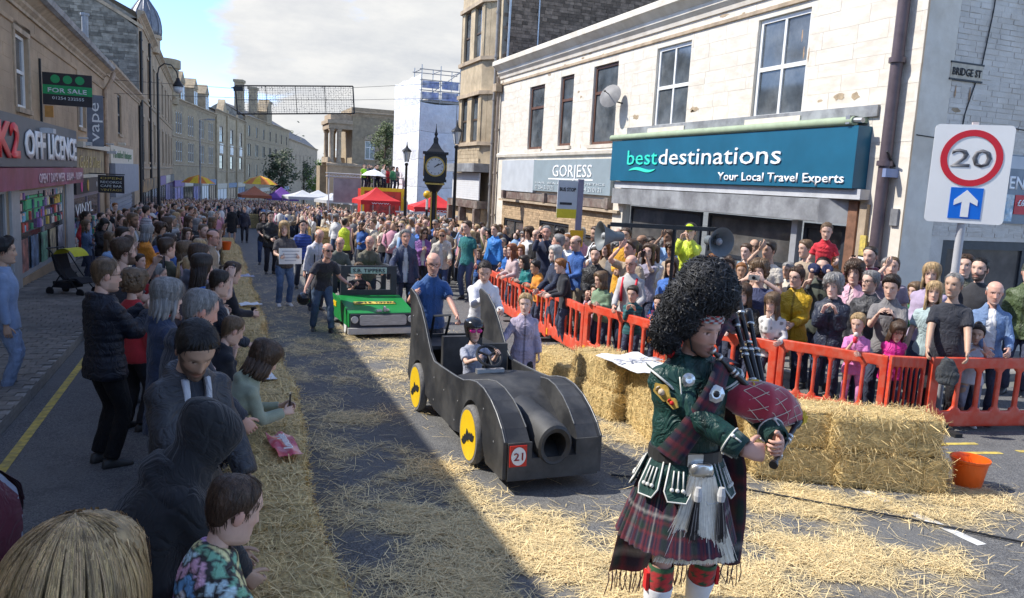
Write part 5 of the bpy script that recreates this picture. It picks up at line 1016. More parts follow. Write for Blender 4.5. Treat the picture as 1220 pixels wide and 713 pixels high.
def disc(r0, r1, cx, cz, y, n=40):
    q = MB()
    if r0 == 0: return q.prism([(cx+r1*cos(2*pi*k/n), cz+r1*sin(2*pi*k/n)) for k in range(n)], lambda u, v, t_: (u, t_, v), y+.002, y)
    for k in range(n):
        a, b = 2*pi*k/n, 2*pi*(k+1)/n; q.add([(cx+r*cos(w), yy_, cz+r*sin(w)) for yy_ in (y, y+.003) for r, w in ((r0, a), (r1, a), (r1, b), (r0, b))], [(0, 1, 2, 3), (4, 7, 6, 5), (1, 5, 6, 2), (0, 3, 7, 4)])
    return q
disc(.245, .315, 0, zb+.73, -.02).build('red_ring', mat('sign_red', (.58, .015, .03), .4, 5, .04), pl); text('20', pl, (-.205, -.0155, zb+.635), .205, mat('sign_grey', (.13, .13, .14), .5, 4, .03), .41, bold=.012, ext=.004)
bl = MB().box(-.165, .165, -.020, -.0145, zb+.05, zb+.40).build('blue_panel', mat('sign_blue', (.0, .14, .62), .4, 5, .04), pl)
MB().prism([(-.04, .07), (.04, .07), (.04, .24), (.12, .20), (.12, .26), (0, .375), (-.12, .26), (-.12, .20), (-.04, .24)], lambda u, v, t_: (u, t_, zb+v), -.021, -.026).build('white_arrow', SIGNW, bl)
MB().box(-.03, .03, -.01, .05, zb+1.1, zb+1.13).box(-.05, .05, .0, .09, zb+.8, zb+.85).box(-.05, .05, .0, .09, zb+.2, zb+.25).tube([(0, .045, 1.5), (0, .045, 1.7)], .047, 12).build('clip', mat('pale_band', (.6, .52, .5), .5), t)
# light frame on wires over the street
t = thing('overhead_light_frame', 'rectangular black light frame with mesh strung on wires above the street', 'light frame', (4.1, 42, 6.12), radians(-4)); t.rotation_euler[1] = radians(-4.5); w2, h2 = 2.85, .68; mb = MB()
for z in (-h2, h2, 0): mb.tube([(-w2, 0, z), (w2, 0, z)], .035 if z else .018, 6)
for k in range(5): x = -w2+2*w2*k/4; mb.tube([(x, 0, -h2), (x, 0, h2)], .035 if k in (0, 4) else .018, 6)
mb.build('frame', IRON, t); mb = MB(); r = random.Random(4)
for k in range(46): x = -w2+2*w2*k/46; mb.tube([(x, 0, -h2), (x, 0, h2)], .006, 3, cap=False)
for k in range(12): z = -h2+2*h2*k/12; mb.tube([(-w2, 0, z), (w2, 0, z)], .006, 3, cap=False)
for k in range(420): x, z = r.uniform(-w2, w2), r.uniform(-h2, h2); mb.ell((x, 0, z), (.017, .017, .02), 5, 3)
tag(mb.build('light_mesh', mat('mesh_grey', (.12, .12, .13), .6), t), kind='stuff'); MB().tube([(-w2, 0, h2*.8), (-8.4, 0, h2+.25)], .012, 4).tube([(-w2, 0, .1), (-8.4, 0, .3)], .012, 4).tube([(w2, 0, h2*.9), (8.0, 0, h2+.2)], .012, 4).tube([(w2, 0, 0), (8, 0, .1)], .012, 4).build('wire', IRON, t); MB().box(-w2-.1, -w2+.35, -.1, .1, h2-.25, h2-.05).tube([(-w2-.2, 0, h2-.1), (-w2, 0, h2-.1)], .03, 6).build('junction_box', IRON, t)
# tents, umbrellas, screen, stage truck
def gazebo(label, x, y, w, h, eave, col, rz=0, group=None, legs=True):
    t = thing('gazebo_tent', label, 'tent', (x, y, gz(y)), rz, group); a = w/2; M_ = mat('canopy_'+col[0], col[1], .65, 3, .1); mb = MB(); n = 6
    for s in range(4):
        R = Matrix.Rotation(s*pi/2, 4, 'Z'); rows = []
        for j in range(n+1): q = j/n; k = a*(1-q); rows.append([R @ Vector((-k+2*k*i/6, -k, eave+(h-eave)*(q**.9)-.12*sin(pi*q))) for i in range(7)])
        mb.rings(rows, cap=False, closed=False); mb.rings([[R @ Vector((-a+2*a*i/6, -a-.01, eave-.28+.03*(i % 2))) for i in range(7)], [R @ Vector((-a+2*a*i/6, -a-.01, eave)) for i in range(7)]], cap=False, closed=False)
    c = mb.build('canopy', M_, t, True)
    for sx in (-1, 1):
        for sy in (-1, 1): MB().box(sx*a*.96-.03, sx*a*.96+.03, sy*a*.96-.03, sy*a*.96+.03, 0, eave).build('leg', STEEL, t)
    return t, c
REDC = ('red', (.60, .03, .03)); t, c = gazebo('red gazebo tent in front of the yellow framed stage truck', 9.85, 50, 2.5, 3.35, 2.55, REDC, .05, 'red gazebo tents in the crowd'); 
text('www.', c, (-.6, -1.27, 2.33), .14, WTXT, 1.2); t, c = gazebo('red gazebo tent behind the town clock', 12.2, 44.5, 2.8, 3.05, 2.3, REDC, -.1, 'red gazebo tents in the crowd'); text('www.', c, (-.6, -1.42, 2.08), .14, WTXT, 1.2)
gazebo('rust orange gazebo tent at the far end of the crowd', 4.0, 79, 2.7, 3.4, 2.55, ('rust', (.42, .13, .06)), .1)
gazebo('purple gazebo tent behind the rust orange one', 7.0, 86, 3.0, 3.5, 2.4, ('purple', (.14, .05, .28)), .1)
for k, (x, y, s_) in enumerate(((10.0, 80, 3.0), (8.1, 76, 3.2), (12.2, 86, 3.2), (10.4, 72, 2.6), (12.8, 74, 2.8))): gazebo(['pale grey market canopy left of the screen gantry', 'long white market canopy in the middle distance', 'white canopy under the classical hall', 'small pale canopy beside the video screen', 'grey white canopy behind the video screen'][k], x, y, s_, 3.3-.1*k, 2.7-.1*k, ('pale', (.55, .56, .58)), .1*k, 'pale market canopies')
def umbrella(label, x, y, r_, h, c1, c2):
    t = thing('sun_umbrella', label, 'umbrella', (x, y, gz(y))); n = 12; M1, M2 = mat('umb_%d' % int(c1[0]*100), c1, .7), mat('umb_%d' % int(c2[1]*100), c2, .7)
    mb = MB()
    for k in range(n):
        a, b = 2*pi*k/n, 2*pi*(k+1)/n; mb.add([(0, 0, h), (r_*.55*cos(a), r_*.55*sin(a), h-.18*r_), (r_*.55*cos(b), r_*.55*sin(b), h-.18*r_), (r_*cos(a), r_*sin(a), h-.5*r_), (r_*cos(b), r_*sin(b), h-.5*r_)], [(0, 1, 2), (1, 3, 4, 2)], k % 2)
    mb.build('canopy', [M1, M2], t); MB().tube([(0, 0, 0), (0, 0, h+.1)], .03, 6).build('pole', STEEL, t)
umbrella('yellow and red striped umbrella to the left of the rust tent', -1.2, 100, 1.9, 4.6, (.75, .5, .03), (.7, .22, .05)); umbrella('yellow and red striped umbrella behind the rust tent', 5.0, 88, 1.8, 4.6, (.75, .5, .03), (.7, .22, .05)); umbrella('white umbrella on top of the stage truck', 11.2, 58, .9, 4.75, (.8, .8, .8), (.7, .72, .75))
t = thing('video_screen', 'large grey video screen on a truss frame in the middle distance', 'screen', (9.9, 62, gz(62)), -.05); MB().box(-1.0, 1.05, -.1, .1, 2.25, 4.1).build('screen', mat('dull_screen', (.30, .31, .33), .35, 1.2, .25), t); mb = MB()
for x in (-1.35, 1.35):
    for y in (-.15, .15): mb.tube([(x, y, 0), (x, y, 4.4)], .04, 6)
for z in (4.2, 4.45):
    for y in (-.15, .15): mb.tube([(-1.6, y, z), (1.6, y, z)], .04, 6)
for k in range(12): x = -1.5+k*.26; mb.tube([(x, -.15, 4.2), (x+.13, -.15, 4.45), (x+.26, -.15, 4.2)], .02, 5)
tag(mb.build('truss', GREYL, t), kind='stuff')
t = thing('stage_truck', 'red stage truck with yellow frame and people on its roof', 'truck', (11.9, 58, gz(58)), -.05); YF = mat('stage_yellow', (.75, .45, .02), .5, 4, .1); STR = mat('stage_red', (.55, .04, .03), .5, 2, .25)
MB().box(-1.5, 1.5, 0, 2.5, .4, 3.3).build('body', STR, t); mb = MB().box(-1.6, -1.35, -.06, 0, .4, 3.45).box(1.35, 1.6, -.06, 0, .4, 3.45).box(-1.35, 1.35, -.05, 0, 3.2, 3.45).box(-1.35, 1.35, -.05, 0, .4, .7); mb.build('yellow_frame', YF, t); MB().box(-.9, .9, -.03, -.004, 1.5, 2.9).build('dark_panel', mat('red_art', (.45, .05, .04), .5, 3, .5, col2=(.08, .03, .04), ns2=2.2), t); mb = MB()
for k in range(8): mb.tube([(-1.5+k*.43, -.02, 3.4), (-1.5+k*.43, -.02, 4.2)], .02, 5)
mb.tube([(-1.5, -.02, 4.2), (1.5, -.02, 4.2)], .025, 5).tube([(-1.5, -.02, 3.8), (1.5, -.02, 3.8)], .02, 5); mb.build('railing', IRON, t)
for k in (-1, 1): MB().lathe([(.42, -.12), (.42, .12)], 16, M=Matrix.Translation((k*.9, .1, .42)) @ Matrix.Rotation(pi/2, 4, 'X')).build('wheel', IRON, t)
# belisha beacons near the clock
for k, (x, y) in enumerate(((8.55, 32.5), (9.1, 33.5))):
    t = thing('crossing_beacon', ['yellow globe crossing beacon just right of the clock post', 'yellow globe crossing beacon under the taller lantern post'][k], 'beacon', (x, y, gz(y)), 0, 'crossing beacons'); mb = MB()
    for j in range(6): mb.tube([(0, 0, j*.45), (0, 0, j*.45+.45)], .05, 8, j % 2)
    mb.build('pole', [IRON, WHITEP], t); MB().ell((0, 0, 2.86), (.17, .17, .17), 12, 8).build('globe', mat('beacon_yellow', (.75, .45, .03), .3), t, True)
# white railings by the scaffold
t = thing('crowd_fence', 'white tubular crowd fence below the sheeted scaffold', 'fence', (13.2, 47, gz(47)), -.2); mb = MB()
for k in range(26): mb.tube([(-2.6+k*.2, 0, .1), (-2.6+k*.2, 0, 1.9)], .02, 4)
tag(mb.build('bars', WHITEP, t), kind='stuff'); MB().box(-2.7, 2.5, -.03, .03, 1.85, 1.93).box(-2.7, 2.5, -.03, .03, .1, .18).build('rails', WHITEP, t)
# ================================================================== STRAW
STRAW = mat('straw_strands', (.70, .53, .25), .6, 40, .1, island=.42, spec=.35); STRAWC = mat('straw_core', (.50, .37, .16), .9, 45, .5, 60, .9, stretch=(.35, 1, 1))
STRAW2 = mat('loose_straw', (.76, .60, .32), .6, 40, .1, island=.40, spec=.35); TWINE = mat('orange_twine', (.3, .22, .08), .7)
def blades(n, P, D, U, ln, wd, bend=.0):
    """n thin strands: centre P, direction D, width direction from U; two quads each, slightly bent"""
    S = np.cross(D, U); S /= np.linalg.norm(S, axis=1)[:, None]+1e-9; h = ln[:, None]*.5; w = wd[:, None]*.5; k = bend[:, None]*ln[:, None]
    A = P-D*h; C = P+D*h; B = P+U*k
    V = np.stack([A-S*w, A+S*w, B+S*w, B-S*w, C+S*w*.6, C-S*w*.6], 1).reshape(-1, 3); b = np.arange(n)[:, None]*6
    return V, np.concatenate([b+[0, 1, 2, 3], b+[3, 2, 4, 5]], 1).reshape(-1, 4)
def npmesh(name, V, Fq, m):
    me = bpy.data.meshes.new(name); me.vertices.add(len(V)); me.vertices.foreach_set('co', V.astype('f').ravel()); k = Fq.shape[1]; me.loops.add(Fq.size); me.loops.foreach_set('vertex_index', Fq.astype('i').ravel())
    me.polygons.add(len(Fq)); me.polygons.foreach_set('loop_start', np.arange(0, Fq.size, k, dtype='i')); me.polygons.foreach_set('loop_total', np.full(len(Fq), k, 'i')); me.update(calc_edges=True)
    for q in (m if isinstance(m, (list, tuple)) else [m]): me.materials.append(q)
    return me
def bale_meshes(seed, L=1.02, Wd=.5, H=.36, nb=3000):
    g = np.random.default_rng(seed); mb = MB(); bm = bmesh.new(); bmesh.ops.create_cube(bm, size=1); bmesh.ops.subdivide_edges(bm, edges=bm.edges[:], cuts=7, use_grid_fill=True)
    for v in bm.verts:
        p = np.array(v.co)*2; q = np.sign(p)*np.abs(p)**.96; e = np.abs(p); rnd = 1-.055*((e[0] > .95)+(e[1] > .95)*1.+(e[2] > .95)-1).clip(0)
        tw = 1-.03*np.exp(-((abs(p[0])-.5)/.08)**2)
        v.co = Vector((q[0]*L/2*rnd, q[1]*Wd/2*rnd*tw, q[2]*H/2*rnd*tw)) + Vector(g.normal(0, .007, 3))
    me = bpy.data.meshes.new('straw_bale'); bm.to_mesh(me); bm.free(); me.materials.append(STRAWC); me.polygons.foreach_set('use_smooth', [True]*len(me.polygons))
    a = np.array([Wd*H, L*H, L*Wd]); ax = g.choice(3, nb, p=a/a.sum()); sg = g.choice([-1., 1.], nb); dim = np.array([L, Wd, H])/2; P = g.uniform(-1, 1, (nb, 3))*dim*.98; Un = np.zeros((nb, 3)); idx = np.arange(nb); P[idx, ax] = sg*dim[ax]*g.uniform(.95, 1.04, nb); Un[idx, ax] = sg
    D = g.normal(0, 1, (nb, 3)); D[idx, ax] *= .35; D[ax == 0] *= [1, 1, 1]; D /= np.linalg.norm(D, axis=1)[:, None]
    V, Fq = blades(nb, P, D, Un, g.uniform(.05, .17, nb)*np.where(g.random(nb) < .08, 1.8, 1), g.uniform(.003, .0065, nb), g.normal(.04, .07, nb)); st = npmesh('straw_strands', V, Fq, STRAW)
    tw = MB()
    for x in (0,): tw.tube([(x, -Wd/2-.004, -H/2), (x, -Wd/2-.004, H/2+.003), (x, Wd/2+.004, H/2+.003), (x, Wd/2+.004, -H/2)], .004, 4)
    return me, st, tw.mesh('twine', TWINE)
BALES = [bale_meshes(s) for s in (1, 2, 3, 4)]
BN = [0]
def bale(label, x, y, z, rz, group, tilt=0, near=True):
    me, st, tw = BALES[BN[0] % 4]; BN[0] += 1; fl = RNG.choice((0, pi))
    o = put('straw_bale', me, None, (x, y, z), (tilt, RNG.uniform(-.03, .03), rz+fl)); tag(o, label, 'straw bale', group); s = put('straw_strands', st, o); s['kind'] = 'stuff'
    if near:
        for q in (-.26, .26): put('twine', tw, o, (q, 0, 0))
    return o
G_L = 'straw bales lining the left of the road'; G_R = 'straw bales before the red barriers'
y = 1.6
while y < 42:
    x = .42+.011*(y-4)+(.06*sin(y) if y < 12 else 0); zg = gz(y)
    bale('straw bale in the lower course of the left row, along its road side', x+RNG.uniform(-.03, .03), y, zg+.18, pi/2+RNG.uniform(-.05, .05), G_L, near=y < 14)
    kb = int(round((y-1.6)/1.075))
    if y < 30: bale({0: 'nearest top straw bale of the left row, at the bottom of the picture', 1: 'top straw bale beside the boy in the cartoon print jacket', 2: 'top straw bale under the hands of the veiled woman', 3: 'top straw bale before the man in the open grey jacket', 4: 'top straw bale carrying the red wrapper', 5: 'top straw bale just beyond the red wrapper', 6: 'top straw bale carrying the white paper sheet'}.get(kb, 'straw bale on top of the left row, beyond the white paper sheet'), x+RNG.uniform(-.03, .03), y+.1, zg+.535+RNG.uniform(-.03, .02), pi/2+RNG.uniform(-.09, .09), G_L, near=y < 14)
    y += 1.075
rp = [(4.98, 10.7), (4.86, 9.68), (4.74, 8.66), (4.86, 7.62), (5.12, 6.66)]
for k, (x, y) in enumerate(rp):
    a = pi/2+(.12, .12, .06, -.2, -.42)[k]; bale(['single low straw bale furthest back, behind the girl in lilac', 'low straw bale next to the furthest one, behind the cart', 'lower straw bale beneath the left end of the printed sheet', 'lower straw bale beneath the middle of the printed sheet', 'lower straw bale at the bend just left of the piper'][k], x, y, gz(y)+.18, a, G_R)
    if k >= 2: bale(['', '', 'upper straw bale at the left end of the printed sheet', 'upper straw bale under the printed sheet', 'upper straw bale at the bend just left of the piper'][k], x+.03, y+.05, gz(y)+.535, a+.04, G_R)
for k, (x, y, a) in enumerate(((5.50, 5.97, -.46), (6.15, 5.57, -.48))):
    bale(['lower straw bale directly behind the piper, near the stack end', 'lower straw bale at the right hand end of the stack'][k], x, y, gz(y)+.18, a, None); bale(['upper straw bale directly behind the piper', 'upper straw bale at the right hand end, above the orange bucket'][k], x-.08, y+.05, gz(y)+.535, a+.03, None)
for k, (x, y) in enumerate(((2.2, 64), (3.3, 64.2), (4.4, 64), (5.5, 58), (6.4, 54), (6.9, 50), (4.9, 40), (5.2, 38.5), (5.0, 37))):
    for j in range(3): bale('straw bale in the stacked wall across the far end of the course', x, y, gz(y)+.18+.36*j, .0 if k < 3 else 1.3, 'straw bales far down the course', near=False)
# loose straw strewn over the road
VV = []; o = 0
for a, b, rx, ry, t, n in PATCH:
    u, v = NR.normal(0, 1, n)*rx*.9, NR.normal(0, 1, n)*ry*.9
    # strands gather in clumps
    x, y = a+u*cos(t)-v*sin(t), b+u*sin(t)+v*cos(t); keep = NR.random(n) < .04+1.05*clump(x, y)**1.5; x, y = x[keep], y[keep]; m = len(x); an = NR.uniform(0, 2*pi, m); el = np.abs(NR.normal(0, .13, m)); P = np.c_[x, y, SLOPE*y+.008+np.abs(NR.normal(0, .010, m))]; D = np.c_[np.cos(an)*np.cos(el), np.sin(an)*np.cos(el), np.sin(el)]
    U = np.tile([0, 0, 1.], (m, 1)); V, Fq = blades(m, P, D, U, NR.uniform(.05, .22, m), NR.uniform(.003, .006, m), NR.normal(0, .04, m)); VV.append((V, Fq+o)); o += len(V)
tag(put('loose_straw', npmesh('loose_straw', np.concatenate([q[0] for q in VV]), np.concatenate([q[1] for q in VV]), STRAW2)), 'pale yellow loose straw strewn in drifts over the road', 'straw', kind='stuff')
# ================================================================== BARRIERS
BARP = mat('barrier_orange_red', (.66, .062, .025), .42, 3, .12, 10, .1, spec=.5, col2=(.62, .20, .13), ns2=7, na2=.45)
bp = MB(); T_ = .026
bp.box(-.98, .98, -T_*1.3, T_*1.3, .80, .93).box(-.98, .98, -T_, T_, .06, .26).box(-.98, -.86, -T_*1.3, T_*1.3, .06, .93).box(.86, .98, -T_*1.3, T_*1.3, .06, .93)
for k in range(5): x = -.86+1.72*(k+1)/6; bp.box(x-.032, x+.032, -T_, T_, .2, .86)
for k in range(6):
    x0 = -.86+1.72*k/6; x1 = x0+1.72/6
    for xa, za in ((x0+.03, .26), (x1-.03, .26), (x0+.03, .8), (x1-.03, .8)): bp.box(xa-.035, xa+.035, -T_*.9, T_*.9, za-.035, za+.035)
BPAN = rm(bp, .016, 2, .5, 'barrier_panel'); BPAN.materials.append(BARP)
BFOOT = MB().box(-.05, .05, -.28, .28, 0, .05).box(-.04, .04, -.05, .05, .05, .1).mesh('foot', mat('black_rubber', (.02, .02, .02), .8)); BREF = MB().box(-.03, .03, -.045, -.03, .08, .2).mesh('reflector', mat('amber_reflector', (.85, .42, .01), .3))
def barrier(p, q, label):
    p, q = Vector(p), Vector(q); c = (p+q)/2; d = q-p; t = thing('red_barrier', label, 'barrier', (c.x, c.y, gz(c.y)), atan2(d.y, d.x)+RNG.uniform(-.025, .025), 'red plastic barriers along the right'); s = d.length/1.98
    put('barrier_panel', BPAN, t, scale=(s, 1, 1.0)); put('reflector', BREF, t, (-.92*s, 0, 0))
    for k in (-.7, .7): put('foot', BFOOT, t, (k*s, 0, 0))
pts = [(6.7, 19.7), (6.5, 17.7), (6.3, 15.75), (6.12, 13.8), (6.0, 11.95), (6.3, 10.0), (7.05, 8.3), (7.75, 7.15)]
for k in range(len(pts)-1): barrier(pts[k], pts[k+1], ['red plastic barrier furthest up the right side', 'red barrier behind the man in the white sweatshirt', 'red barrier behind the girl in the lilac coat', 'red barrier nearest the amber reflectors and black cart', 'red barrier in front of the man with red rucksack straps', 'red barrier just behind the bearskin of the piper', 'red barrier between the bagpipes and the slanted join'][k])
barrier((7.72, 7.1), (8.12, 6.95), 'short turned red barrier joining the two long runs'); barrier((8.16, 6.93), (10.1, 6.55), 'red barrier holding the cap, in front of the dark t-shirt man'); barrier((10.15, 6.53), (12.1, 6.15), 'red barrier running out of the picture on the right')
barrier((-.10, 1.7), (-.02, 3.6), 'red barrier at the near left beside the small boy'); 
# bucket
t = thing('orange_bucket', 'bright orange plastic bucket beside the end of the straw bales', 'bucket', (6.93, 5.28, gz(5.28)), .3); BK = mat('bucket_orange', (.80, .12, .01), .35, 4, .08, spec=.5)
mb = MB().lathe([(.11, .004), (.118, .0), (.125, .02), (.165, .26), (.18, .27), (.18, .29), (.165, .29), (.158, .26), (.115, .02), (.0, .02)], 28, cap=False); smooth(mb.build('pail', BK, t)); MB().tube([(.17*cos(a), .17*sin(a), .25-.12*sin(a)) for a in np.linspace(0, pi, 12)], .006, 6).build('handle', BK, t)
# ================================================================== CARTS
BLK = mat('black_satin_paint', (.022, .023, .026), .55, 3, .35, 9, .12, spec=.5, col2=(.085, .083, .08), ns2=2.2, na2=.6); TYRE = mat('grey_tyre', (.16, .155, .15), .8, 30, .25, 50, .5); CYEL = mat('cart_yellow', (.80, .52, .01), .4, 5, .06)
def wheel(parent, x, y, z, R_, wd, side, dc, emb=None, name='wheel'):
    w = MB(); Mx = Matrix.Translation((x, y, z)) @ Matrix.Rotation(pi/2*side, 4, 'Y')
    w.lathe([(R_-.05, -wd/2), (R_-.015, -wd/2), (R_, -wd/4), (R_, wd/4), (R_-.015, wd/2), (R_-.044, wd/2), (R_-.06, 0)], 32, M=Mx, cap=False); o = smooth(w.build(name, TYRE, parent)); MB().lathe([(R_-.045, wd/2-.03), (R_-.045, wd/2+.004), (0.001, wd/2+.004)], 32, M=Mx).build('hub_disc', dc, o)
    return o, Mx
t = thing('black_soapbox_cart', 'black home made soapbox cart with tall pointed fins and jet nose', 'cart', (2.88, 7.97, gz(7.97)), radians(.5)); t.scale = (.87, 1, 1.03); t.rotation_euler[0] = -.03
top = [(-1.75, .46), (-1.66, .56), (-1.52, .66), (-1.36, .74), (-1.15, .80), (-.95, .815), (-.75, .79), (-.55, .745), (-.3, .73), (.2, .72), (.55, .72), (.7, .79), (.85, .93), (1.0, 1.08), (1.2, 1.24), (1.45, 1.36), (1.7, 1.41), (1.74, 1.38), (1.66, 1.2), (1.62, .9), (1.66, .6), (1.74, .34)]
bot = [(1.60, .27)] + [(1.2+.33*cos(a), .28+.33*sin(a)) for a in np.linspace(.0, pi, 12)] + [(.5, .2), (-.3, .17), (-.5, .2)] + [(-.87+.33*cos(a), .29+.33*sin(a)) for a in np.linspace(.0, pi, 12)] + [(-1.3, .14), (-1.75, .13)]
def sidepanel(x0, x1, nm):
    b = bmesh.new(); P = top+bot; va = [b.verts.new((x0, y, z)) for y, z in P]; f = b.faces.new(va); r = bmesh.ops.extrude_face_region(b, geom=[f])
    for v in r['geom']:
        if isinstance(v, bmesh.types.BMVert): v.co.x = x1
    bmesh.ops.recalc_face_normals(b, faces=b.faces[:]); bmesh.ops.triangulate(b, faces=[q for q in b.faces if len(q.verts) > 4]); me = bpy.data.meshes.new(nm); b.to_mesh(me); b.free(); me.materials.append(BLK); return put(nm, me, t)
sidepanel(-.56, -.515, 'side_panel'); sidepanel(.515, .56, 'side_panel')
for s in (-1, 1):      # humped front wings with an inner face swept in to the nose
    R = []
    for y, z in top[:8]:
        inner = .27 if y < -.6 else .42
        R.append([(s*.512, y+.002, z-.004), (s*(inner+.06*(y+1.75)), y+.002, z-.004-.012*0), (s*(inner+.06*(y+1.75)), y+.002, .2), (s*.512, y+.002, .2)])
    MB().rings(R if s < 0 else [q[::-1] for q in R]).build('front_wing', BLK, t)
WEAR_HL = mat('edge_wear_highlight', (.16, .165, .17), .4, 30, .3)  # pale edge lines: wear together with a highlight painted as lighter grey
for s in (-1, 1):
    MB().tube([(s*((.27 if y < -.6 else .42)+.06*(y+1.75)), y, z) for y, z in top[1:8]], .006, 5).build('edge_wear_highlight', WEAR_HL, t); MB().tube([(s*.545, y, z+.002) for y, z in top[:17]], .006, 5).build('edge_wear_highlight', WEAR_HL, t)
    for y, z in ((-1.5, .4), (-1.2, .62), (-.4, .5), (.1, .5), (.5, .55), (.5, .3), (1.3, .9), (1.5, 1.1), (-.3, .28)): MB().ell((s*.562, y, z), (.004, .010, .010), 8, 5).build('screw_head', STEEL, t)
hood = MB(); hr = []
for y, z in ((-1.74, .28), (-1.5, .38), (-1.2, .52), (-.9, .65), (-.6, .73), (-.25, .735)): hr.append([(-.51, y, z), (-.2, y, z+.03), (.2, y, z+.03), (.51, y, z), (.51, y, z-.08), (-.51, y, z-.08)])
smooth(hood.rings(hr).build('bonnet', BLK, t), 30); MB().box(-.513, .513, -1.77, -1.742, .12, .31).box(-.513, -.25, -1.768, -1.744, .31, .455).box(.25, .513, -1.768, -1.744, .31, .455).build('nose_panel', BLK, t)
Mx = Matrix.Translation((0, -1.28, .46)) @ Matrix.Rotation(radians(96), 4, 'X'); smooth(MB().lathe([(.195, -.3), (.2, .44), (.19, .5), (.165, .515), (.125, .50), (.115, .3), (.10, .1), (.001, .1)], 32, M=Mx, cap=False).build('jet_nozzle', BLK, t)); MB().lathe([(.1, .12), (.1, .13)], 20, M=Mx).build('nozzle_core', mat('dark_red_core', (.12, .01, .012), .5, 12, .4), t)
MB().box(-.51, .51, -.26, 1.62, .22, .25).box(-.51, .51, 1.55, 1.6, .25, .86).box(-.51, .51, .95, 1.58, .78, .82).build('floor', BLK, t)
st = MB().box(-.44, .1, .52, .60, .3, 1.0).box(-.44, .1, -.05, .55, .3, .42); st.build('seat', BLK, t); MB().box(.14, .48, .55, .62, .3, .9).build('bulkhead', BLK, t)
Ms = Matrix.Translation((-.12, -.25, .92)) @ Matrix.Rotation(radians(34), 4, 'X'); sw = MB().tube([Ms @ Vector((.15*cos(a), .15*sin(a), 0)) for a in np.linspace(0, 2*pi, 25)], .018, 8); 
for a in (pi/2*3, pi/6, pi*5/6): sw.tube([Ms @ Vector((0, 0, 0)), Ms @ Vector((.145*cos(a), .145*sin(a), 0))], .014, 6)
sw.tube([Ms @ Vector((0, 0, 0)), Ms @ Vector((0, 0, -.3))], .02, 8); smooth(sw.build('steering_wheel', IRON, t)); MB().box(-.3, .05, -.34, -.27, .735, .8).build('dash_bracket', STEEL, t)
MB().tube([(-.3, 1.5, .82), (-.32, 1.3, 1.12), (-.1, 1.25, 1.14), (-.08, 1.5, .82)], .02, 8).build('push_bar', BLK, t)
def bat(parent, Mx, k, z):
    half = [(0, .09), (.03, .13), (.055, .16), (.06, .10), (.12, .115), (.2, .16), (.34, .19), (.44, .15), (.5, .06), (.42, .05), (.36, -.02), (.3, .02), (.22, -.05), (.16, -.01), (.09, -.06), (0, -.16)]
    P = half+[(-a, b) for a, b in half[-2:0:-1]]; b = bmesh.new(); f = b.faces.new([b.verts.new(Mx @ Vector((-v*k, u*k, z))) for u, v in P]); r = bmesh.ops.extrude_face_region(b, geom=[f]); n_ = (Mx.to_3x3() @ Vector((0, 0, .004)))
    for v in r['geom']:
        if isinstance(v, bmesh.types.BMVert): v.co += n_
    bmesh.ops.recalc_face_normals(b, faces=b.faces[:]); bmesh.ops.triangulate(b, faces=[q for q in b.faces if len(q.verts) > 4]); me = bpy.data.meshes.new('bat_emblem'); b.to_mesh(me); b.free(); me.materials.append(IRON); put('bat_emblem', me, parent)
for y in (-.87, 1.2):
    for s in (-1, 1):
        o, Mx = wheel(t, s*.55, y, .285, .285, .10, s, CYEL); bat(o, Mx @ Matrix.Rotation(pi/2 if s > 0 else -pi/2, 4, 'Z') @ Matrix.Rotation(pi/2+.35, 4, 'Z'), .40, .056)
pn = MB().box(-.5, -.315, -1.785, -1.771, .25, .435).build('number_plate', mat('plate_red', (.55, .03, .02), .4), t); disc(0, .08, -.407, .343, -1.79).build('white_disc', SIGNW, pn); text('21', pn, (-.458, -1.793, .308), .07, mat('dark_red_lettering', (.35, .02, .02), .5), .10, bold=.01, ext=.002)
# green truck cart
t = thing('green_truck_cart', 'green home made soapbox truck with silver grille and open cab', 'cart', (2.97, 15.6, gz(15.6)), radians(2)); t.rotation_euler[0] = -.03; GRN = mat('cart_green', (.012, .22, .045), .4, 4, .1, spec=.5); DGN = mat('cart_dark', (.03, .035, .045), .45, 5, .2)
a = .62
mb = MB().add([(-a, -1.2, .46), (a, -1.2, .46), (a, -.05, .66), (-a, -.05, .66), (-a, -1.2, .2), (a, -1.2, .2), (a, -.05, .2), (-a, -.05, .2)], [(0, 1, 2, 3), (0, 4, 5, 1), (0, 3, 7, 4), (1, 5, 6, 2), (2, 6, 7, 3), (4, 7, 6, 5)]); hd = mb.build('bonnet', GRN, t)
MB().box(-a, -a+.05, -.048, 1.2, .2, .62).box(a-.05, a, -.048, 1.2, .2, .62).box(-a+.05, a-.05, -.048, 1.15, .2, .24).build('body', GRN, t); MB().box(-a-.012, -a-.001, .05, .9, .42, .52).box(-a-.012, -a-.001, .5, 1.1, .26, .36).build('yellow_stripe', CYEL, t)
mb = MB().box(-a+.02, a-.02, -1.26, -1.202, .2, .45); fr = mb.build('front_panel', DGN, t); MB().prism(rrect(-.44, .44, .245, .43, .04), lambda u, v, q: (u, q, v), -1.262, -1.30).build('grille', mat('grille_silver', (.42, .42, .42), .45, 30, .35, metal=.5, stretch=(.2, 1, 3)), fr); 
for s in (-1, 1): MB().lathe([(.065, 0), (.065, .03), (.05, .035)], 18, M=Matrix.Translation((s*.53, -1.262, .35)) @ Matrix.Rotation(pi/2, 4, 'X')).build('headlight', mat('lamp_lens', (.5, .5, .48), .2), fr)
MB().box(-.66, .66, -1.36, -1.262, .09, .2).build('bumper', mat('bumper_silver', (.50, .49, .47), .4, 6, .15, metal=.3), t)
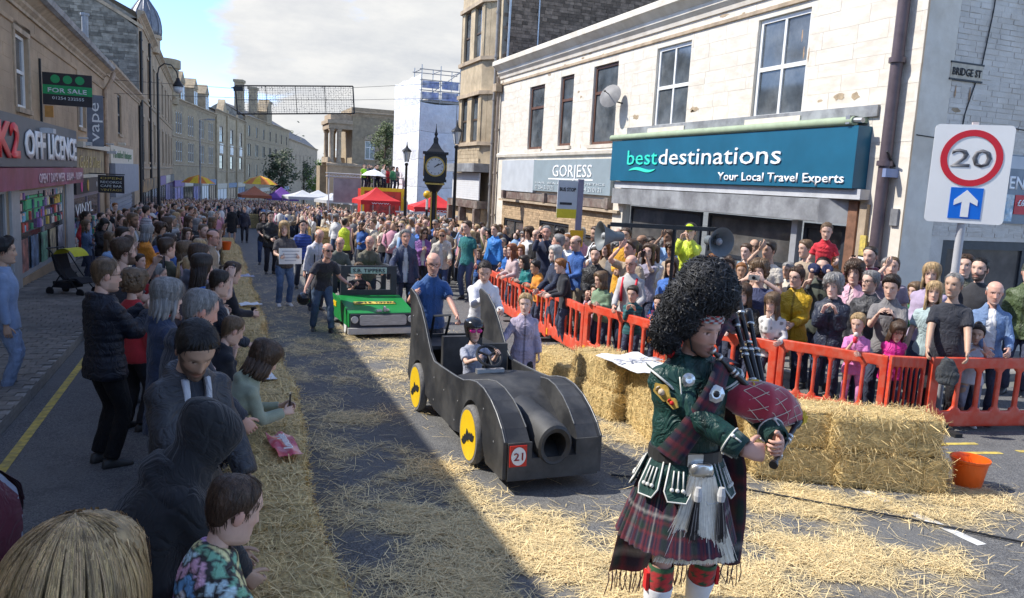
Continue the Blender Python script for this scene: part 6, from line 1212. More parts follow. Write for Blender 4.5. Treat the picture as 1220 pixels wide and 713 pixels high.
tm = textmesh('S.B. TIPPERS', .085, .62, bold=.02, ext=.003); tm.materials.append(IRON); bnd = MB().box(-.42, .38, -.07, .07, 0, .012).build('hood_sign', mat('sign_buff', (.7, .5, .1), .5, 3, .2), hd); bnd.location = (0, -.62, .568); bnd.rotation_euler = (.172, 0, 0); tt = put('lettering', tm, bnd, (-.22, -.045, .014)); tt.rotation_euler = (-pi/2, 0, 0); MB().ell((-.3, 0, .014), (.08, .05, .006), 12, 6).build('sign_logo', IRON, bnd)
MB().tube([(-.1, -1.15, .49), (.0, -1.12, .49)], .03, 8).ell((.06, -1.13, .52), (.035, .035, .06), 10, 8).ell((.1, -1.12, .5), (.06, .03, .03), 8, 6).build('bonnet_mascot', mat('mascot_white', (.65, .55, .5), .5), hd)
cb = MB(); 
for x in (-.56, .44): cb.box(x, x+.12, -.05, .02, .66, 1.24)
cb.box(-.44, .44, -.05, .02, 1.08, 1.24).box(-.44, .44, -.05, .02, .62, .76).box(-.56, -.48, .02, .9, 1.14, 1.22).box(.48, .56, .02, .9, 1.14, 1.22).box(-.56, -.46, .82, .9, .6, 1.14).box(.46, .56, .82, .9, .6, 1.14); cab = cb.build('cab_frame', DGN, t)
np_ = MB().box(-.37, .35, -.07, -.052, 1.09, 1.21).build('name_board', mat('board_green', (.40, .52, .46), .5, 4, .12), cab); text('S.B. TIPPERS', np_, (-.33, -.074, 1.115), .075, DGN, .64, bold=.02, ext=.003)
for x in (-.52, .5):
    for y in (-.78, .85): wheel(t, x*1.12, y, .19, .19, .06, -1 if x < 0 else 1, WHITEP)
MB().tube([(.2+.12*cos(q), .25+.05*sin(q), .82+.1*sin(q)) for q in np.linspace(0, 2*pi, 17)], .013, 6).build('steering_wheel', IRON, t)
# ================================================================== NAMED PEOPLE
GL_ = 'spectators leaning over the left bales'; GR_ = 'spectators behind the red barriers'
def held(name, label, cat, pos, build, rz=0, rx=0, ry=0):
    t = thing(name, label, cat, pos); t.rotation_euler = (radians(rx), radians(ry), radians(rz)); build(t); return t
PHM = mat('phone_black', (.012, .012, .015), .2, 5, .1); PSC = mat('phone_screen', (.10, .14, .2), .15, 30, .6)
def phone(label, pos, rz, rx=0, wide=False, camera=False):
    def b(t):
        w, h = (.075, .038) if wide else (.037, .075)
        MB().box(-w, w, -.004, .004, -h, h).build('case', PHM if not camera else STEEL, t); MB().box(-w*.9, w*.9, .0042, .0055, -h*.92, h*.92).build('screen', PSC, t)
        if camera: MB().lathe([(.024, 0), (.024, .03), (.018, .032)], 14, M=Matrix.Rotation(pi/2, 4, 'X')).build('lens', PHM, t)
        else: MB().box(w*.3, w*.8, -.0065, -.0042, h*.6, h*.9).build('camera_bump', PHM, t)
    return held('camera' if camera else 'mobile_phone', label, 'camera' if camera else 'phone', pos, b, rz, rx)
def addpart(t, name, mb, m, K=None, head=False, sm=True, color=None, attr=False):
    if head: mb.v = [tuple(K['HM'] @ Vector(p)) for p in mb.v]
    if K: mb.v = [tuple(Vector(p)*K['s']) for p in mb.v]
    o = mb.build(name, m, t, sm, attr or m in (CLOTH, KNIT, DENIM, SHELLM, HAIRM)); 
    if color: o.color = (*color, 1)
    return o
LZ = lambda h, z=.96: z/(h/1.75)
def lean(h, dx=.2, y=-.38, z=.96): return dict(L=(dx, y, LZ(h, z)), R=(-dx, y, LZ(h, z)))
# ---- left foreground
t, K, w = person('blonde woman seen from behind at the bottom left corner, pink top', -.27, 1.72, 160, 1.78, 'fair', 'blonde', hair='bob', fem=1, plain=1, top='t_shirt', topc=(.62, .28, .42), bottom='trousers', head=(6, -10), seed=5, group=GL_)
hm = MB(); r = random.Random(3)
for k in range(9000):
    a = r.uniform(-pi, pi); lk = int((a+pi)*11); lr = sin(lk*12.9)*.5+.5; lq = sin(lk*7.3+2)
    if abs(a) < .62: continue
    o_ = .005*lr+r.uniform(0, .007); RX, RY, RZ = .112+o_, .128+o_, .152+o_*.8; f0 = r.uniform(.0, .75)*r.random(); Lk = .15+.06*lr+r.uniform(-.02, .03); pts = []; s_ = (.9+.2*lr)*r.choice((.5, .7, .85, 1, 1, 1.15, 1.35))
    for j in range(11):
        q = f0+(1-f0)*j/10; ph = min(q/.6, 1)*pi/2*1.06; dn = max(0, q-.6)/.4; aa_ = a+.05*lq*q+.02*sin(lk*3+q*6); sw_ = 1-.10*dn*dn+.05*sin(lk*5+dn*4)*dn
        pts.append(Vector((RX*sin(ph)*sin(aa_)*sw_, .022-RY*sin(ph)*cos(aa_)*sw_, .002+RZ*cos(ph)-Lk*dn)))
    vs = []
    for j, p in enumerate(pts): wv = Vector((cos(a), sin(a), 0))*.0008*(1-.6*j/10); vs += [p-wv, p+wv]
    hm.add(vs, [(2*j, 2*j+1, 2*j+3, 2*j+2) for j in range(10)], 0, (s_, s_*r.uniform(.93, 1.0), s_*r.uniform(.8, 1.)))
addpart(t, 'hair_strands', hm, HAIRM, K, True, color=HC['blonde'])
PALB = [(.75, .45, .6), (.55, .75, .8), (.2, .45, .3), (.75, .7, .35), (.6, .35, .7), (.8, .8, .8), (.15, .35, .6)]
def comic(c):
    k = 15; p = c*k+np.sin(c[:, [1, 2, 0]]*31)*.55; q = np.floor(p).astype(int); f = p-np.floor(p); idx = (q[:, 0]*7+q[:, 1]*13+q[:, 2]*29) % len(PALB); col = np.array(PALB)[idx]; edge = (np.minimum(f, 1-f).min(1) < .10); return np.where(edge[:, None], .04, col)
t, K, w = person('small boy in a colourful cartoon print jacket beside the near red barrier', -.06, 2.90, 112, 1.46, 'fair', 'brown', hair='crop', top='jacket', topc=(1, 1, 1), topfn=comic, hands=dict(L=(.2, -.35, .98), R=(-.16, -.4, .95)), lean=14, head=(12, 0), seed=9, group=GL_)
# woman in black veil
t, K, w = person('woman in a long black veil leaning on the near left bales', -.30, 3.50, 100, 1.66, 'tan', 'black', hair=None, fem=1, top='coat', topc=(.016, .017, .021), botc=(.015, .015, .02), hands=dict(L=(.16, -.46, .92), R=(-.10, -.50, .86)), curl=.75, lean=24, head=(24, 0), seed=3, group=GL_)
vb = MB(); hg = headgrid(30, 24); hx, hy_ = headsurf(hg[0], hg[1], .036); hv = [tuple(K['HM'] @ Vector((float(a)*1.0, float(b)*1.02-.004, float(c)*1.06+.008))) for a, b, c in zip(hx.ravel(), hy_.ravel(), hg[1].ravel())]; vb.add(hv, gridfaces(30, 24))
T = K['T']; vb.rings([ringT(T, q, wx, wy, oy) for q, wx, wy, oy in ((-.30, .31, .25, .04), (-.15, .29, .23, .03), (.05, .27, .20, .02), (.25, .26, .18, .01), (.40, .245, .16, 0), (.50, .19, .13, -.01), (.57, .13, .11, -.015), (.64, .10, .10, -.02))])
for sd in 'LR': S, E, W_ = K['arm'][sd]; limb(vb, (S, E, E.lerp(W_, .8)), [.10, .11, .12, .11, .09, .07])
hcen = K['HM'] @ Vector((0, 0, -.1)); vb.tube([hcen, T(0, -.05, .5)], [.085, .14], 12)
ve = rm(vb, .016, 9, .7, 'veil'); fold(ve, .007, 12); Hi = K['HM'].inverted(); bm = bmesh.new(); bm.from_mesh(ve)
bmesh.ops.delete(bm, geom=[f for f in bm.faces if (lambda q: q.y < -.03 and abs(q.x) < .052 and -.085 < q.z < .045)(Hi @ f.calc_center_median())], context='FACES'); 
for v in bm.verts: v.co *= K['s']
bm.to_mesh(ve); bm.free(); paint(ve); ve.materials.append(CLOTH); put('veil', ve, t, color=(.016, .017, .020))
# man in grey jacket
t, K, w = person('bearded man in an open grey jacket looking down beside the veiled woman', -.15, 4.72, 28, 1.84, 'tan', 'black', hair='short', beard=.75, top='waterproof', topc=(.048, .050, .058), open=.062, inner=True, innerc=(.035, .04, .055), hands=dict(L=(.2, -.34, .9), R=(-.15, -.38, .88)), lean=10, head=(34, -8), seed=14, group=GL_)
wl = MB()
for s_ in (-1, 1): wl.rings([[K['T'](s_*x, -(d+.012), q) for x, d in ((.045, D_), (.075, D_-.004), (.075, D_-.03), (.045, D_-.03))] for q, D_ in ((-.1, .150), (.1, .140), (.28, .142), (.42, .132), (.50, .112), (.56, .085))])
addpart(t, 'white_lining', wl, CLOTH, K, color=(.55, .57, .62))
# dark puffer jacket man
t, K, w = person('man in a navy puffer jacket and black trousers filming with his phone', -.90, 7.9, 122, 1.86, 'fair', 'light', hair='crop', glasses='clear', stub=.4, top='puffer_jacket', topc=(.010, .013, .024), botc=(.008, .008, .010), hands=dict(L=(.05, -.40, 1.36), R=(-.07, -.38, 1.33)), head=(6, -12), seed=4, hood=True, group=GL_)
phone('dark phone held by the man in the navy puffer jacket', w((-.01, -.47, 1.42)), 122)
t, K, w = person('person in a maroon jacket and grey dress at the left edge', -.80, 3.52, 100, 1.74, 'fair', 'brown', hair='long', fem=1, top='coat', sleeve=1, topc=(.085, .012, .024), bottom='skirt', botc=(.20, .23, .30), open=.09, inner=True, innerc=(.20, .23, .30), lean=-16, seed=8, group=GL_)
t, K, w = person('youth in a pale blue tracksuit standing at the left edge of the pavement', -2.30, 10.9, 95, 1.84, 'tan', 'black', hair='quiff', top='hoodie', topc=(.22, .30, .46), botc=(.24, .32, .48), shoec=(.5, .5, .52), head=(2, 6), seed=6, fat=.2)
# left row going away
L_ = [
 ('boy in a dark hood behind the boy with the phone', .02, 7.3, 112, 1.42, 'fair', 'light', dict(hair='crop', top='hoodie', topc=(.012, .014, .022), hands='chin', lean=18, head=(14, 0))),
 ('elderly grey haired man in dark coat in the second row', -.22, 5.75, 108, 1.84, 'ruddy', 'grey', dict(hair='crop', top='coat', topc=(.03, .035, .05), hands=lean(1.84), lean=12, head=(12, 0))),
 ('woman with grey bob and blue coat behind the old man', -.36, 7.1, 100, 1.75, 'pale', 'grey', dict(hair='bob', fem=1, top='coat', topc=(.03, .045, .09), hands='clasp', head=(8, 10))),
 ('bearded man in charcoal t shirt raising his phone', -.95, 10.3, 112, 1.90, 'fair', 'brown', dict(hair='quiff', beard=.9, plain=1, top='t_shirt', topc=(.05, .05, .06), hands=dict(L=(.10, -.36, 1.52), R=(-.16, -.34, 1.32)), fat=.2)),
 ('teenage boy with short dark hair in navy zip top', -.02, 8.75, 110, 1.70, 'fair', 'dark', dict(hair='crop', top='jacket', topc=(.02, .025, .04), hands=lean(1.7), lean=10, head=(8, 0))),
 ('bearded man with glasses in a grey hoodie', -.16, 10.3, 112, 1.86, 'fair', 'brown', dict(hair='short', beard=.9, glasses='clear', top='hoodie', topc=(.10, .11, .14), hands='clasp', head=(12, -5))),
 ('girl with dark ponytail holding a dark cup over the bales', .12, 10.6, 108, 1.64, 'fair', 'brown', dict(hair='pony', fem=.6, top='jumper', topc=(.018, .018, .024), hands=dict(L=(.1, -.42, 1.05), R=(-.1, -.42, 1.08)), lean=14, head=(10, 0))),
 ('man in an olive green hoodie seen from behind', -.56, 11.9, 130, 1.85, 'fair', 'brown', dict(hair='crop', top='hoodie', topc=(.07, .075, .05), hands='clasp')),
 ('woman with light brown hair in a pale pink top, left row', -.34, 12.8, 105, 1.74, 'fair', 'light', dict(hair='bob', fem=1, top='jumper', topc=(.5, .36, .38), hands='clasp')),
 ('woman in a cream jacket standing tall in the left crowd', -.95, 20.6, 112, 1.86, 'fair', 'brown', dict(hair='bob', fem=1, top='jacket', topc=(.55, .52, .45), hands='clasp')),
 ('boy in a pale green top leaning out with a phone over the bales', .12, 6.12, 100, 1.42, 'fair', 'brown', dict(hair='mop', top='hoodie', topc=(.30, .33, .24), hands=dict(L=(.06, -.52, 1.12), R=(-.10, -.50, 1.10)), lean=30, head=(12, 0))),
 ('woman in denim jacket by the shop window, fair hair', -3.1, 23.9, 80, 1.62, 'fair', 'light', dict(hair='long', fem=1, top='denim_shirt', topc=(.10, .16, .28), hands='cross')),
 ('man in a light blue shirt by the shop window', -3.25, 25.2, 80, 1.82, 'tan', 'dark', dict(hair='short', top='shirt', topc=(.22, .34, .55), hands='cross')),
 ('man in black jacket and blue shorts leaning by the record shop', -2.9, 25.4, 70, 1.80, 'fair', 'dark', dict(hair='crop', top='jacket', topc=(.02, .02, .025), bottom='shorts', botc=(.12, .18, .28), hands='hang', shoec=(.6, .6, .6))),
 ('woman in black jacket and jeans looking at her phone on the pavement', -2.65, 23.4, 40, 1.72, 'fair', 'black', dict(hair='bob', fem=1, top='jacket', topc=(.012, .012, .015), botc=(.07, .10, .19), hands='clasp', head=(30, 0), shoec=(.5, .5, .5))),
 ('person in a red coat against the record shop door', -3.6, 27.4, 70, 1.70, 'fair', 'dark', dict(hair='long', fem=1, top='coat', topc=(.45, .03, .04), hands='pocket')),
 ('woman all in black beside the salmon coloured pipe', -2.5, 26.6, 60, 1.70, 'fair', 'brown', dict(hair='bun', fem=1, top='coat', topc=(.02, .02, .022), botc=(.015, .015, .015), hands='cross')),
 ('person in a white t shirt and blue jeans standing above the left crowd', -2.0, 29.5, 130, 1.95, 'fair', 'dark', dict(hair='short', top='t_shirt', topc=(.62, .62, .66), botc=(.06, .12, .26), hands='hang')),
 ('seated looking child in plum jumper low in the left crowd', -1.15, 15.2, 60, 1.35, 'fair', 'dark', dict(hair='short', top='jumper', topc=(.07, .02, .05), hands='clasp')),
 ('child in bright pink jacket high in the left crowd', -1.1, 30.5, 100, 1.75, 'fair', 'blonde', dict(hair='long', fem=.4, top='jacket', topc=(.65, .05, .25), hands='clap')),
 ('man in royal blue top bending in the left crowd', -1.2, 18.2, 110, 1.6, 'fair', 'dark', dict(hair='short', top='hoodie', topc=(.05, .10, .32), hands='clasp', lean=30)),
]
for lb, x, y, rz, h, sk, hc, kw in L_: 
    t, K, w = person(lb, x, y, rz, h, sk, hc, GL_, hi=y < 13, **kw)
    if 'raising his phone' in lb: phone('black phone raised by the bearded man in charcoal', w((.02, -.43, 1.55)), rz)
    if 'leaning out with a phone' in lb: phone('phone with lit screen held over the bales by the boy', w((-.02, -.58, 1.17)), rz-20)
    if 'dark cup' in lb: held('drinks_can', 'dark drinks cup held by the girl with the ponytail', 'cup', w((0, -.47, 1.03)), lambda q: smooth(MB().lathe([(.030, 0), (.038, .12), (.034, .12), (.03, .02)], 14).build('cup', PHM, q)))
    if 'looking at her phone' in lb: phone('black phone held at the waist by the woman in jeans', w((0, -.36, 1.08)), rz)
# ---- centre: the people with the carts
CX, CY = 2.88, 7.97
def helmet(t, K, col=(.02, .02, .022)):
    A, Z = headgrid(44, 30); X, Y = headsurf(A, Z, .034); mb = MB(); keep = []; V = np.stack([X, Y*1.02, np.maximum(Z*1.10, -.085)+.014], -1).reshape(-1, 3); mb.v = [tuple(p) for p in V.tolist()]; F = gridfaces(44, 30)
    aa = np.abs(A).ravel(); zz_ = V[:, 2]
    mb.f = [f for f in F if len(f) == 4 and not any((aa[i] < 1.0 and zz_[i] < .045) for i in f) and not all(zz_[i] < -.068 for i in f)]+[F[-1]]; mb.m = [0]*len(mb.f); mb.c = [(1, 1, 1)]*len(mb.v)
    return addpart(t, 'helmet', mb, mat('helmet_black', (.014, .015, .017), .18, 4, .1, spec=.6), K, True)
t, K, w = person('child driver in black helmet and pink goggles at the wheel of the black cart', CX-.15, CY+.16, 4, 1.30, 'fair', 'light', hair='short', fem=.4, hi=True, plain=1, top='t_shirt', topc=(.36, .38, .46), botc=(.04, .04, .05), hip=.80, feet=dict(L=(.12, -.62, .62), R=(-.12, -.62, .62)), hands=dict(L=(.20, -.44, 1.30), R=(-.15, -.46, 1.24)), curl=1.0, head=(4, -6), lean=-4, seed=2)
helmet(t, K)
gm = MB()
for s_ in (-1, 1): gm.ell((s_*.034, -.088, .012), (.036, .016, .024), 14, 8)
addpart(t, 'goggles', gm, mat('pink_goggles', (.62, .03, .25), .2, 20, .3), K, True); addpart(t, 'chin_strap', MB().tube([(s_, -.045+.0*abs(s_), z) for s_, z in ((-.078, -.02), (-.055, -.09), (0, -.135), (.055, -.09), (.078, -.02))], .008, 6), IRON, K, True)
t, K, w = person('bearded man in a blue short sleeved shirt pushing the black cart', 2.78, 10.25, 2, 1.84, 'ruddy', 'grey', hair='bald', beard=.5, glasses='clear', fat=.5, belly=.6, top='polo_shirt', topc=(.035, .10, .27), botc=(.05, .06, .08), hands=dict(L=(.22, -.52, 1.02), R=(-.34, -.45, 1.32)), curl=.9, lean=12, head=(4, -12), seed=21)
t, K, w = person('man in a white sweatshirt pushing the far fin of the black cart', 3.55, 10.35, -4, 1.76, 'fair', 'dark', hair='crop', fat=.3, plain=1, top='jumper', topc=(.70, .70, .73), botc=(.12, .14, .2), hands=dict(L=(.18, -.42, 1.12), R=(-.12, -.55, 1.30)), curl=.9, lean=16, head=(16, -14), seed=22)
t, K, w = person('smiling girl in a lilac grey coat walking beside the black cart', 3.78, 9.25, -18, 1.36, 'pale', 'blonde', hair='pony', fem=.4, smile=.3, top='coat', topc=(.42, .36, .46), bottom='leggings', botc=(.03, .03, .035), hands=dict(R=(-.42, -.28, 1.05), L=(.26, -.1, .82)), feet=dict(L=(.1, -.14, .085), R=(-.1, .12, .1)), head=(6, -10), seed=23)
C_ = [
 ('man in navy jacket and white shirt walking behind the green truck', 3.85, 16.3, -5, 1.88, 'ruddy', 'grey', dict(hair='short', top='jacket', topc=(.03, .04, .085), open=.045, inner=True, innerc=(.6, .6, .62), botc=(.03, .035, .06), hands=dict(R=(-.30, -.40, 1.10), L=(.26, -.05, .82)), fat=.2)),
 ('bald man in grey top pushing the green truck, left of the two', 2.55, 17.1, 8, 1.72, 'ruddy', 'grey', dict(hair='bald', top='jumper', topc=(.12, .13, .11), hands='push', lean=24, head=(-5, 0))),
 ('man in olive shirt pushing the green truck, right of the two', 3.2, 17.0, -4, 1.78, 'ruddy', 'grey', dict(hair='bald', top='shirt', topc=(.16, .15, .11), hands='push', lean=26, head=(0, 0))),
 ('driver crouched in the open cab of the green truck', 2.85, 16.1, 0, 1.70, 'ruddy', 'light', dict(hair='short', top='t_shirt', topc=(.03, .03, .035), hip=.40, feet=dict(L=(.15, -.6, .3), R=(-.15, -.6, .3)), hands=dict(L=(.16, -.42, .86), R=(-.16, -.42, .86)))),
 ('bald man in charcoal t shirt and jeans bending beside the green truck', 2.0, 15.2, 6, 1.78, 'ruddy', 'grey', dict(hair='bald', beard=.4, glasses='sun', plain=1, top='t_shirt', topc=(.035, .035, .045), botc=(.07, .11, .18), lean=44, head=(-22, 12), hands=dict(R=(-.42, -.42, .82), L=(.40, -.40, .95)), feet=dict(L=(.14, -.2, .085), R=(-.12, .15, .085)), fat=.25)),
 ('blonde woman in grey top and jeans carrying a white placard', 1.62, 18.9, 12, 1.90, 'fair', 'blonde', dict(hair='bob', fem=1, top='polo_shirt', topc=(.07, .065, .07), botc=(.10, .17, .32), shoec=(.7, .7, .7), hands=dict(L=(.18, -.36, 1.12), R=(-.20, -.36, 1.12)), head=(8, -20))),
 ('man in a white shirt with dark braces behind the bending man', 2.25, 18.2, 10, 1.82, 'ruddy', 'white', dict(hair='bald', top='shirt', topc=(.62, .62, .68), botc=(.05, .06, .09), lean=14, head=(16, 8), fat=.3)),
 ('steward in a yellow high visibility vest facing the far crowd', 4.15, 26.2, 150, 1.84, 'fair', 'dark', dict(hair='crop', top='gilet', topc=(.62, .75, .04), botc=(.03, .03, .04))),
 ('official in black clothes walking down the middle', 1.85, 26.8, 10, 1.95, 'fair', 'dark', dict(hair='short', top='jacket', topc=(.015, .016, .02), botc=(.02, .02, .03), hands='clasp')),
 ('person in blue t shirt behind the placard woman', 2.40, 22.4, 5, 1.84, 'fair', 'dark', dict(hair='short', top='t_shirt', topc=(.05, .10, .40), botc=(.04, .05, .08), feet=dict(L=(.1, -.2, .085), R=(-.1, .2, .1)))),
 ('person in blue jeans and black top walking far down the course', 1.85, 30.5, 0, 1.85, 'fair', 'brown', dict(hair='bob', fem=1, top='t_shirt', topc=(.02, .02, .025), botc=(.04, .07, .16), hands='clasp')),
 ('robed figure in a long black gown far down the course', 1.1, 44, 0, 1.9, 'fair', 'dark', dict(hair='short', top='coat', topc=(.015, .015, .018), bottom='skirt', botc=(.015, .015, .018))),
 ('person in dark suit beside the robed figure', 1.75, 44.5, 0, 1.85, 'fair', 'dark', dict(hair='short', top='jacket', topc=(.03, .03, .05), botc=(.03, .03, .04))),
]
for lb, x, y, rz, h, sk, hc, kw in C_:
    t, K, w = person(lb, x, y, rz, h, sk, hc, None, hi=y < 20, **kw)
    if 'placard' in lb and 'carrying' in lb:
        q = thing('placard', 'white placard with printed lines carried by the blonde woman', 'placard', w((0, -.42, 1.12)), radians(rz)); MB().box(-.26, .26, -.008, .008, -.18, .18).build('board', SIGNW, q); mb = MB()
        for k, wd in enumerate((.2, .17, .2, .13)): mb.box(-wd, wd, -.0095, -.0082, .10-k*.07, .125-k*.07)
        tag(mb.build('printed_lines', mat('pale_print', (.45, .45, .48), .6), q), kind='stuff')
    if 'braces' in lb: addpart(t, 'braces', MB().tube([K['T'](.075, -.125, -.05), K['T'](.08, -.135, .25), K['T'](.085, -.07, .52)], .014, 5).tube([K['T'](-.075, -.125, -.05), K['T'](-.08, -.135, .25), K['T'](-.085, -.07, .52)], .014, 5), IRON, K)
    if 'and jeans bending' in lb:
        q = thing('crash_helmet', 'black crash helmet held by the bending man', 'helmet', w((-.44, -.46, .70))); smooth(MB().ell((0, 0, 0), (.12, .15, .12), 16, 10).build('shell', mat('helmet_black'), q)); MB().box(-.08, .08, -.152, -.10, -.04, .03).build('visor', GLASM, q)
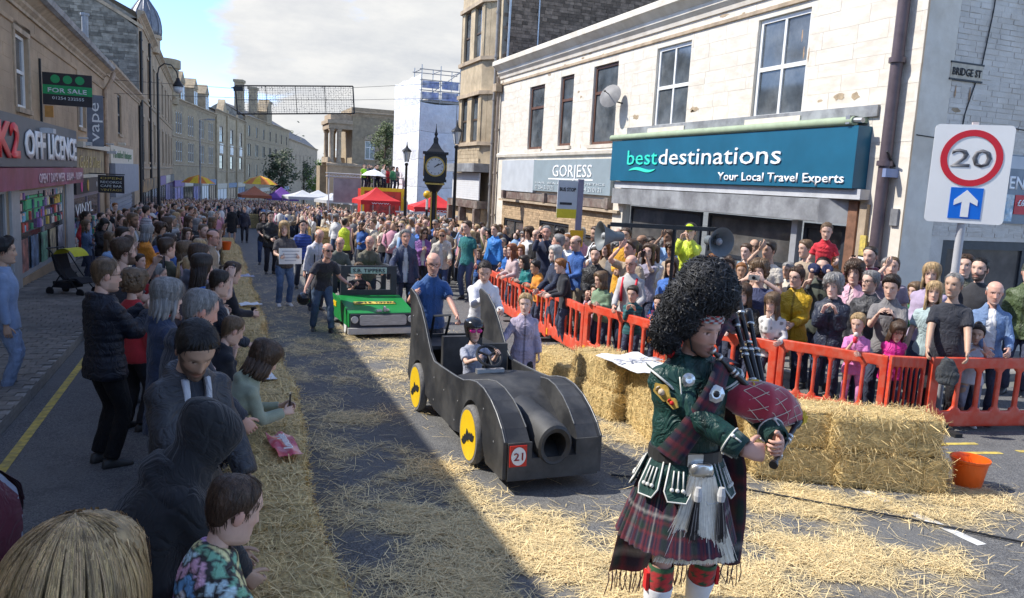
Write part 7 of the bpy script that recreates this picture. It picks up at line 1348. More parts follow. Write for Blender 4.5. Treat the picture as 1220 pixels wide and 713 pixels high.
# ---- right of the barriers
R_ = [
 ('heavy man in a dark t shirt leaning on the barrier with a cap', 8.58, 7.07, -48, 1.88, 'tan', 'grey', dict(hair='crop', plain=1, stub=.5, fat=.6, belly=.4, top='t_shirt', topc=(.028, .030, .040), botc=(.02, .02, .025), hands=lean(1.88, .2, -.36, 1.0), head=(0, -22), curl=.4)),
 ('balding man in an open denim shirt at the barrier', 9.25, 7.05, -46, 1.80, 'ruddy', 'white', dict(hair='bald', stub=.6, top='denim_shirt', topc=(.16, .24, .40), open=.06, inner=True, innerc=(.7, .7, .72), hands=dict(L=(.2, -.3, 1.02), R=(-.05, -.36, 1.02)), head=(10, 4))),
 ('little girl with a top knot in a white top behind the end barrier', 9.0, 7.0, -42, 1.22, 'tan', 'dark', dict(hair='bun', fem=.3, top='jumper', topc=(.62, .62, .68), bottom='leggings', botc=(.3, .3, .36), shoec=(.7, .7, .7), hands=dict(L=(.12, -.26, 1.36), R=(-.14, -.26, 1.38)), head=(4, -12))),
 ('man in a grey polo shirt looking at a small camera', 8.20, 7.66, -50, 1.80, 'fair', 'dark', dict(hair='quiff', top='polo_shirt', topc=(.20, .19, .19), hands=dict(L=(.08, -.34, 1.34), R=(-.10, -.34, 1.34)), head=(14, -6))),
 ('girl in a pink t shirt holding a toy at the barrier', 7.72, 7.66, -40, 1.30, 'fair', 'blonde', dict(hair='pony', plain=1, fem=.3, top='t_shirt', topc=(.66, .22, .48), bottom='leggings', botc=(.6, .25, .45), hands=dict(L=(.04, -.40, 1.20), R=(-.10, -.36, 1.38)), head=(8, -20), lean=8)),
 ('child in a hot pink jacket beside the girl with the toy', 8.05, 7.38, -30, 1.26, 'fair', 'brown', dict(hair='long', fem=.3, top='jacket', topc=(.72, .03, .28), hands='cross', head=(30, 0))),
 ('girl in a white fleece with grey spots at the barrier', 7.10, 8.55, -46, 1.46, 'fair', 'light', dict(hair='long', fem=.4, top='hoodie', topc=(.62, .60, .58), topfn=lambda c: np.where((np.sin(c[:, [0]]*42+1)*np.sin(c[:, [1]]*40)*np.sin(c[:, [2]]*38) > .36), .35, 1.0)*np.ones(3), hands=dict(L=(.18, -.36, 1.10), R=(-.04, -.20, 1.46)), head=(8, -16), lean=6)),
 ('older woman with short grey hair in a navy waterproof', 7.72, 8.15, -50, 1.74, 'pale', 'grey', dict(hair='curly', fem=1, top='waterproof', topc=(.025, .032, .055), hands='chin', head=(6, -10))),
 ('young woman with long brown hair in a black jacket leaning on the barrier', 6.95, 8.95, -48, 1.54, 'pale', 'brown', dict(hair='long', fem=1, top='jacket', topc=(.014, .014, .017), hands=lean(1.54, .2, -.36), head=(6, -14), lean=8)),
 ('woman with curly fair hair holding up a silver camera', 7.25, 9.1, -48, 1.84, 'fair', 'light', dict(hair='curly', fem=1, top='t_shirt', topc=(.05, .06, .13), hands=dict(L=(.11, -.30, 1.60), R=(-.11, -.30, 1.60)), poleL=(1, .1, -.5), poleR=(-1, .1, -.5))),
 ('woman with glasses in a mustard yellow jacket', 7.80, 8.95, -52, 1.78, 'fair', 'brown', dict(hair='bun', fem=1, glasses='clear', top='jacket', topc=(.62, .38, .02), hands='clasp', head=(4, -20))),
 ('bearded man carrying the boy in red on his shoulders', 8.42, 9.15, -50, 1.92, 'fair', 'black', dict(hair='crop', beard=.9, top='hoodie', topc=(.08, .09, .07), hands=dict(L=(.18, -.25, 1.42), R=(-.18, -.25, 1.42)))),
 ('woman with big curly brown hair in a pale pink jacket', 8.50, 8.62, -52, 1.88, 'fair', 'brown', dict(hair='curly', fem=1, top='jacket', topc=(.62, .36, .45), hands='clasp', open=.04, inner=True, innerc=(.65, .5, .5))),
 ('fair haired man shading his eyes near the building corner', 9.75, 9.15, -50, 1.94, 'fair', 'light', dict(hair='crop', top='t_shirt', topc=(.3, .25, .3), hands='shade')),
 ('blonde woman in a lilac sweatshirt beside the sign pole', 9.6, 8.3, -55, 1.90, 'fair', 'blonde', dict(hair='bob', fem=1, top='hoodie', topc=(.42, .34, .46), hands='clasp', smile=.3)),
 ('bearded man in a dark jumper right of the sign pole', 10.1, 7.95, -58, 2.02, 'fair', 'black', dict(hair='crop', beard=.9, top='jumper', topc=(.035, .035, .04), hands='clasp', head=(0, -12))),
 ('man half hidden behind the bearded man in dark jumper', 10.6, 8.6, -58, 2.02, 'fair', 'brown', dict(hair='short', top='jacket', topc=(.06, .065, .05))),
 ('grey haired man with glasses behind the polo shirt man', 8.35, 8.15, -58, 1.80, 'fair', 'grey', dict(hair='short', glasses='clear', stub=.4, top='jacket', topc=(.06, .06, .065), head=(0, -30))),
 ('person in a green uniform and peaked cap at the right edge', 11.45, 8.2, -60, 1.96, 'fair', 'dark', dict(hair='crop', cap=True, capc=(.05, .06, .04), top='jacket', topc=(.07, .10, .04))),
 ('blonde child partly hidden between the two men at the right end', 9.05, 7.75, -50, 1.70, 'fair', 'blonde', dict(hair='long', fem=.4, top='t_shirt', topc=(.4, .5, .5))),
 ('woman in a sand coloured coat just right of the bearskin', 7.3, 9.9, -48, 1.82, 'tan', 'brown', dict(hair='bun', fem=1, top='jacket', topc=(.32, .24, .14), hands='clasp')),
 ('child in a purple and blue shell jacket beside the bearskin', 6.55, 9.75, -50, 1.50, 'fair', 'dark', dict(hair='short', top='jacket', topc=(1, 1, 1), topfn=lambda c: np.where(np.sin(c[:, [2]]*16+c[:, [0]]*11) > 0, np.array([[.10, .10, .45]]), np.array([[.30, .12, .45]])), hands='lean')),
 ('smiling bearded man in a black zip jacket', 6.50, 12.7, -40, 1.80, 'fair', 'dark', dict(hair='short', beard=.8, smile=.4, top='jacket', topc=(.018, .018, .02), hands='clasp', fat=.2)),
 ('balding older man with glasses and red rucksack straps', 6.40, 11.2, -44, 1.78, 'ruddy', 'white', dict(hair='bald', glasses='clear', plain=1, top='jumper', topc=(.48, .47, .46), hands=dict(L=(.2, -.3, 1.05), R=(-.16, -.34, 1.0)), head=(8, -10))),
 ('boy in teal top resting his chin on his hands', 6.28, 10.85, -42, 1.30, 'fair', 'dark', dict(hair='short', top='jumper', topc=(.03, .14, .15), hands='chin', head=(6, -8), lean=10)),
 ('child in an orange jacket with a windmill toy', 6.45, 10.35, -42, 1.20, 'fair', 'dark', dict(hair='short', top='jacket', topc=(.72, .24, .03), hands='clasp', head=(10, -10))),
 ('child with fair hair in a sage green hoodie', 6.25, 11.85, -60, 1.42, 'fair', 'light', dict(hair='mop', top='hoodie', topc=(.20, .30, .19), hands=lean(1.42, .12, -.3), head=(4, -25), lean=8)),
 ('toddler in pink top beside the sage green hoodie child', 6.35, 12.3, -70, 1.14, 'fair', 'dark', dict(hair='bob', fem=.3, top='jumper', topc=(.65, .42, .5), botc=(.3, .4, .55), hands=lean(1.14, .12, -.25))),
 ('red haired girl in a black school jumper seen from the side', 6.10, 13.0, -100, 1.58, 'pale', 'ginger', dict(hair='pony', fem=.6, top='jumper', topc=(.02, .022, .03), hands=lean(1.58, .12, -.36), lean=12, head=(10, -10))),
 ('older woman in a navy coat with short white hair', 6.25, 13.7, -85, 1.76, 'pale', 'white', dict(hair='bob', fem=1, top='coat', topc=(.02, .03, .065), hands=lean(1.76, .15, -.36), lean=10)),
 ('grey haired man in a blue shirt seen from behind', 6.75, 14.9, -120, 1.92, 'ruddy', 'grey', dict(hair='short', top='shirt', topc=(.12, .25, .52), fat=.3)),
 ('boy in an orange hoodie leaning on the barrier', 6.25, 14.6, -88, 1.40, 'tan', 'black', dict(hair='short', top='hoodie', topc=(.70, .28, .03), hands=lean(1.4, .14, -.34), lean=12, head=(4, -12))),
 ('boy in a teal jacket leaning on the barrier', 6.40, 15.6, -85, 1.42, 'fair', 'dark', dict(hair='mop', top='jacket', topc=(.02, .20, .20), hands=lean(1.42, .14, -.34), lean=14)),
 ('woman with long red hair leaning on the barrier', 6.5, 16.7, -80, 1.62, 'pale', 'red', dict(hair='long', fem=1, top='jumper', topc=(.55, .42, .42), hands=lean(1.62, .14, -.34), lean=10)),
 ('photographer in a lime green cap on a step behind the crowd', 7.95, 11.95, -46, 1.80, 'fair', 'dark', dict(hair='short', cap=True, capc=(.55, .80, .02), top='jacket', topc=(.60, .70, .06), hands='phone', lift=.5)),
 ('person in an orange coat standing high at the back', 7.25, 13.0, -48, 1.80, 'tan', 'brown', dict(hair='short', top='coat', topc=(.72, .36, .03), hands='clasp', lift=.35)),
 ('woman holding up a pink phone in the middle of the crowd', 7.35, 12.3, -46, 1.78, 'fair', 'brown', dict(hair='long', fem=1, top='t_shirt', topc=(.3, .28, .36), hands=dict(L=(.05, -.32, 1.62), R=(-.08, -.32, 1.60)), lift=.12)),
 ('boy in a bright blue jacket by the far barrier', 6.95, 18.2, -70, 1.5, 'fair', 'dark', dict(hair='short', top='jacket', topc=(.03, .16, .50), hands=lean(1.5, .15, -.3), lean=12)),
 ('man in a bright blue jacket beyond the far barrier', 7.6, 21.2, -60, 1.92, 'fair', 'light', dict(hair='short', top='jacket', topc=(.04, .22, .62))),
]
for lb, x, y, rz, h, sk, hc, kw in R_:
    t, K, w = person(lb, x, y, rz, h, sk, hc, GR_, hi=y < 10.5, **kw)
    if 'red rucksack straps' in lb: addpart(t, 'rucksack_straps', MB().tube([K['T'](.105, -.125, .15), K['T'](.11, -.14, .35), K['T'](.11, -.05, .52)], .022, 6).tube([K['T'](-.105, -.125, .15), K['T'](-.11, -.14, .35), K['T'](-.11, -.05, .52)], .022, 6), mat('strap_red', (.55, .02, .04), .7), K)
    if 'silver camera' in lb: phone('silver compact camera held up by the curly haired woman', w((0, -.36, 1.63)), rz, wide=True, camera=True)
    if 'small camera' in lb: phone('small dark camera held by the man in grey polo', w((0, -.40, 1.38)), rz, -40, wide=True)
    if 'pink phone' in lb: q = phone('pink cased phone held up in the middle of the crowd', w((0, -.38, 1.68)), rz); q.children[0].data = q.children[0].data.copy(); q.children[0].data.materials[0] = mat('pink_case', (.7, .4, .5), .4)
    if 'holding a toy' in lb:
        q = thing('toy_doll', 'small red and pink toy held up by the girl in pink', 'toy', w((-.06, -.42, 1.42))); MB().ell((0, 0, .02), (.03, .03, .05), 10, 8).build('toy_body', mat('toy_red', (.7, .03, .06), .4), q, True); MB().ell((0, 0, .09), (.028, .028, .032), 10, 8).build('toy_head', mat('mascot_white', (.65, .55, .5)), q, True); MB().ell((0, .0, -.04), (.02, .02, .05), 8, 6).build('toy_legs', mat('toy_pink', (.75, .3, .5), .4), q, True)
    if 'with a cap' in lb:
        q = thing('cloth_cap', 'dark grey cloth cap hanging from the dark t shirt mans hands over the barrier', 'cap', w((.02, -.44, .78)), radians(rz)); cm = MB(); cm.rings([[(wx*cos(a)*(1+.1*sin(5*a)), .03*sin(a)-.02, z+.02*sin(3*a)) for a in np.linspace(0, 2*pi, 18, endpoint=False)] for z, wx in ((.13, .05), (.08, .08), (0, .12), (-.08, .14), (-.15, .13), (-.19, .09))]); me = rm(cm, .012, 3, .5, 'fabric'); fold(me, .012, 3); paint(me); me.materials.append(CLOTH); put('fabric', me, q, color=(.05, .055, .06))
    if 'windmill' in lb:
        q = thing('toy_windmill', 'pink and blue toy windmill held over the red barrier', 'toy', w((-.1, -.44, 1.30))); MB().tube([(0, 0, -.2), (0, 0, .12)], .006, 5).build('stick', WHITEP, q)
        for k in range(6): a = k*pi/3; MB().add([(0, -.02, .12), (.10*cos(a), -.03, .12+.10*sin(a)), (.07*cos(a+.7), -.01, .12+.07*sin(a+.7))], [(0, 1, 2), (0, 2, 1)]).build('sail', mat('toy_pink', (.75, .3, .5)) if k % 2 else mat('toy_blue', (.1, .4, .75), .4), q)
t, K, w = person('small boy in a red football shirt sitting on a mans shoulders', 8.46, 9.2, -48, 1.28, 'fair', 'light', GR_, hi=True, z=gz(9.2)+1.12, hair='crop', top='polo_shirt', topc=(.60, .03, .045), bottom='shorts', botc=(.03, .04, .10), hip=.95, feet=dict(L=(.2, -.2, .62), R=(-.2, -.2, .62)), hands=dict(L=(.27, -.28, 1.12), R=(-.27, -.28, 1.12)), head=(14, 6), lean=6, seed=4)
# loudspeakers on a bar, pushchair, papers, drinks packet
t = thing('horn_loudspeaker_stand', 'two grey horn loudspeakers on a black crossbar behind the crowd', 'loudspeaker', (6.35, 9.95, gz(9.95)), radians(-18)); HG = mat('horn_grey', (.13, .15, .16), .5, 5, .15)
MB().tube([(0, 0, 0), (0, 0, 2.36)], .028, 8).box(-.95, .62, -.03, .03, 2.30, 2.36).build('stand', IRON, t)
for x, rz, tilt in ((-.98, radians(78), 90), (.62, radians(-18), 90)):
    Mx = Matrix.Translation((x, -.04, 2.16)) @ Matrix.Rotation(-rz, 4, 'Z') @ Matrix.Rotation(radians(tilt), 4, 'X'); smooth(MB().lathe([(.05, -.24), (.07, -.22), (.075, -.1), (.09, -.06), (.135, .04), (.205, .12), (.215, .13), (.20, .125), (.12, .03), (.05, -.05), (.001, -.05)], 28, M=Mx, cap=False).build('horn', HG, t)); smooth(MB().lathe([(.03, -.05), (.055, .07), (.03, .10), (.001, .105)], 16, M=Mx).build('horn_core', LEAD, t)); MB().box(x-.02, x+.02, -.06, -.02, 2.12, 2.33).build('bracket', IRON, t)
t = thing('pushchair', 'black pushchair with a lime yellow hood on the left pavement', 'pushchair', (-2.95, 20.2, gz(20.2)+.11), radians(60)); LIM = mat('lime_fabric', (.62, .60, .03), .7, 6, .1); hb = MB()
hb.rings([[(x, -.02-.30*cos(a), .78+.30*sin(a)) for x in (-.24, -.12, .0, .12, .24)] for a in np.linspace(radians(25), radians(150), 9)], cap=False, closed=False); smooth(hb.build('hood', LIM, t)); sb = MB(); sb.rings([[(x, y, z) for x in (-.22, .22)]+[(x, y+.05, z-.03) for x in (.22, -.22)] for y, z in ((-.45, .32), (-.30, .42), (-.02, .40), (.16, .60), (.26, .95))]); sb.build('seat', mat('dark_fabric', (.02, .02, .025), .85), t); fr = MB()
for s_ in (-.25, .25): fr.tube([(s_, -.42, .1), (s_, -.05, .52), (s_, .30, 1.02), (s_, .38, 1.06)], .014, 6).tube([(s_, .34, .1), (s_, .05, .5)], .014, 6)
fr.tube([(-.25, .38, 1.06), (.25, .38, 1.06)], .016, 6); fr.build('frame', IRON, t); MB().box(-.2, .2, -.15, .3, .18, .32).build('basket', mat('dark_fabric'), t)
for s_ in (-.25, .25):
    for y in (-.42, .34): MB().lathe([(.09, -.02), (.10, 0), (.09, .02)], 16, M=Matrix.Translation((s_, y, .10)) @ Matrix.Rotation(pi/2, 4, 'Y')).build('wheel', IRON, t)
def sheet_of(name, label, cat, x, y, z, w_, h_, rz, m, seed, tilt=0.):
    g = np.random.default_rng(seed); n = 7; mb = MB(); vs = [(w_*(i/n-.5), h_*(j/n-.5), .018*sin(i*1.3+seed)*sin(j*1.1)+g.normal(0, .003)+.006) for j in range(n+1) for i in range(n+1)]; vs2 = [(a, b, c-.003) for a, b, c in vs]; F = [(j*(n+1)+i, j*(n+1)+i+1, (j+1)*(n+1)+i+1, (j+1)*(n+1)+i) for j in range(n) for i in range(n)]; o = len(vs); mb.add(vs+vs2, F+[tuple(q+o for q in f[::-1]) for f in F]); ob = mb.build(name, m, None, True); ob.location = (x, y, z); ob.rotation_euler = (tilt, 0, rz); return tag(ob, label, cat)
PAPER = mat('white_paper', (.72, .72, .72), .8, 6, .06)
o = sheet_of('red_wrapper', 'crumpled red and white plastic wrapper lying on the near left bales', 'wrapper', .50, 5.72, gz(5.72)+.755, .17, .50, .12, mat('wrapper_red', (.62, .04, .08), .3, 7, .1, col2=(.7, .6, .6), ns2=7, na2=.55), 2); tm = textmesh('Lovendale', .07, .32); tm.materials.append(SIGNW); q = put('lettering', tm, o, (.03, -.17, .028)); q.rotation_euler = (-pi/2, 0, pi/2)
sheet_of('white_paper_sheet', 'white paper sheet on the left bales near the boy with the phone', 'paper', .52, 8.1, gz(8.1)+.745, .16, .34, .2, PAPER, 3); sheet_of('white_paper_sheet', 'white crumpled paper further along the left bales', 'paper', .62, 13.6, gz(13.6)+.75, .34, .25, .3, PAPER, 4); sheet_of('white_paper_sheet', 'blue and white leaflet on the left bales beyond the ponytail girl', 'paper', .64, 18.4, gz(18.4)+.75, .5, .4, .3, mat('leaflet', (.65, .65, .7), .7, 5, .1, col2=(.1, .15, .4), ns2=4), 5); b_ = sheet_of('white_banner_cloth', 'white printed sheet lying on top of the bales beside the barrier', 'banner', 4.75, 8.0, gz(8.0)+.755, .62, .95, .05, PAPER, 6); tt = textmesh('RACE', .16, .6); tt.materials.append(mat('pale_print', (.45, .45, .48))); q = put('lettering', tt, b_, (-.28, -.05, .032)); q.rotation_euler = (-pi/2, 0, 0)
t = held('orange_cup', 'orange red plastic tub held over the left bales far along', 'tub', (.45, 24.0, gz(24)+.95), lambda q: smooth(MB().lathe([(.10, 0), (.15, .24), (.14, .24), (.1, .02)], 16).build('tub', mat('bucket_orange'), q)))
tag(MB().tube([(6.9, 3.2, gz(3.2)+.02), (5.6, 4.75, gz(4.75)+.02), (4.6, 5.75, gz(5.75)+.03), (3.6, 6.4, gz(6.4)+.02)], .010, 6).build('cable_on_road', IRON), 'thin dark cable running across the road past the bales', 'cable')
# ================================================================== THE PIPER
PX, PY, PR, BR = 2.63, 3.82, -14, 20
t, K, w = person('piper in black feather bonnet, green doublet and tartan kilt playing bagpipes', PX, PY, PR, 2.0, 'ruddy', 'dark', hair=None, stub=.75, brow=1.4, nose=1.1, hs=1.04, top='jacket', topc=(.012, .050, .043), bottom=None, fat=.2, belly=.1, hands=dict(R=(.218, -.325, 1.09), L=(.40, -.215, 1.14)), poleR=(-.8, .35, -.75), poleL=(.9, .3, -.7), hdir=dict(R=(.90, .17, -.12), L=(-.30, -.85, -.1)), thumb=dict(R=(.1, .3, 1), L=(.1, .2, 1)), curl=.95, hk=1.12, head=(14, 24), feet=dict(R=(-.13, -.10, .085), L=(.14, .04, .085)), lean=-2, seed=31)
T = K['T']; PIP = t; HM_ = K['HM']
def pp(name, mb, m, color=None, sm=True, attr=False, head=False): return addpart(PIP, name, mb, m, K, head, sm, color, attr)
TART = mat('tartan_wool', rough=.9, ns=60, na=.12, attr=True, bs=150, bump=.3, sheen=.2); WPIP = mat('white_piping', (.70, .69, .64), .7, 30, .08); SILV = mat('silver', (.62, .62, .60), .28, 12, .15, metal=.9); GOLDT = mat('gold_thread', (.62, .42, .10), .5, 40, .3, metal=.3); HOSER = mat('flash_red', (.60, .02, .02), .8, 20, .1)
def tart(u, v):
    """tartan sett: u, v in sett units"""
    def band(q):
        q = q % 1.; 
        if abs(q-.5) < .016: return (.30, .28, .27), .9
        if abs(q-.22) < .05 or abs(q-.78) < .05: return (.13, .014, .024), .8
        if q < .10 or q > .90: return (.010, .030, .022), .75
        if abs(q-.36) < .012 or abs(q-.64) < .012: return (.17, .02, .03), .9
        return (.018, .012, .034), .5
    (a, p), (b, q) = band(u), band(v); k = p/(p+q); return tuple(a[i]*k+b[i]*(1-k) for i in range(3))
# kilt: pleated skirt, flat in front
kb = MB(); na = 240; R = []; C = []
for j in range(30):
    f = j/29; z = .06-.445*f; row = []
    for i in range(na):
        a = 2*pi*i/na-pi/2; back = .5-.5*cos(a+pi/2); ple = (abs(((i*.2) % 1)-.5)*2-.5)*.030*(.3+f)*min(1, max(0, back-.12)*2.2); rx, ry = .180+.125*f+ple, .135+.125*f+ple; row.append(T(rx*cos(a), ry*sin(a)+.02*f+.035*f*sin(a), z+.004*sin(i*.9)*f)); C.append(tart(i*(.055 if back > .25 else .05), z*7.5))
    R.append(row)
kb.rings(R[::-1], cap=False); kb.c = [c for j in range(29, -1, -1) for c in C[j*na:(j+1)*na]]; pp('kilt', kb, TART, attr=True)
# shoulder plaid hanging behind, with fringe
pb = MB(); n = 44; rows = []; C = []
pth = [(.15, -.06, .57, .06), (.12, .08, .57, .09), (.08, .15, .45, .14), (.10, .21, .2, .22), (.13, .27, -.1, .30), (.12, .31, -.42, .36), (.10, .31, -.70, .38)]
for j in range(n+1):
    f = j/n*(len(pth)-1); i0 = min(int(f), len(pth)-2); g_ = f-i0; p = [pth[i0][k]*(1-g_)+pth[i0+1][k]*g_ for k in range(4)]; rows.append([T(p[0]+p[3]*x, p[1]+.035*sin(x*9+j*.08)*min(1, j/12)-.06*x*x, p[2]+.03*x*(j/n)) for x in np.linspace(-1, 1, 31)]); C += [tart(x*2.2, j*.085) for x in np.linspace(-1, 1, 31)]
pb.rings(rows, cap=False, closed=False); pb.c = C; pp('plaid', pb, TART, attr=True)
fb = MB(); r = random.Random(2)
for x in np.linspace(-1, 1, 60): p = rows[-1][min(30, int((x+1)*15))]; fb.tube([p, p+Vector((r.uniform(-.01, .01), r.uniform(-.01, .01), -.05)), p+Vector((r.uniform(-.025, .025), r.uniform(-.02, .02), -.10-r.uniform(0, .03)))], .0035, 3, col=(.09, .03, .04))
tag(pp('fringe', fb, TART, attr=True), kind='stuff')
# baldric tartan across the chest, brooch, belt, buckle
bb = MB(); rows = []; C = []
for j in range(40):
    f = j/39; x = .140-.27*f; q = .56-.47*f; d = .150+.016*sin(pi*f); 
    if q > .45: d -= (q-.45)*.42
    rows.append([T(x+wd*.062*.85, -(d+.014)*sqrt(max(.15, 1-((x+wd*.053)/.215)**2))-(.014 if abs(wd) < .9 else 0), q-wd*.030) for wd in np.linspace(-1, 1, 9)]); C += [tart(wd*.9, j*.11) for wd in np.linspace(-1, 1, 9)]
bb.rings(rows, cap=False, closed=False); bb.c = C; pp('baldric', bb, TART, attr=True)
for q, x, rr_, nm in ((.43, .07, .046, 'brooch'), (.49, -.06, .034, 'cap_badge'), (.26, .02, .03, 'brooch')):
    d = .180 if q < .45 else .140; c = T(x, -d, q); m_ = MB().lathe([(rr_, 0), (rr_, .006), (rr_*.55, .012), (.004, .010)], 8 if nm == 'brooch' else 12, M=Matrix.Translation(c) @ Matrix.Rotation(radians(80), 4, 'X')); pp(nm, m_, SILV, sm=False)
    if nm == 'brooch': pp('brooch_stone', MB().ell(tuple(c+Vector((0, -.010, .0))), (rr_*.4, .008, rr_*.4), 10, 6), IRON)
pp('waist_belt', MB().rings([ringT(T, q, .183+e, .135+e, -.008, 24) for q, e in ((.055, .002), (.055, .01), (.115, .006), (.115, -.002))]), mat('white_belt', (.035, .035, .035), .4), sm=False); bk = T(0, -.152, .085); pp('belt_buckle', MB().box(bk.x-.04, bk.x+.04, bk.y-.012, bk.y+.004, bk.z-.032, bk.z+.032), SILV, sm=False)
# doublet tails with white edging and buttons
for k, a in enumerate((-2.62, -1.95, -1.20, -.55, .35, 1.57, 2.75)):
    def tp_(s_, f): return T((.186+.075*f)*cos(a+s_), (.137+.085*f)*sin(a+s_)-.004, .06-.17*f)
    P = [tp_(s_, f) for s_, f in ((-.26, 0), (-.28, .75), (-.18, 1), (.18, 1), (.28, .75), (.26, 0))]; ctr = sum(P, Vector())/6; o_ = Vector((cos(a), sin(a), 0))*.012; mb = MB().add([p for p in P]+[p+o_ for p in P], [(0, 1, 2, 3, 4, 5), (11, 10, 9, 8, 7, 6)]+[(i, (i+1) % 6, 6+(i+1) % 6, 6+i) for i in range(6)]); tl = pp('doublet_tail', mb, CLOTH, (.012, .050, .043), False)
    mb = MB().tube([p+o_*1.1 for p in P], .0045, 5)
    for s_ in (-.12, 0., .12): mb.tube([tp_(s_, .18)+o_*1.3, tp_(s_, .62)+o_*1.3], .004, 5).ell(tuple(tp_(s_, .68)+o_*1.4), (.011, .011, .011), 8, 6)
    ob = mb; ob.v = [tuple(Vector(p)*K['s']) for p in ob.v]; ob.build('white_edging', WPIP, tl, True)
# shoulder wings, cuffs, collar, sleeve badges
for sd, sg in (('R', -1), ('L', 1)):
    S, E, W_ = K['arm'][sd]; ax = (E-S).normalized(); mb = MB(); rows = []
    for f, rr_ in ((-.012, .085), (.028, .108), (.048, .100)):
        rows.append([S+Vector((sg*.012, 0, .012))+ax*f+Vector((sg*.9*sin(b)*rr_*.75, -cos(b)*rr_*.9, sin(b)*.055)) for b in np.linspace(-.5, pi+.5, 15)])
    wg = pp('shoulder_wing', mb.rings(rows, cap=False, closed=False), CLOTH, (.012, .050, .043)); e1 = MB().tube(rows[1], .006, 6).tube(rows[2], .005, 6); e1.v = [tuple(Vector(p)*K['s']) for p in e1.v]; e1.build('white_edging', WPIP, wg, True)
    d = (W_-E).normalized(); a_ = d.orthogonal().normalized(); b_ = d.cross(a_); cr = [[E.lerp(W_, f)+(a_*cos(q)+b_*sin(q))*rr_ for q in np.linspace(0, 2*pi, 16, endpoint=False)] for f, rr_ in ((.62, .062), (.66, .068), (.95, .060), (.955, .048))]
    cf = pp('cuff', MB().rings(cr, cap=False), CLOTH, (.012, .050, .043)); e1 = MB().tube(cr[1]+[cr[1][0]], .0045, 5)
    for q in (0.6, 1.3, 2.): u = (a_*cos(q*3)+b_*sin(q*3)); e1.tube([E.lerp(W_, .70)+u*.068, E.lerp(W_, .88)+u*.064], .005, 5).ell(tuple(E.lerp(W_, .70)+u*.07), (.010, .010, .010), 8, 6)
    e1.v = [tuple(Vector(p)*K['s']) for p in e1.v]; e1.build('white_edging', WPIP, cf, True)
pp('collar_edging', MB().tube([T(.072*cos(a), .004+.066*sin(a), .575+.014*sin(a)) for a in np.linspace(-pi/2+.3, pi*1.5-.3, 18)], .005, 5), WPIP)
pp('front_edging', MB().tube([T(-.10+.06*f, -.128-.01*sin(pi*f), .5-.42*f) for f in np.linspace(0, 1, 8)], .004, 5), WPIP); bt = MB()
for f in np.linspace(.05, .95, 6): bt.ell(tuple(T(-.075+.05*f, -.136-.01*sin(pi*f), .48-.40*f)), (.010, .007, .010), 8, 6)
tag(pp('doublet_buttons', bt, SILV), kind='stuff')
S, E, W_ = K['arm']['R']; o_ = Vector((-.82, -.50, .1)).normalized()
for f, hh, nm in ((.36, .052, 'crest_badge'), (.62, .034, 'wreath_badge')):
    c = S.lerp(E, f)+o_*(.056+.03); up = (S-E).normalized(); sd_ = up.cross(o_).normalized(); bmk = MB().prism([(hh*.72*cos(q)*(1+.16*cos(3*q)), hh*sin(q)*(1+.12*cos(5*q))) for q in np.linspace(0, 2*pi, 20, endpoint=False)], lambda u, v, t_: c+sd_*u+up*v+o_*t_, 0, .008); bo_ = pp(nm, bmk, GOLDT, sm=False); e1 = MB().ell(tuple(c+o_*.010), (hh*.35,)*3, 8, 6).tube([c+o_*.012+up*hh*.5-sd_*hh*.3, c+o_*.012+up*hh*.62, c+o_*.012+up*hh*.5+sd_*hh*.3], .004, 5); e1.v = [tuple(Vector(p)*K['s']) for p in e1.v]; e1.build('badge_relief', HOSER if nm[0] == 'w' else mat('badge_cream', (.62, .5, .36), .6), bo_, True)
pp('medal_ribbons', MB().box(*[v for q in [(T(.0, -.135, .37).x, T(.0, -.135, .37).x+.075), (T(.0, -.150, .37).y, T(.0, -.150, .37).y+.02), (T(0, 0, .37).z, T(0, 0, .37).z+.012)] for v in q]).box(T(0, 0, 0).x, T(0, 0, 0).x+.075, T(0, -.15, .40).y, T(0, -.15, .40).y+.02, T(0, 0, .40).z, T(0, 0, .40).z+.012), HOSER, sm=False)
# hair sporran with two black tassels
sp_ = MB(); r = random.Random(6); sc = T(.03, -.185, .02)
sp_.ell((sc.x, sc.y+.03, sc.z-.20), (.080, .040, .19), 14, 10, col=(.85, .81, .72))
for k in range(5200):
    a = r.uniform(-1, 1); x0 = sc.x+a*.065; y0 = sc.y-r.uniform(-.02, .045)*(1-a*a*.6); L = r.uniform(.34, .45); x1 = x0+a*.13*L/.4+r.gauss(0, .008); s_ = r.choice((.75, .85, .9, .95, 1.)); z0 = sc.z-r.uniform(0, .08); pts = [Vector((x0, y0, z0)), Vector((x0*.6+x1*.4, y0-.012, z0-L*.5)), Vector((x1, y0-.0+r.gauss(0, .01), max(z0-L, sc.z-.45)))]; wv = Vector((.0016, 0, 0)); sp_.add([pts[0]-wv, pts[0]+wv, pts[1]-wv*1.4, pts[1]+wv*1.4, pts[2]-wv*.6, pts[2]+wv*.6], [(0, 1, 3, 2), (2, 3, 5, 4)], 0, (s_, s_*.95, s_*.82))
pp('sporran', sp_, mat('horse_hair', rough=.55, ns=40, na=.1, attr=True), sm=False, attr=True); pp('sporran_top', MB().rings([ringT(lambda x, y, q: Vector((sc.x+x, sc.y+y+.01, sc.z+q)), q, wx, .03) for q, wx in ((-.02, .06), (.02, .065), (.05, .055), (.06, .03))]), SILV)
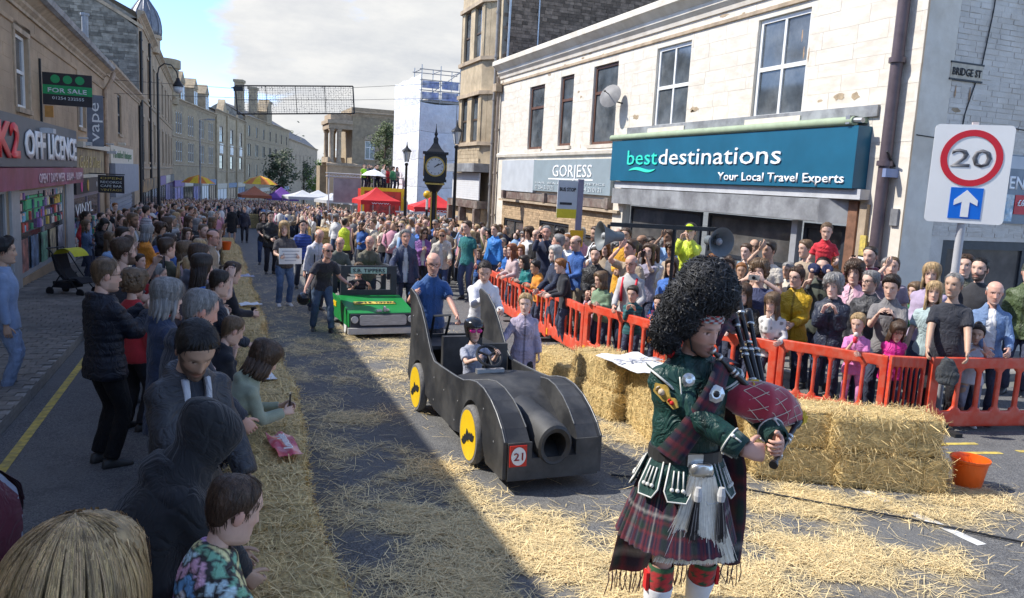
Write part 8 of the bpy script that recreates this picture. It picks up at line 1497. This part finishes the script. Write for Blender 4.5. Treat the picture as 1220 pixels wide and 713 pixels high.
for x in (-.035, .085):
    tb = MB(); c = Vector((sc.x+x, sc.y-.062, sc.z-.04)); tb.lathe([(.018, -.07), (.022, -.04), (.014, 0)], 10, tuple(c), col=(.5, .5, .5))
    for k in range(150): a = r.uniform(0, 2*pi); q = r.random()*.016; L = r.uniform(.15, .23); b0 = c+Vector((q*.7*cos(a), q*.7*sin(a), -.06)); b1 = b0+Vector((q*.9*cos(a)+r.gauss(0, .006)+x*.25, q*.5*sin(a), -L)); wv = Vector((.0016, 0, 0)); tb.add([b0-wv, b0+wv, b1+wv, b1-wv], [(0, 1, 2, 3)], 0, (.035, .03, .03) if r.random() < .8 else (.3, .27, .25))
    pp('sporran_tassel', tb, mat('horse_hair'), sm=False, attr=True)
# hose, flashes, spats
for sd in 'LR':
    Hj, Kn, A_ = K['leg'][sd]; rows = []; C = []; d = (A_-Kn).normalized(); a_ = Vector((1, 0, 0)); b_ = d.cross(a_).normalized(); nn = 28
    for j, (f, rr_) in enumerate([(f, float(np.interp(f, [.10, .16, .3, .45, .7, .9], [.062, .066, .070, .068, .055, .046]))) for f in np.linspace(.10, .50, 18)]):
        rows.append([Kn.lerp(A_, f)+(a_*cos(q)+b_*sin(q))*rr_ for q in np.linspace(0, 2*pi, nn, endpoint=False)])
        for i in range(nn): u, v = (i*.25+j*.31), (i*.25-j*.31); C.append((.52, .03, .03) if (int(u) + int(v+50)) % 2 == 0 else (.02, .075, .03) if int(u) % 2 else (.33, .03, .03)); 
        if j < 3: C[-nn:] = [(.03, .10, .04)]*nn
    hb = MB().rings(rows, cap=False); hb.c = C; pp('hose', hb, TART, attr=True); fl = MB(); c = Kn.lerp(A_, .24)+a_*(-.072 if sd == 'R' else .072)
    for q in (-.014, .012): fl.box(c.x-.008, c.x+.008, c.y+q-.013, c.y+q+.013, c.z-.085, c.z+.01)
    pp('garter_flash', fl, HOSER, sm=False); sb = MB().rings([[Kn.lerp(A_, f)+(a_*cos(q)+b_*sin(q))*rr_+Vector((0, dy, 0)) for q in np.linspace(0, 2*pi, 20, endpoint=False)] for f, rr_, dy in ((.40, .072, 0), (.42, .075, 0), (.7, .062, 0), (.82, .056, 0), (.95, .056, 0), (1.04, .066, -.01), (1.14, .078, -.03))], cap=False); pp('spat', sb, mat('spat_white', (.74, .74, .75), .75, 12, .06, 30, .2))
# feather bonnet with diced band and strap
fb = MB(); r = random.Random(8); blobs = [((-.01, .03, .205), (.165, .17, .155)), ((-.09, .06, .10), (.13, .13, .17)), ((.08, .03, .16), (.11, .13, .13)), ((-.14, .09, -.02), (.085, .09, .14)), ((.0, .09, .08), (.13, .10, .15)), ((.02, -.03, .20), (.11, .11, .12))]; core = MB()
for c, q in blobs: core.ell(c, tuple(x*.86 for x in q), 14, 10)
blobs = [(c, (q[0]*.86, q[1]*.9, q[2])) for c, q in blobs]; core = MB()
for c, q in blobs: core.ell((c[0]*.9, c[1], c[2]), tuple(x*.86 for x in q), 14, 10)
cm = rm(core, .014, 3, .6, 'feather_core'); paint(cm, (.35, .35, .35)); FEA = mat('ostrich_feather', rough=.6, ns=30, na=.3, obj=True, attr=True, spec=.4); cm.materials.append(FEA); M4 = HM_
co = np.empty(len(cm.vertices)*3, 'f'); cm.vertices.foreach_get('co', co); co = co.reshape(-1, 3); Mn = np.array(M4); co2 = (co @ Mn[:3, :3].T+Mn[:3, 3])*K['s']; nrm = np.empty(len(cm.vertices)*3, 'f'); cm.vertices.foreach_get('normal', nrm); nrm = nrm.reshape(-1, 3); cm.vertices.foreach_set('co', co2.astype('f').ravel()); cm.update(); bonnet = put('feather_bonnet', cm, PIP, color=(.018, .019, .022))
for k in range(15000):
    i = r.randrange(len(co)); p = Vector(co[i].tolist()); nv_ = Vector(nrm[i].tolist())
    if p.y < -.075 and p.z < .075: continue
    g1 = Vector((r.gauss(0, 1), r.gauss(0, 1), r.gauss(-.35, 1))); g1 = (g1-nv_*g1.dot(nv_)).normalized(); L = r.uniform(.03, .075); d1 = (nv_*r.uniform(.3, 1.)+g1*.9).normalized(); a = p+nv_*r.uniform(-.01, .012); b = a+d1*L*.5; c = b+(g1*.9-nv_*.35).normalized()*L*.55; wv = d1.cross(g1+nv_*.2); wv = (wv.normalized() if wv.length > 1e-4 else Vector((1, 0, 0)))*.0021; s_ = r.choice((.35, .6, .9, 1.2, 1.8, 3.0)); fb.add([a-wv, a+wv, b-wv*1.2, b+wv*1.2, c-wv*.3, c+wv*.3], [(0, 1, 3, 2), (2, 3, 5, 4)], 0, (s_, s_, s_))
fb.v = [tuple((M4 @ Vector(p))*K['s']) for p in fb.v]; tag(put('feather_plumes', fb.mesh('feather_plumes', FEA, False, True), bonnet, color=(.018, .019, .022)), kind='stuff')
rows = []; C = []; A = np.linspace(0, 2*pi, 48, endpoint=False)
for j, z in enumerate((.058, .068, .068, .080, .080, .092, .092, .100)):
    x, y = headsurf(A, np.full(48, .052), .011); rows.append([Vector((float(a), float(b), z+.012*cos(q))) for a, b, q in zip(x, y, A)]); C += [((.55, .53, .5) if (i//2+j//2) % 2 else (.50, .03, .03)) if (i+j) % 5 else (.03, .08, .04) for i in range(48)]
db = MB().rings(rows, cap=False); db.c = C; pp('diced_band', db, TART, attr=True, head=True); pp('chin_strap', MB().tube([(-.079, .0, .07), (-.076, -.012, -.03), (-.056, -.03, -.095), (-.0, -.055, -.128), (.056, -.03, -.095), (.076, -.012, -.03), (.079, 0, .07)], .0045, 5), IRON, head=True)
pp('red_tassel', MB().ell((-.10, .06, -.145), (.022, .022, .03), 8, 6), HOSER, head=True)
# bagpipes: a thing of its own, held under the arm
s = K['s']; bp_ = thing('bagpipes', 'maroon bagpipes with white net lines and black drones held by the piper', 'bagpipes', (PX, PY, gz(PY)), radians(BR)); EB = mat('blackwood', (.014, .012, .012), .3, 20, .3, spec=.6); VEL = mat('maroon_velvet', (.36, .018, .045), .8, 12, .15, 30, .3, sheen=.6)
q_ = lambda *p: Vector(p)*s
bg_ = MB().tube([q_(.14, -.10, 1.30), q_(.16, -.17, 1.31), q_(.26, -.24, 1.285), q_(.38, -.28, 1.25), q_(.46, -.32, 1.215), q_(.49, -.36, 1.185)], [.04*s, .085*s, .115*s, .110*s, .075*s, .033*s], 18); bm_ = rm(bg_, .014, 4, .6, 'bag'); fold(bm_, .004, 4); bm_.materials.append(VEL); bag = put('bag', bm_, bp_)
net = MB(); bpts = [q_(.16, -.17, 1.31), q_(.26, -.24, 1.285), q_(.38, -.28, 1.25), q_(.46, -.32, 1.215)]; brad = [.085*s, .115*s, .110*s, .075*s]
def bsurf(f, a):
    i = min(int(f*3), 2); g_ = f*3-i; c = bpts[i].lerp(bpts[i+1], g_); rr_ = (brad[i]*(1-g_)+brad[i+1]*g_)*.985; d = (bpts[i+1]-bpts[i]).normalized(); u = d.cross(Vector((0, 0, 1))).normalized(); v = u.cross(d); return c+(u*cos(a)+v*sin(a))*rr_
for k in range(9):
    for sg in (1, -1): net.tube([bsurf(f, 2*pi*k/9+sg*f*2.4) for f in np.linspace(0, 1, 14)], .0022, 4)
tag(net.build('net_lines', mat('cream_cord', (.66, .60, .50), .8), bag), kind='stuff')
FR = mat('yellow_fringe', (.70, .48, .05), .8, 30, .25)
def collar(c, d, rr_):
    fm = MB(); d = d.normalized(); a_ = d.orthogonal().normalized(); b_ = d.cross(a_); r = random.Random(1)
    for k in range(46): a = 2*pi*k/46; u = a_*cos(a)+b_*sin(a); fm.tube([c+u*rr_*.7, c+u*rr_*1.1+d*.01, c+u*rr_*r.uniform(1.3, 1.6)-d*.025], .004, 4)
    fm.tube([c-d*.012, c+d*.012], rr_*.95, 12); tag(fm.build('fringe', FR, bp_), kind='stuff')
def stick(name, a, b, prof, m=EB):
    a, b = q_(*a), q_(*b); d = b-a; L = d.length; Mx = Matrix.Translation(a) @ d.to_track_quat('Z', 'Y').to_matrix().to_4x4(); o = smooth(MB().lathe([(r_*s, f*L) for r_, f in prof], 14, M=Mx).build(name, m, bp_), 50)
    fe = MB()
    for f in (.03, .38, .46, .80, .97): fe.lathe([(.017*s, f*L-.006), (.021*s, f*L-.005), (.021*s, f*L+.010), (.017*s, f*L+.011)], 14, M=Mx)
    tag(fe.build('ferrule', SILV, o, True), kind='stuff'); return d
DP = [(.013, 0), (.015, .06), (.015, .36), (.019, .38), (.019, .42), (.012, .44), (.013, .78), (.020, .80), (.022, .92), (.024, .97), (.018, 1.0)]
d = stick('drone', (.26, -.20, 1.38), (.37, .03, 1.70), DP); collar(q_(.26, -.20, 1.375), d, .026*s); d = stick('drone', (.33, -.22, 1.35), (.56, .06, 1.70), DP); d = stick('drone', (.30, -.21, 1.36), (.47, .08, 1.78), DP); collar(q_(.33, -.22, 1.345), d, .03*s)
mo = Matrix.Rotation(radians(PR-BR), 3, 'Z') @ (K['HM'] @ Vector((.0, -.098, -.064))); d = stick('blowpipe', (.20, -.22, 1.36), tuple(mo), [(.016, 0), (.018, .1), (.016, .4), (.020, .5), (.013, .62), (.011, .9), (.008, 1)]); collar(q_(.20, -.22, 1.365), d, .026*s)
d = stick('chanter', (.47, -.355, 1.185), (.06, -.47, 1.06), [(.024, 0), (.024, .12), (.014, .16), (.011, .5), (.012, .9), (.022, .97), (.022, 1.0)]); collar(q_(.475, -.345, 1.195), d, .032*s)
cd = MB(); rows = []; C = []
for j in range(30):
    f = j/29; c = q_(.12, -.05, 1.60).lerp(q_(.55, .04, 1.50), f)+Vector((0, 0, .16*sin(pi*f*.9)+.03*sin(9*f))); rows.append([c+Vector((0, .02*sin(x*4+f*6), -.055*x-.05*f)) for x in np.linspace(-1, 1, 7)]); C += [tart(x*.8, j*.12) for x in np.linspace(-1, 1, 7)]
cd.rings(rows, cap=False, closed=False); cd.c = C; cd.build('drone_ribbon', TART, bp_, True, True)
# ================================================================== CROWD
CN = dict(black=(.014, .014, .016), navy=(.02, .028, .06), grey=(.16, .16, .17), charcoal=(.05, .05, .055), white=(.62, .62, .62), cream=(.55, .50, .42), pink=(.62, .30, .38), purple=(.18, .07, .25), maroon=(.14, .02, .04), red=(.52, .03, .04), orange=(.66, .24, .03), mustard=(.50, .33, .05), olive=(.10, .11, .05), green=(.03, .16, .07), teal=(.02, .18, .19), blue=(.05, .14, .42)); CN['sky'] = (.25, .38, .58); CN['beige'] = (.36, .28, .20)
CW = ['black']*5+['navy']*5+['grey']*5+['charcoal']*3+['white']*9+['cream']*4+['pink']*4+['sky']*5+['blue']*4+['beige']*5+['purple', 'maroon', 'red', 'red', 'orange', 'mustard', 'olive', 'olive', 'green', 'teal']
PROTO = []; GN = dict(t_shirt='t shirt', jumper='jumper', jacket='jacket', hoodie='hoodie', shirt='shirt', coat='coat')
for k, (tp, hr, fem, hd, ln, gl, bd, h) in enumerate((('t_shirt', 'short', 0, 'hang', 2, 0, 0, 1.76), ('jacket', 'short', 0, 'cross', 0, 0, .7, 1.80), ('jumper', 'long', 1, 'clasp', 4, 0, 0, 1.66), ('coat', 'bob', 1, 'pocket', 0, 0, 0, 1.64), ('shirt', 'bald', 0, 'clasp', 4, 'clear', .3, 1.74), ('hoodie', 'crop', 0, 'phone', 0, 0, .5, 1.78), ('t_shirt', 'long', 1, 'phone', 0, 0, 0, 1.66), ('jacket', 'bob', 1, 'clap', 5, 'sun', 0, 1.65), ('jumper', 'curly', 1, 'hang', 0, 0, 0, 1.66), ('t_shirt', 'short', 0, 'shade', 0, 0, .3, 1.78), ('jacket', 'crop', 0, 'lean', 12, 'sun', 0, 1.76), ('hoodie', 'pony', .6, 'clasp', 6, 0, 0, 1.5), ('jumper', 'mop', 0, 'lean', 10, 0, 0, 1.35), ('t_shirt', 'long', .4, 'clap', 4, 0, 0, 1.28))):
    sp = dict(**(dict(open=.05, inner=True) if k in (1, 7, 10) else {}), top=tp, hair=hr, fem=fem, hands=hd, lean=ln, glasses=gl, beard=bd, h=h, seed=60+k, hs=1.15 if h > 1.6 else 1.36 if h < 1.45 else 1.2, head=(6, (k*17) % 30-15), fat=(k % 3)*.25, smile=.2*(k % 2))
    parts, K = body_parts(sp, False); PROTO.append((parts, sp, K))
used = set(); spots = []; taken = [(o.location.x, o.location.y) for o in bpy.data.objects if o.name.startswith('person') and o.type == 'EMPTY']; r = random.Random(21)
BX = [(25.6, 7.5), (21.7, 6.95), (17.7, 6.5), (13.8, 6.12), (11.95, 6.0), (10, 6.3), (8.3, 7.05), (7.15, 7.75)]
bx_at = lambda y: float(np.interp(y, [q[0] for q in BX][::-1], [q[1] for q in BX][::-1]))
def zone(x, y):
    if x > 4.5: return 'outside the travel shop' if y < 15 else 'by the bus stop' if y < 21 else 'outside the brick salon' if y < 31 else 'under the bay windows' if y < 40 else 'near the red tents'
    if x < -2: return 'pavement by record shop' if y < 38 else 'far left pavement'
    return 'near left rows' if y < 15 else 'left rows by off licence' if y < 26 else 'left rows by record shop' if y < 38 else 'far along the left rows'
def ok(x, y, d): return all((x-a)**2+(y-b)**2 > d*d for a, b in taken)
tries = 0
def want(x, y):
    if x < .25:
        e = .12+.011*(y-4)
        return y > 9 and x < e-.05 and (x > -1.0 or (y > 14 and x > -1.95) or (y > 24 and x > -3.9 and r.random() < .6))
    return x > (bx_at(y)+.4 if y < 19.5 else 5.3-.03*(y-20)) and x < (11.1 if y > 9.2 else 12.2) and y > 7.6 and not (6.2 < x < 8.2 and y < 9.6)
while len(spots) < 238 and tries < 60000:
    tries += 1
    if r.random() < .48: x, y = r.uniform(-3.9, .2), 9+r.random()**1.5*38
    else: y = 8+r.random()**1.35*36; b0 = bx_at(y)+.4 if y < 19.5 else 5.0; x = b0+r.random()*(11.1-b0)
    pass
    if want(x, y) and ok(x, y, .40+.004*y): spots.append((x, y)); taken.append((x, y))
HNAME = dict(black='black', dark='dark', brown='brown', light='sandy', blonde='blonde', grey='grey', white='white', red='red', ginger='ginger')
for x, y in sorted(spots, key=lambda q: q[1]):
    for _ in range(400):
        k = r.randrange(len(PROTO)) if r.random() < .9 else r.choice((11, 12, 13)); c = r.choice(CW); parts, sp, K = PROTO[k]; hc = r.choice(('black', 'dark', 'dark', 'brown', 'brown', 'light', 'light', 'blonde', 'grey', 'grey', 'white', 'ginger')); who = 'child' if sp['h'] < 1.45 else 'woman' if sp['fem'] > .5 else 'man'
        if who == 'child' and hc in ('grey', 'white'): continue
        hd = {'phone': ' with phone', 'shade': ' shading eyes', 'cross': ' arms folded', 'clap': ' clapping', 'lean': ' leaning'}.get(sp['hands'], ''); lb = '%s in %s %s%s, %s hair, %s' % (who, c, GN[sp['top']], hd, ('short '+HNAME[hc]) if sp['hair'] in ('short', 'crop') else ('balding '+HNAME[hc]) if sp['hair'] == 'bald' else HNAME[hc], zone(x, y))
        if lb not in used: break
    used.add(lb); left = x < .3; rz = (r.gauss(112 if y < 13 else 60, 24) if left else r.gauss(-60 if y < 16 else -38, 22)); 
    b = np.array(CN[c])*r.uniform(.8, 1.2); bt = r.choice(((.02, .02, .025), (.04, .07, .15), (.07, .11, .2), (.1, .1, .1), (.2, .17, .12)))
    t = place(parts, lb, x, y, rz, dict(skin=SK[r.choice(('fair', 'fair', 'pale', 'ruddy', 'tan', 'tan', 'brown'))], top=tuple(b), bottom=bt, shoe=(.05, .05, .05) if r.random() < .6 else (.5, .5, .5), hair=HC[hc]), 'spectators on the left side of the street' if left else 'spectators on the right side of the street'); q = r.uniform(.96, 1.06)*(1.10 if not left and y < 20 else 1.03); t.scale = (q, q, q*(1.0))
    if sp['hands'] == 'phone' and y < 30:
        M_ = Matrix.Translation(t.location) @ Matrix.Rotation(radians(rz), 4, 'Z'); phone(('phone of the '+lb.replace(' with phone', '')).replace('pavement by record shop', 'record shop pavement').replace('left rows by', 'left by'), M_ @ (Vector((0, -.40, 1.62))*K['s']*q), rz)
for k in range(8):
    parts, sp, K = PROTO[(k*5) % 11]; c = ['green', 'navy', 'sky', 'black', 'white', 'red', 'green', 'grey'][k]
    place(parts, '%s in %s top standing on the stage truck roof, %s' % ('woman' if sp['fem'] > .5 else 'man', c, ('at its left end', 'beside the lime one', 'left of the umbrella', 'under the umbrella', 'right of the umbrella', 'near the railing middle', 'second from its right end', 'at its right end')[k]), 10.6+k*.36, 58.7+.3*(k % 2), r.gauss(0, 30), dict(skin=SK['fair'], top=CN[c] if k else (.25, .55, .03), bottom=CN['navy'], hair=HC['dark']), 'people on the stage truck', z=gz(58)+3.3)
# the mass of people further off, one body of crowd
def lowman(seed):
    q = random.Random(seed); m = MB(); cc = []
    def part(key, f): n0 = len(m.v); f(); cc.extend([key]*(len(m.v)-n0))
    up = q.random() < .35; w_ = q.uniform(.19, .24)
    part(0, lambda: m.rings([[(wx*cos(a), wy*sin(a), z) for a in np.linspace(0, 2*pi, 8, endpoint=False)] for z, wx, wy in ((.85, w_*.85, .14), (1.15, w_*.8, .13), (1.38, w_, .13), (1.47, w_*.62, .09), (1.52, .06, .06))]))
    part(1, lambda: m.tube([(w_, 0, 1.4), (w_+.05, -.05, 1.15), (.15, -.25, 1.6 if up else 1.05)], [.055, .05, .035], 5).tube([(-w_, 0, 1.4), (-w_-.05, -.05, 1.15), (-.15, -.25, 1.6 if up else 1.05)], [.055, .05, .035], 5))
    part(3, lambda: m.tube([(.09, 0, .88), (.09, 0, .05)], [.09, .06], 6).tube([(-.09, 0, .88), (-.09, 0, .05)], [.09, .06], 6))
    part(2, lambda: m.ell((0, -.012, 1.63), (.076, .095, .115), 8, 7)); part(4, lambda: m.ell((0, .018, 1.665+.0), (.084, .098, .10), 8, 6)); part(4, lambda: m.ell((0, .045, 1.56), (.075, .06, .12 if q.random() < .5 else .05), 7, 5))
    return np.array([tuple(p) for p in m.v]), m.f, np.array(cc)
LM = [lowman(s_) for s_ in range(10)]; pts = []; gcell = {}
def far_ok(x, y, d):
    i, j = int(x/d), int(y/d)
    for a in (-1, 0, 1):
        for b in (-1, 0, 1):
            if any((x-q[0])**2+(y-q[1])**2 < d*d for q in gcell.get((i+a, j+b), ())): return False
    gcell.setdefault((i, j), []).append((x, y)); return True
for a, b in taken: far_ok(a, b, .5)
tries = 0
while len(pts) < 1500 and tries < 60000:
    tries += 1; y = 22+r.random()**1.25*118; lo = -3.8 if y < 105 else -3.8+(y-105)*.2; x = r.uniform(lo, 15 if y < 90 else 17)
    if y < 46:
        if not (want(x, y) if x > 4.5 else (x < .05+.011*(y-4) and x > -3.8 and y > 30)): continue
    elif y < 63 and .9 < x < 3.6: continue
    elif x > 11 and y > 40: 
        if y > 53: continue
    if y >= 46 and y < 62 and 9.0 < x and y > 55: continue
    if far_ok(x, y, .5): pts.append((x, y))
VV, FF, CC, o = [], [], [], 0; PALS = np.array([CN[c] for c in CW]); SKS = np.array([SK[k] for k in ('fair', 'pale', 'ruddy', 'tan', 'fair', 'pale')]); HCS = np.array([HC[k] for k in ('dark', 'brown', 'brown', 'light', 'blonde', 'grey', 'white', 'light', 'blonde')])
for x, y in pts:
    V, F, cc = LM[r.randrange(10)]; a = radians(r.gauss(0, 40) if y > 60 else r.gauss(45, 30) if x < .8 else r.gauss(-35, 30)); s_ = r.uniform(.88, 1.08) if r.random() < .88 else r.uniform(.65, .8); c_, n_ = cos(a), sin(a); W_ = np.c_[V[:, 0]*c_-V[:, 1]*n_, V[:, 0]*n_+V[:, 1]*c_, V[:, 2]]*s_+[x, y, gz(y)]; VV.append(W_); FF += [tuple(i+o for i in f) for f in F]; o += len(V)
    tc_ = PALS[r.randrange(len(PALS))]; sk_ = SKS[r.randrange(6)]; hh_ = HCS[r.randrange(9)]; pal = np.array([tc_, sk_ if r.random() < .5 else tc_, sk_, (.03, .04, .07), hh_]); CC.append(pal[cc])
me = bpy.data.meshes.new('distant_crowd'); me.from_pydata(np.concatenate(VV).tolist(), [], FF); me.polygons.foreach_set('use_smooth', [True]*len(FF)); ca = me.color_attributes.new('Col', 'FLOAT_COLOR', 'POINT'); ca.data.foreach_set('color', np.c_[np.concatenate(CC), np.ones(o)].astype('f').ravel()); me.materials.append(mat('crowd_cloth', rough=.8, ns=20, na=.12, attr=True))
tag(put('distant_crowd', me), 'dense mass of people filling the far end of the street', 'crowd', kind='stuff')
bpy.data.scenes.remove(TS)
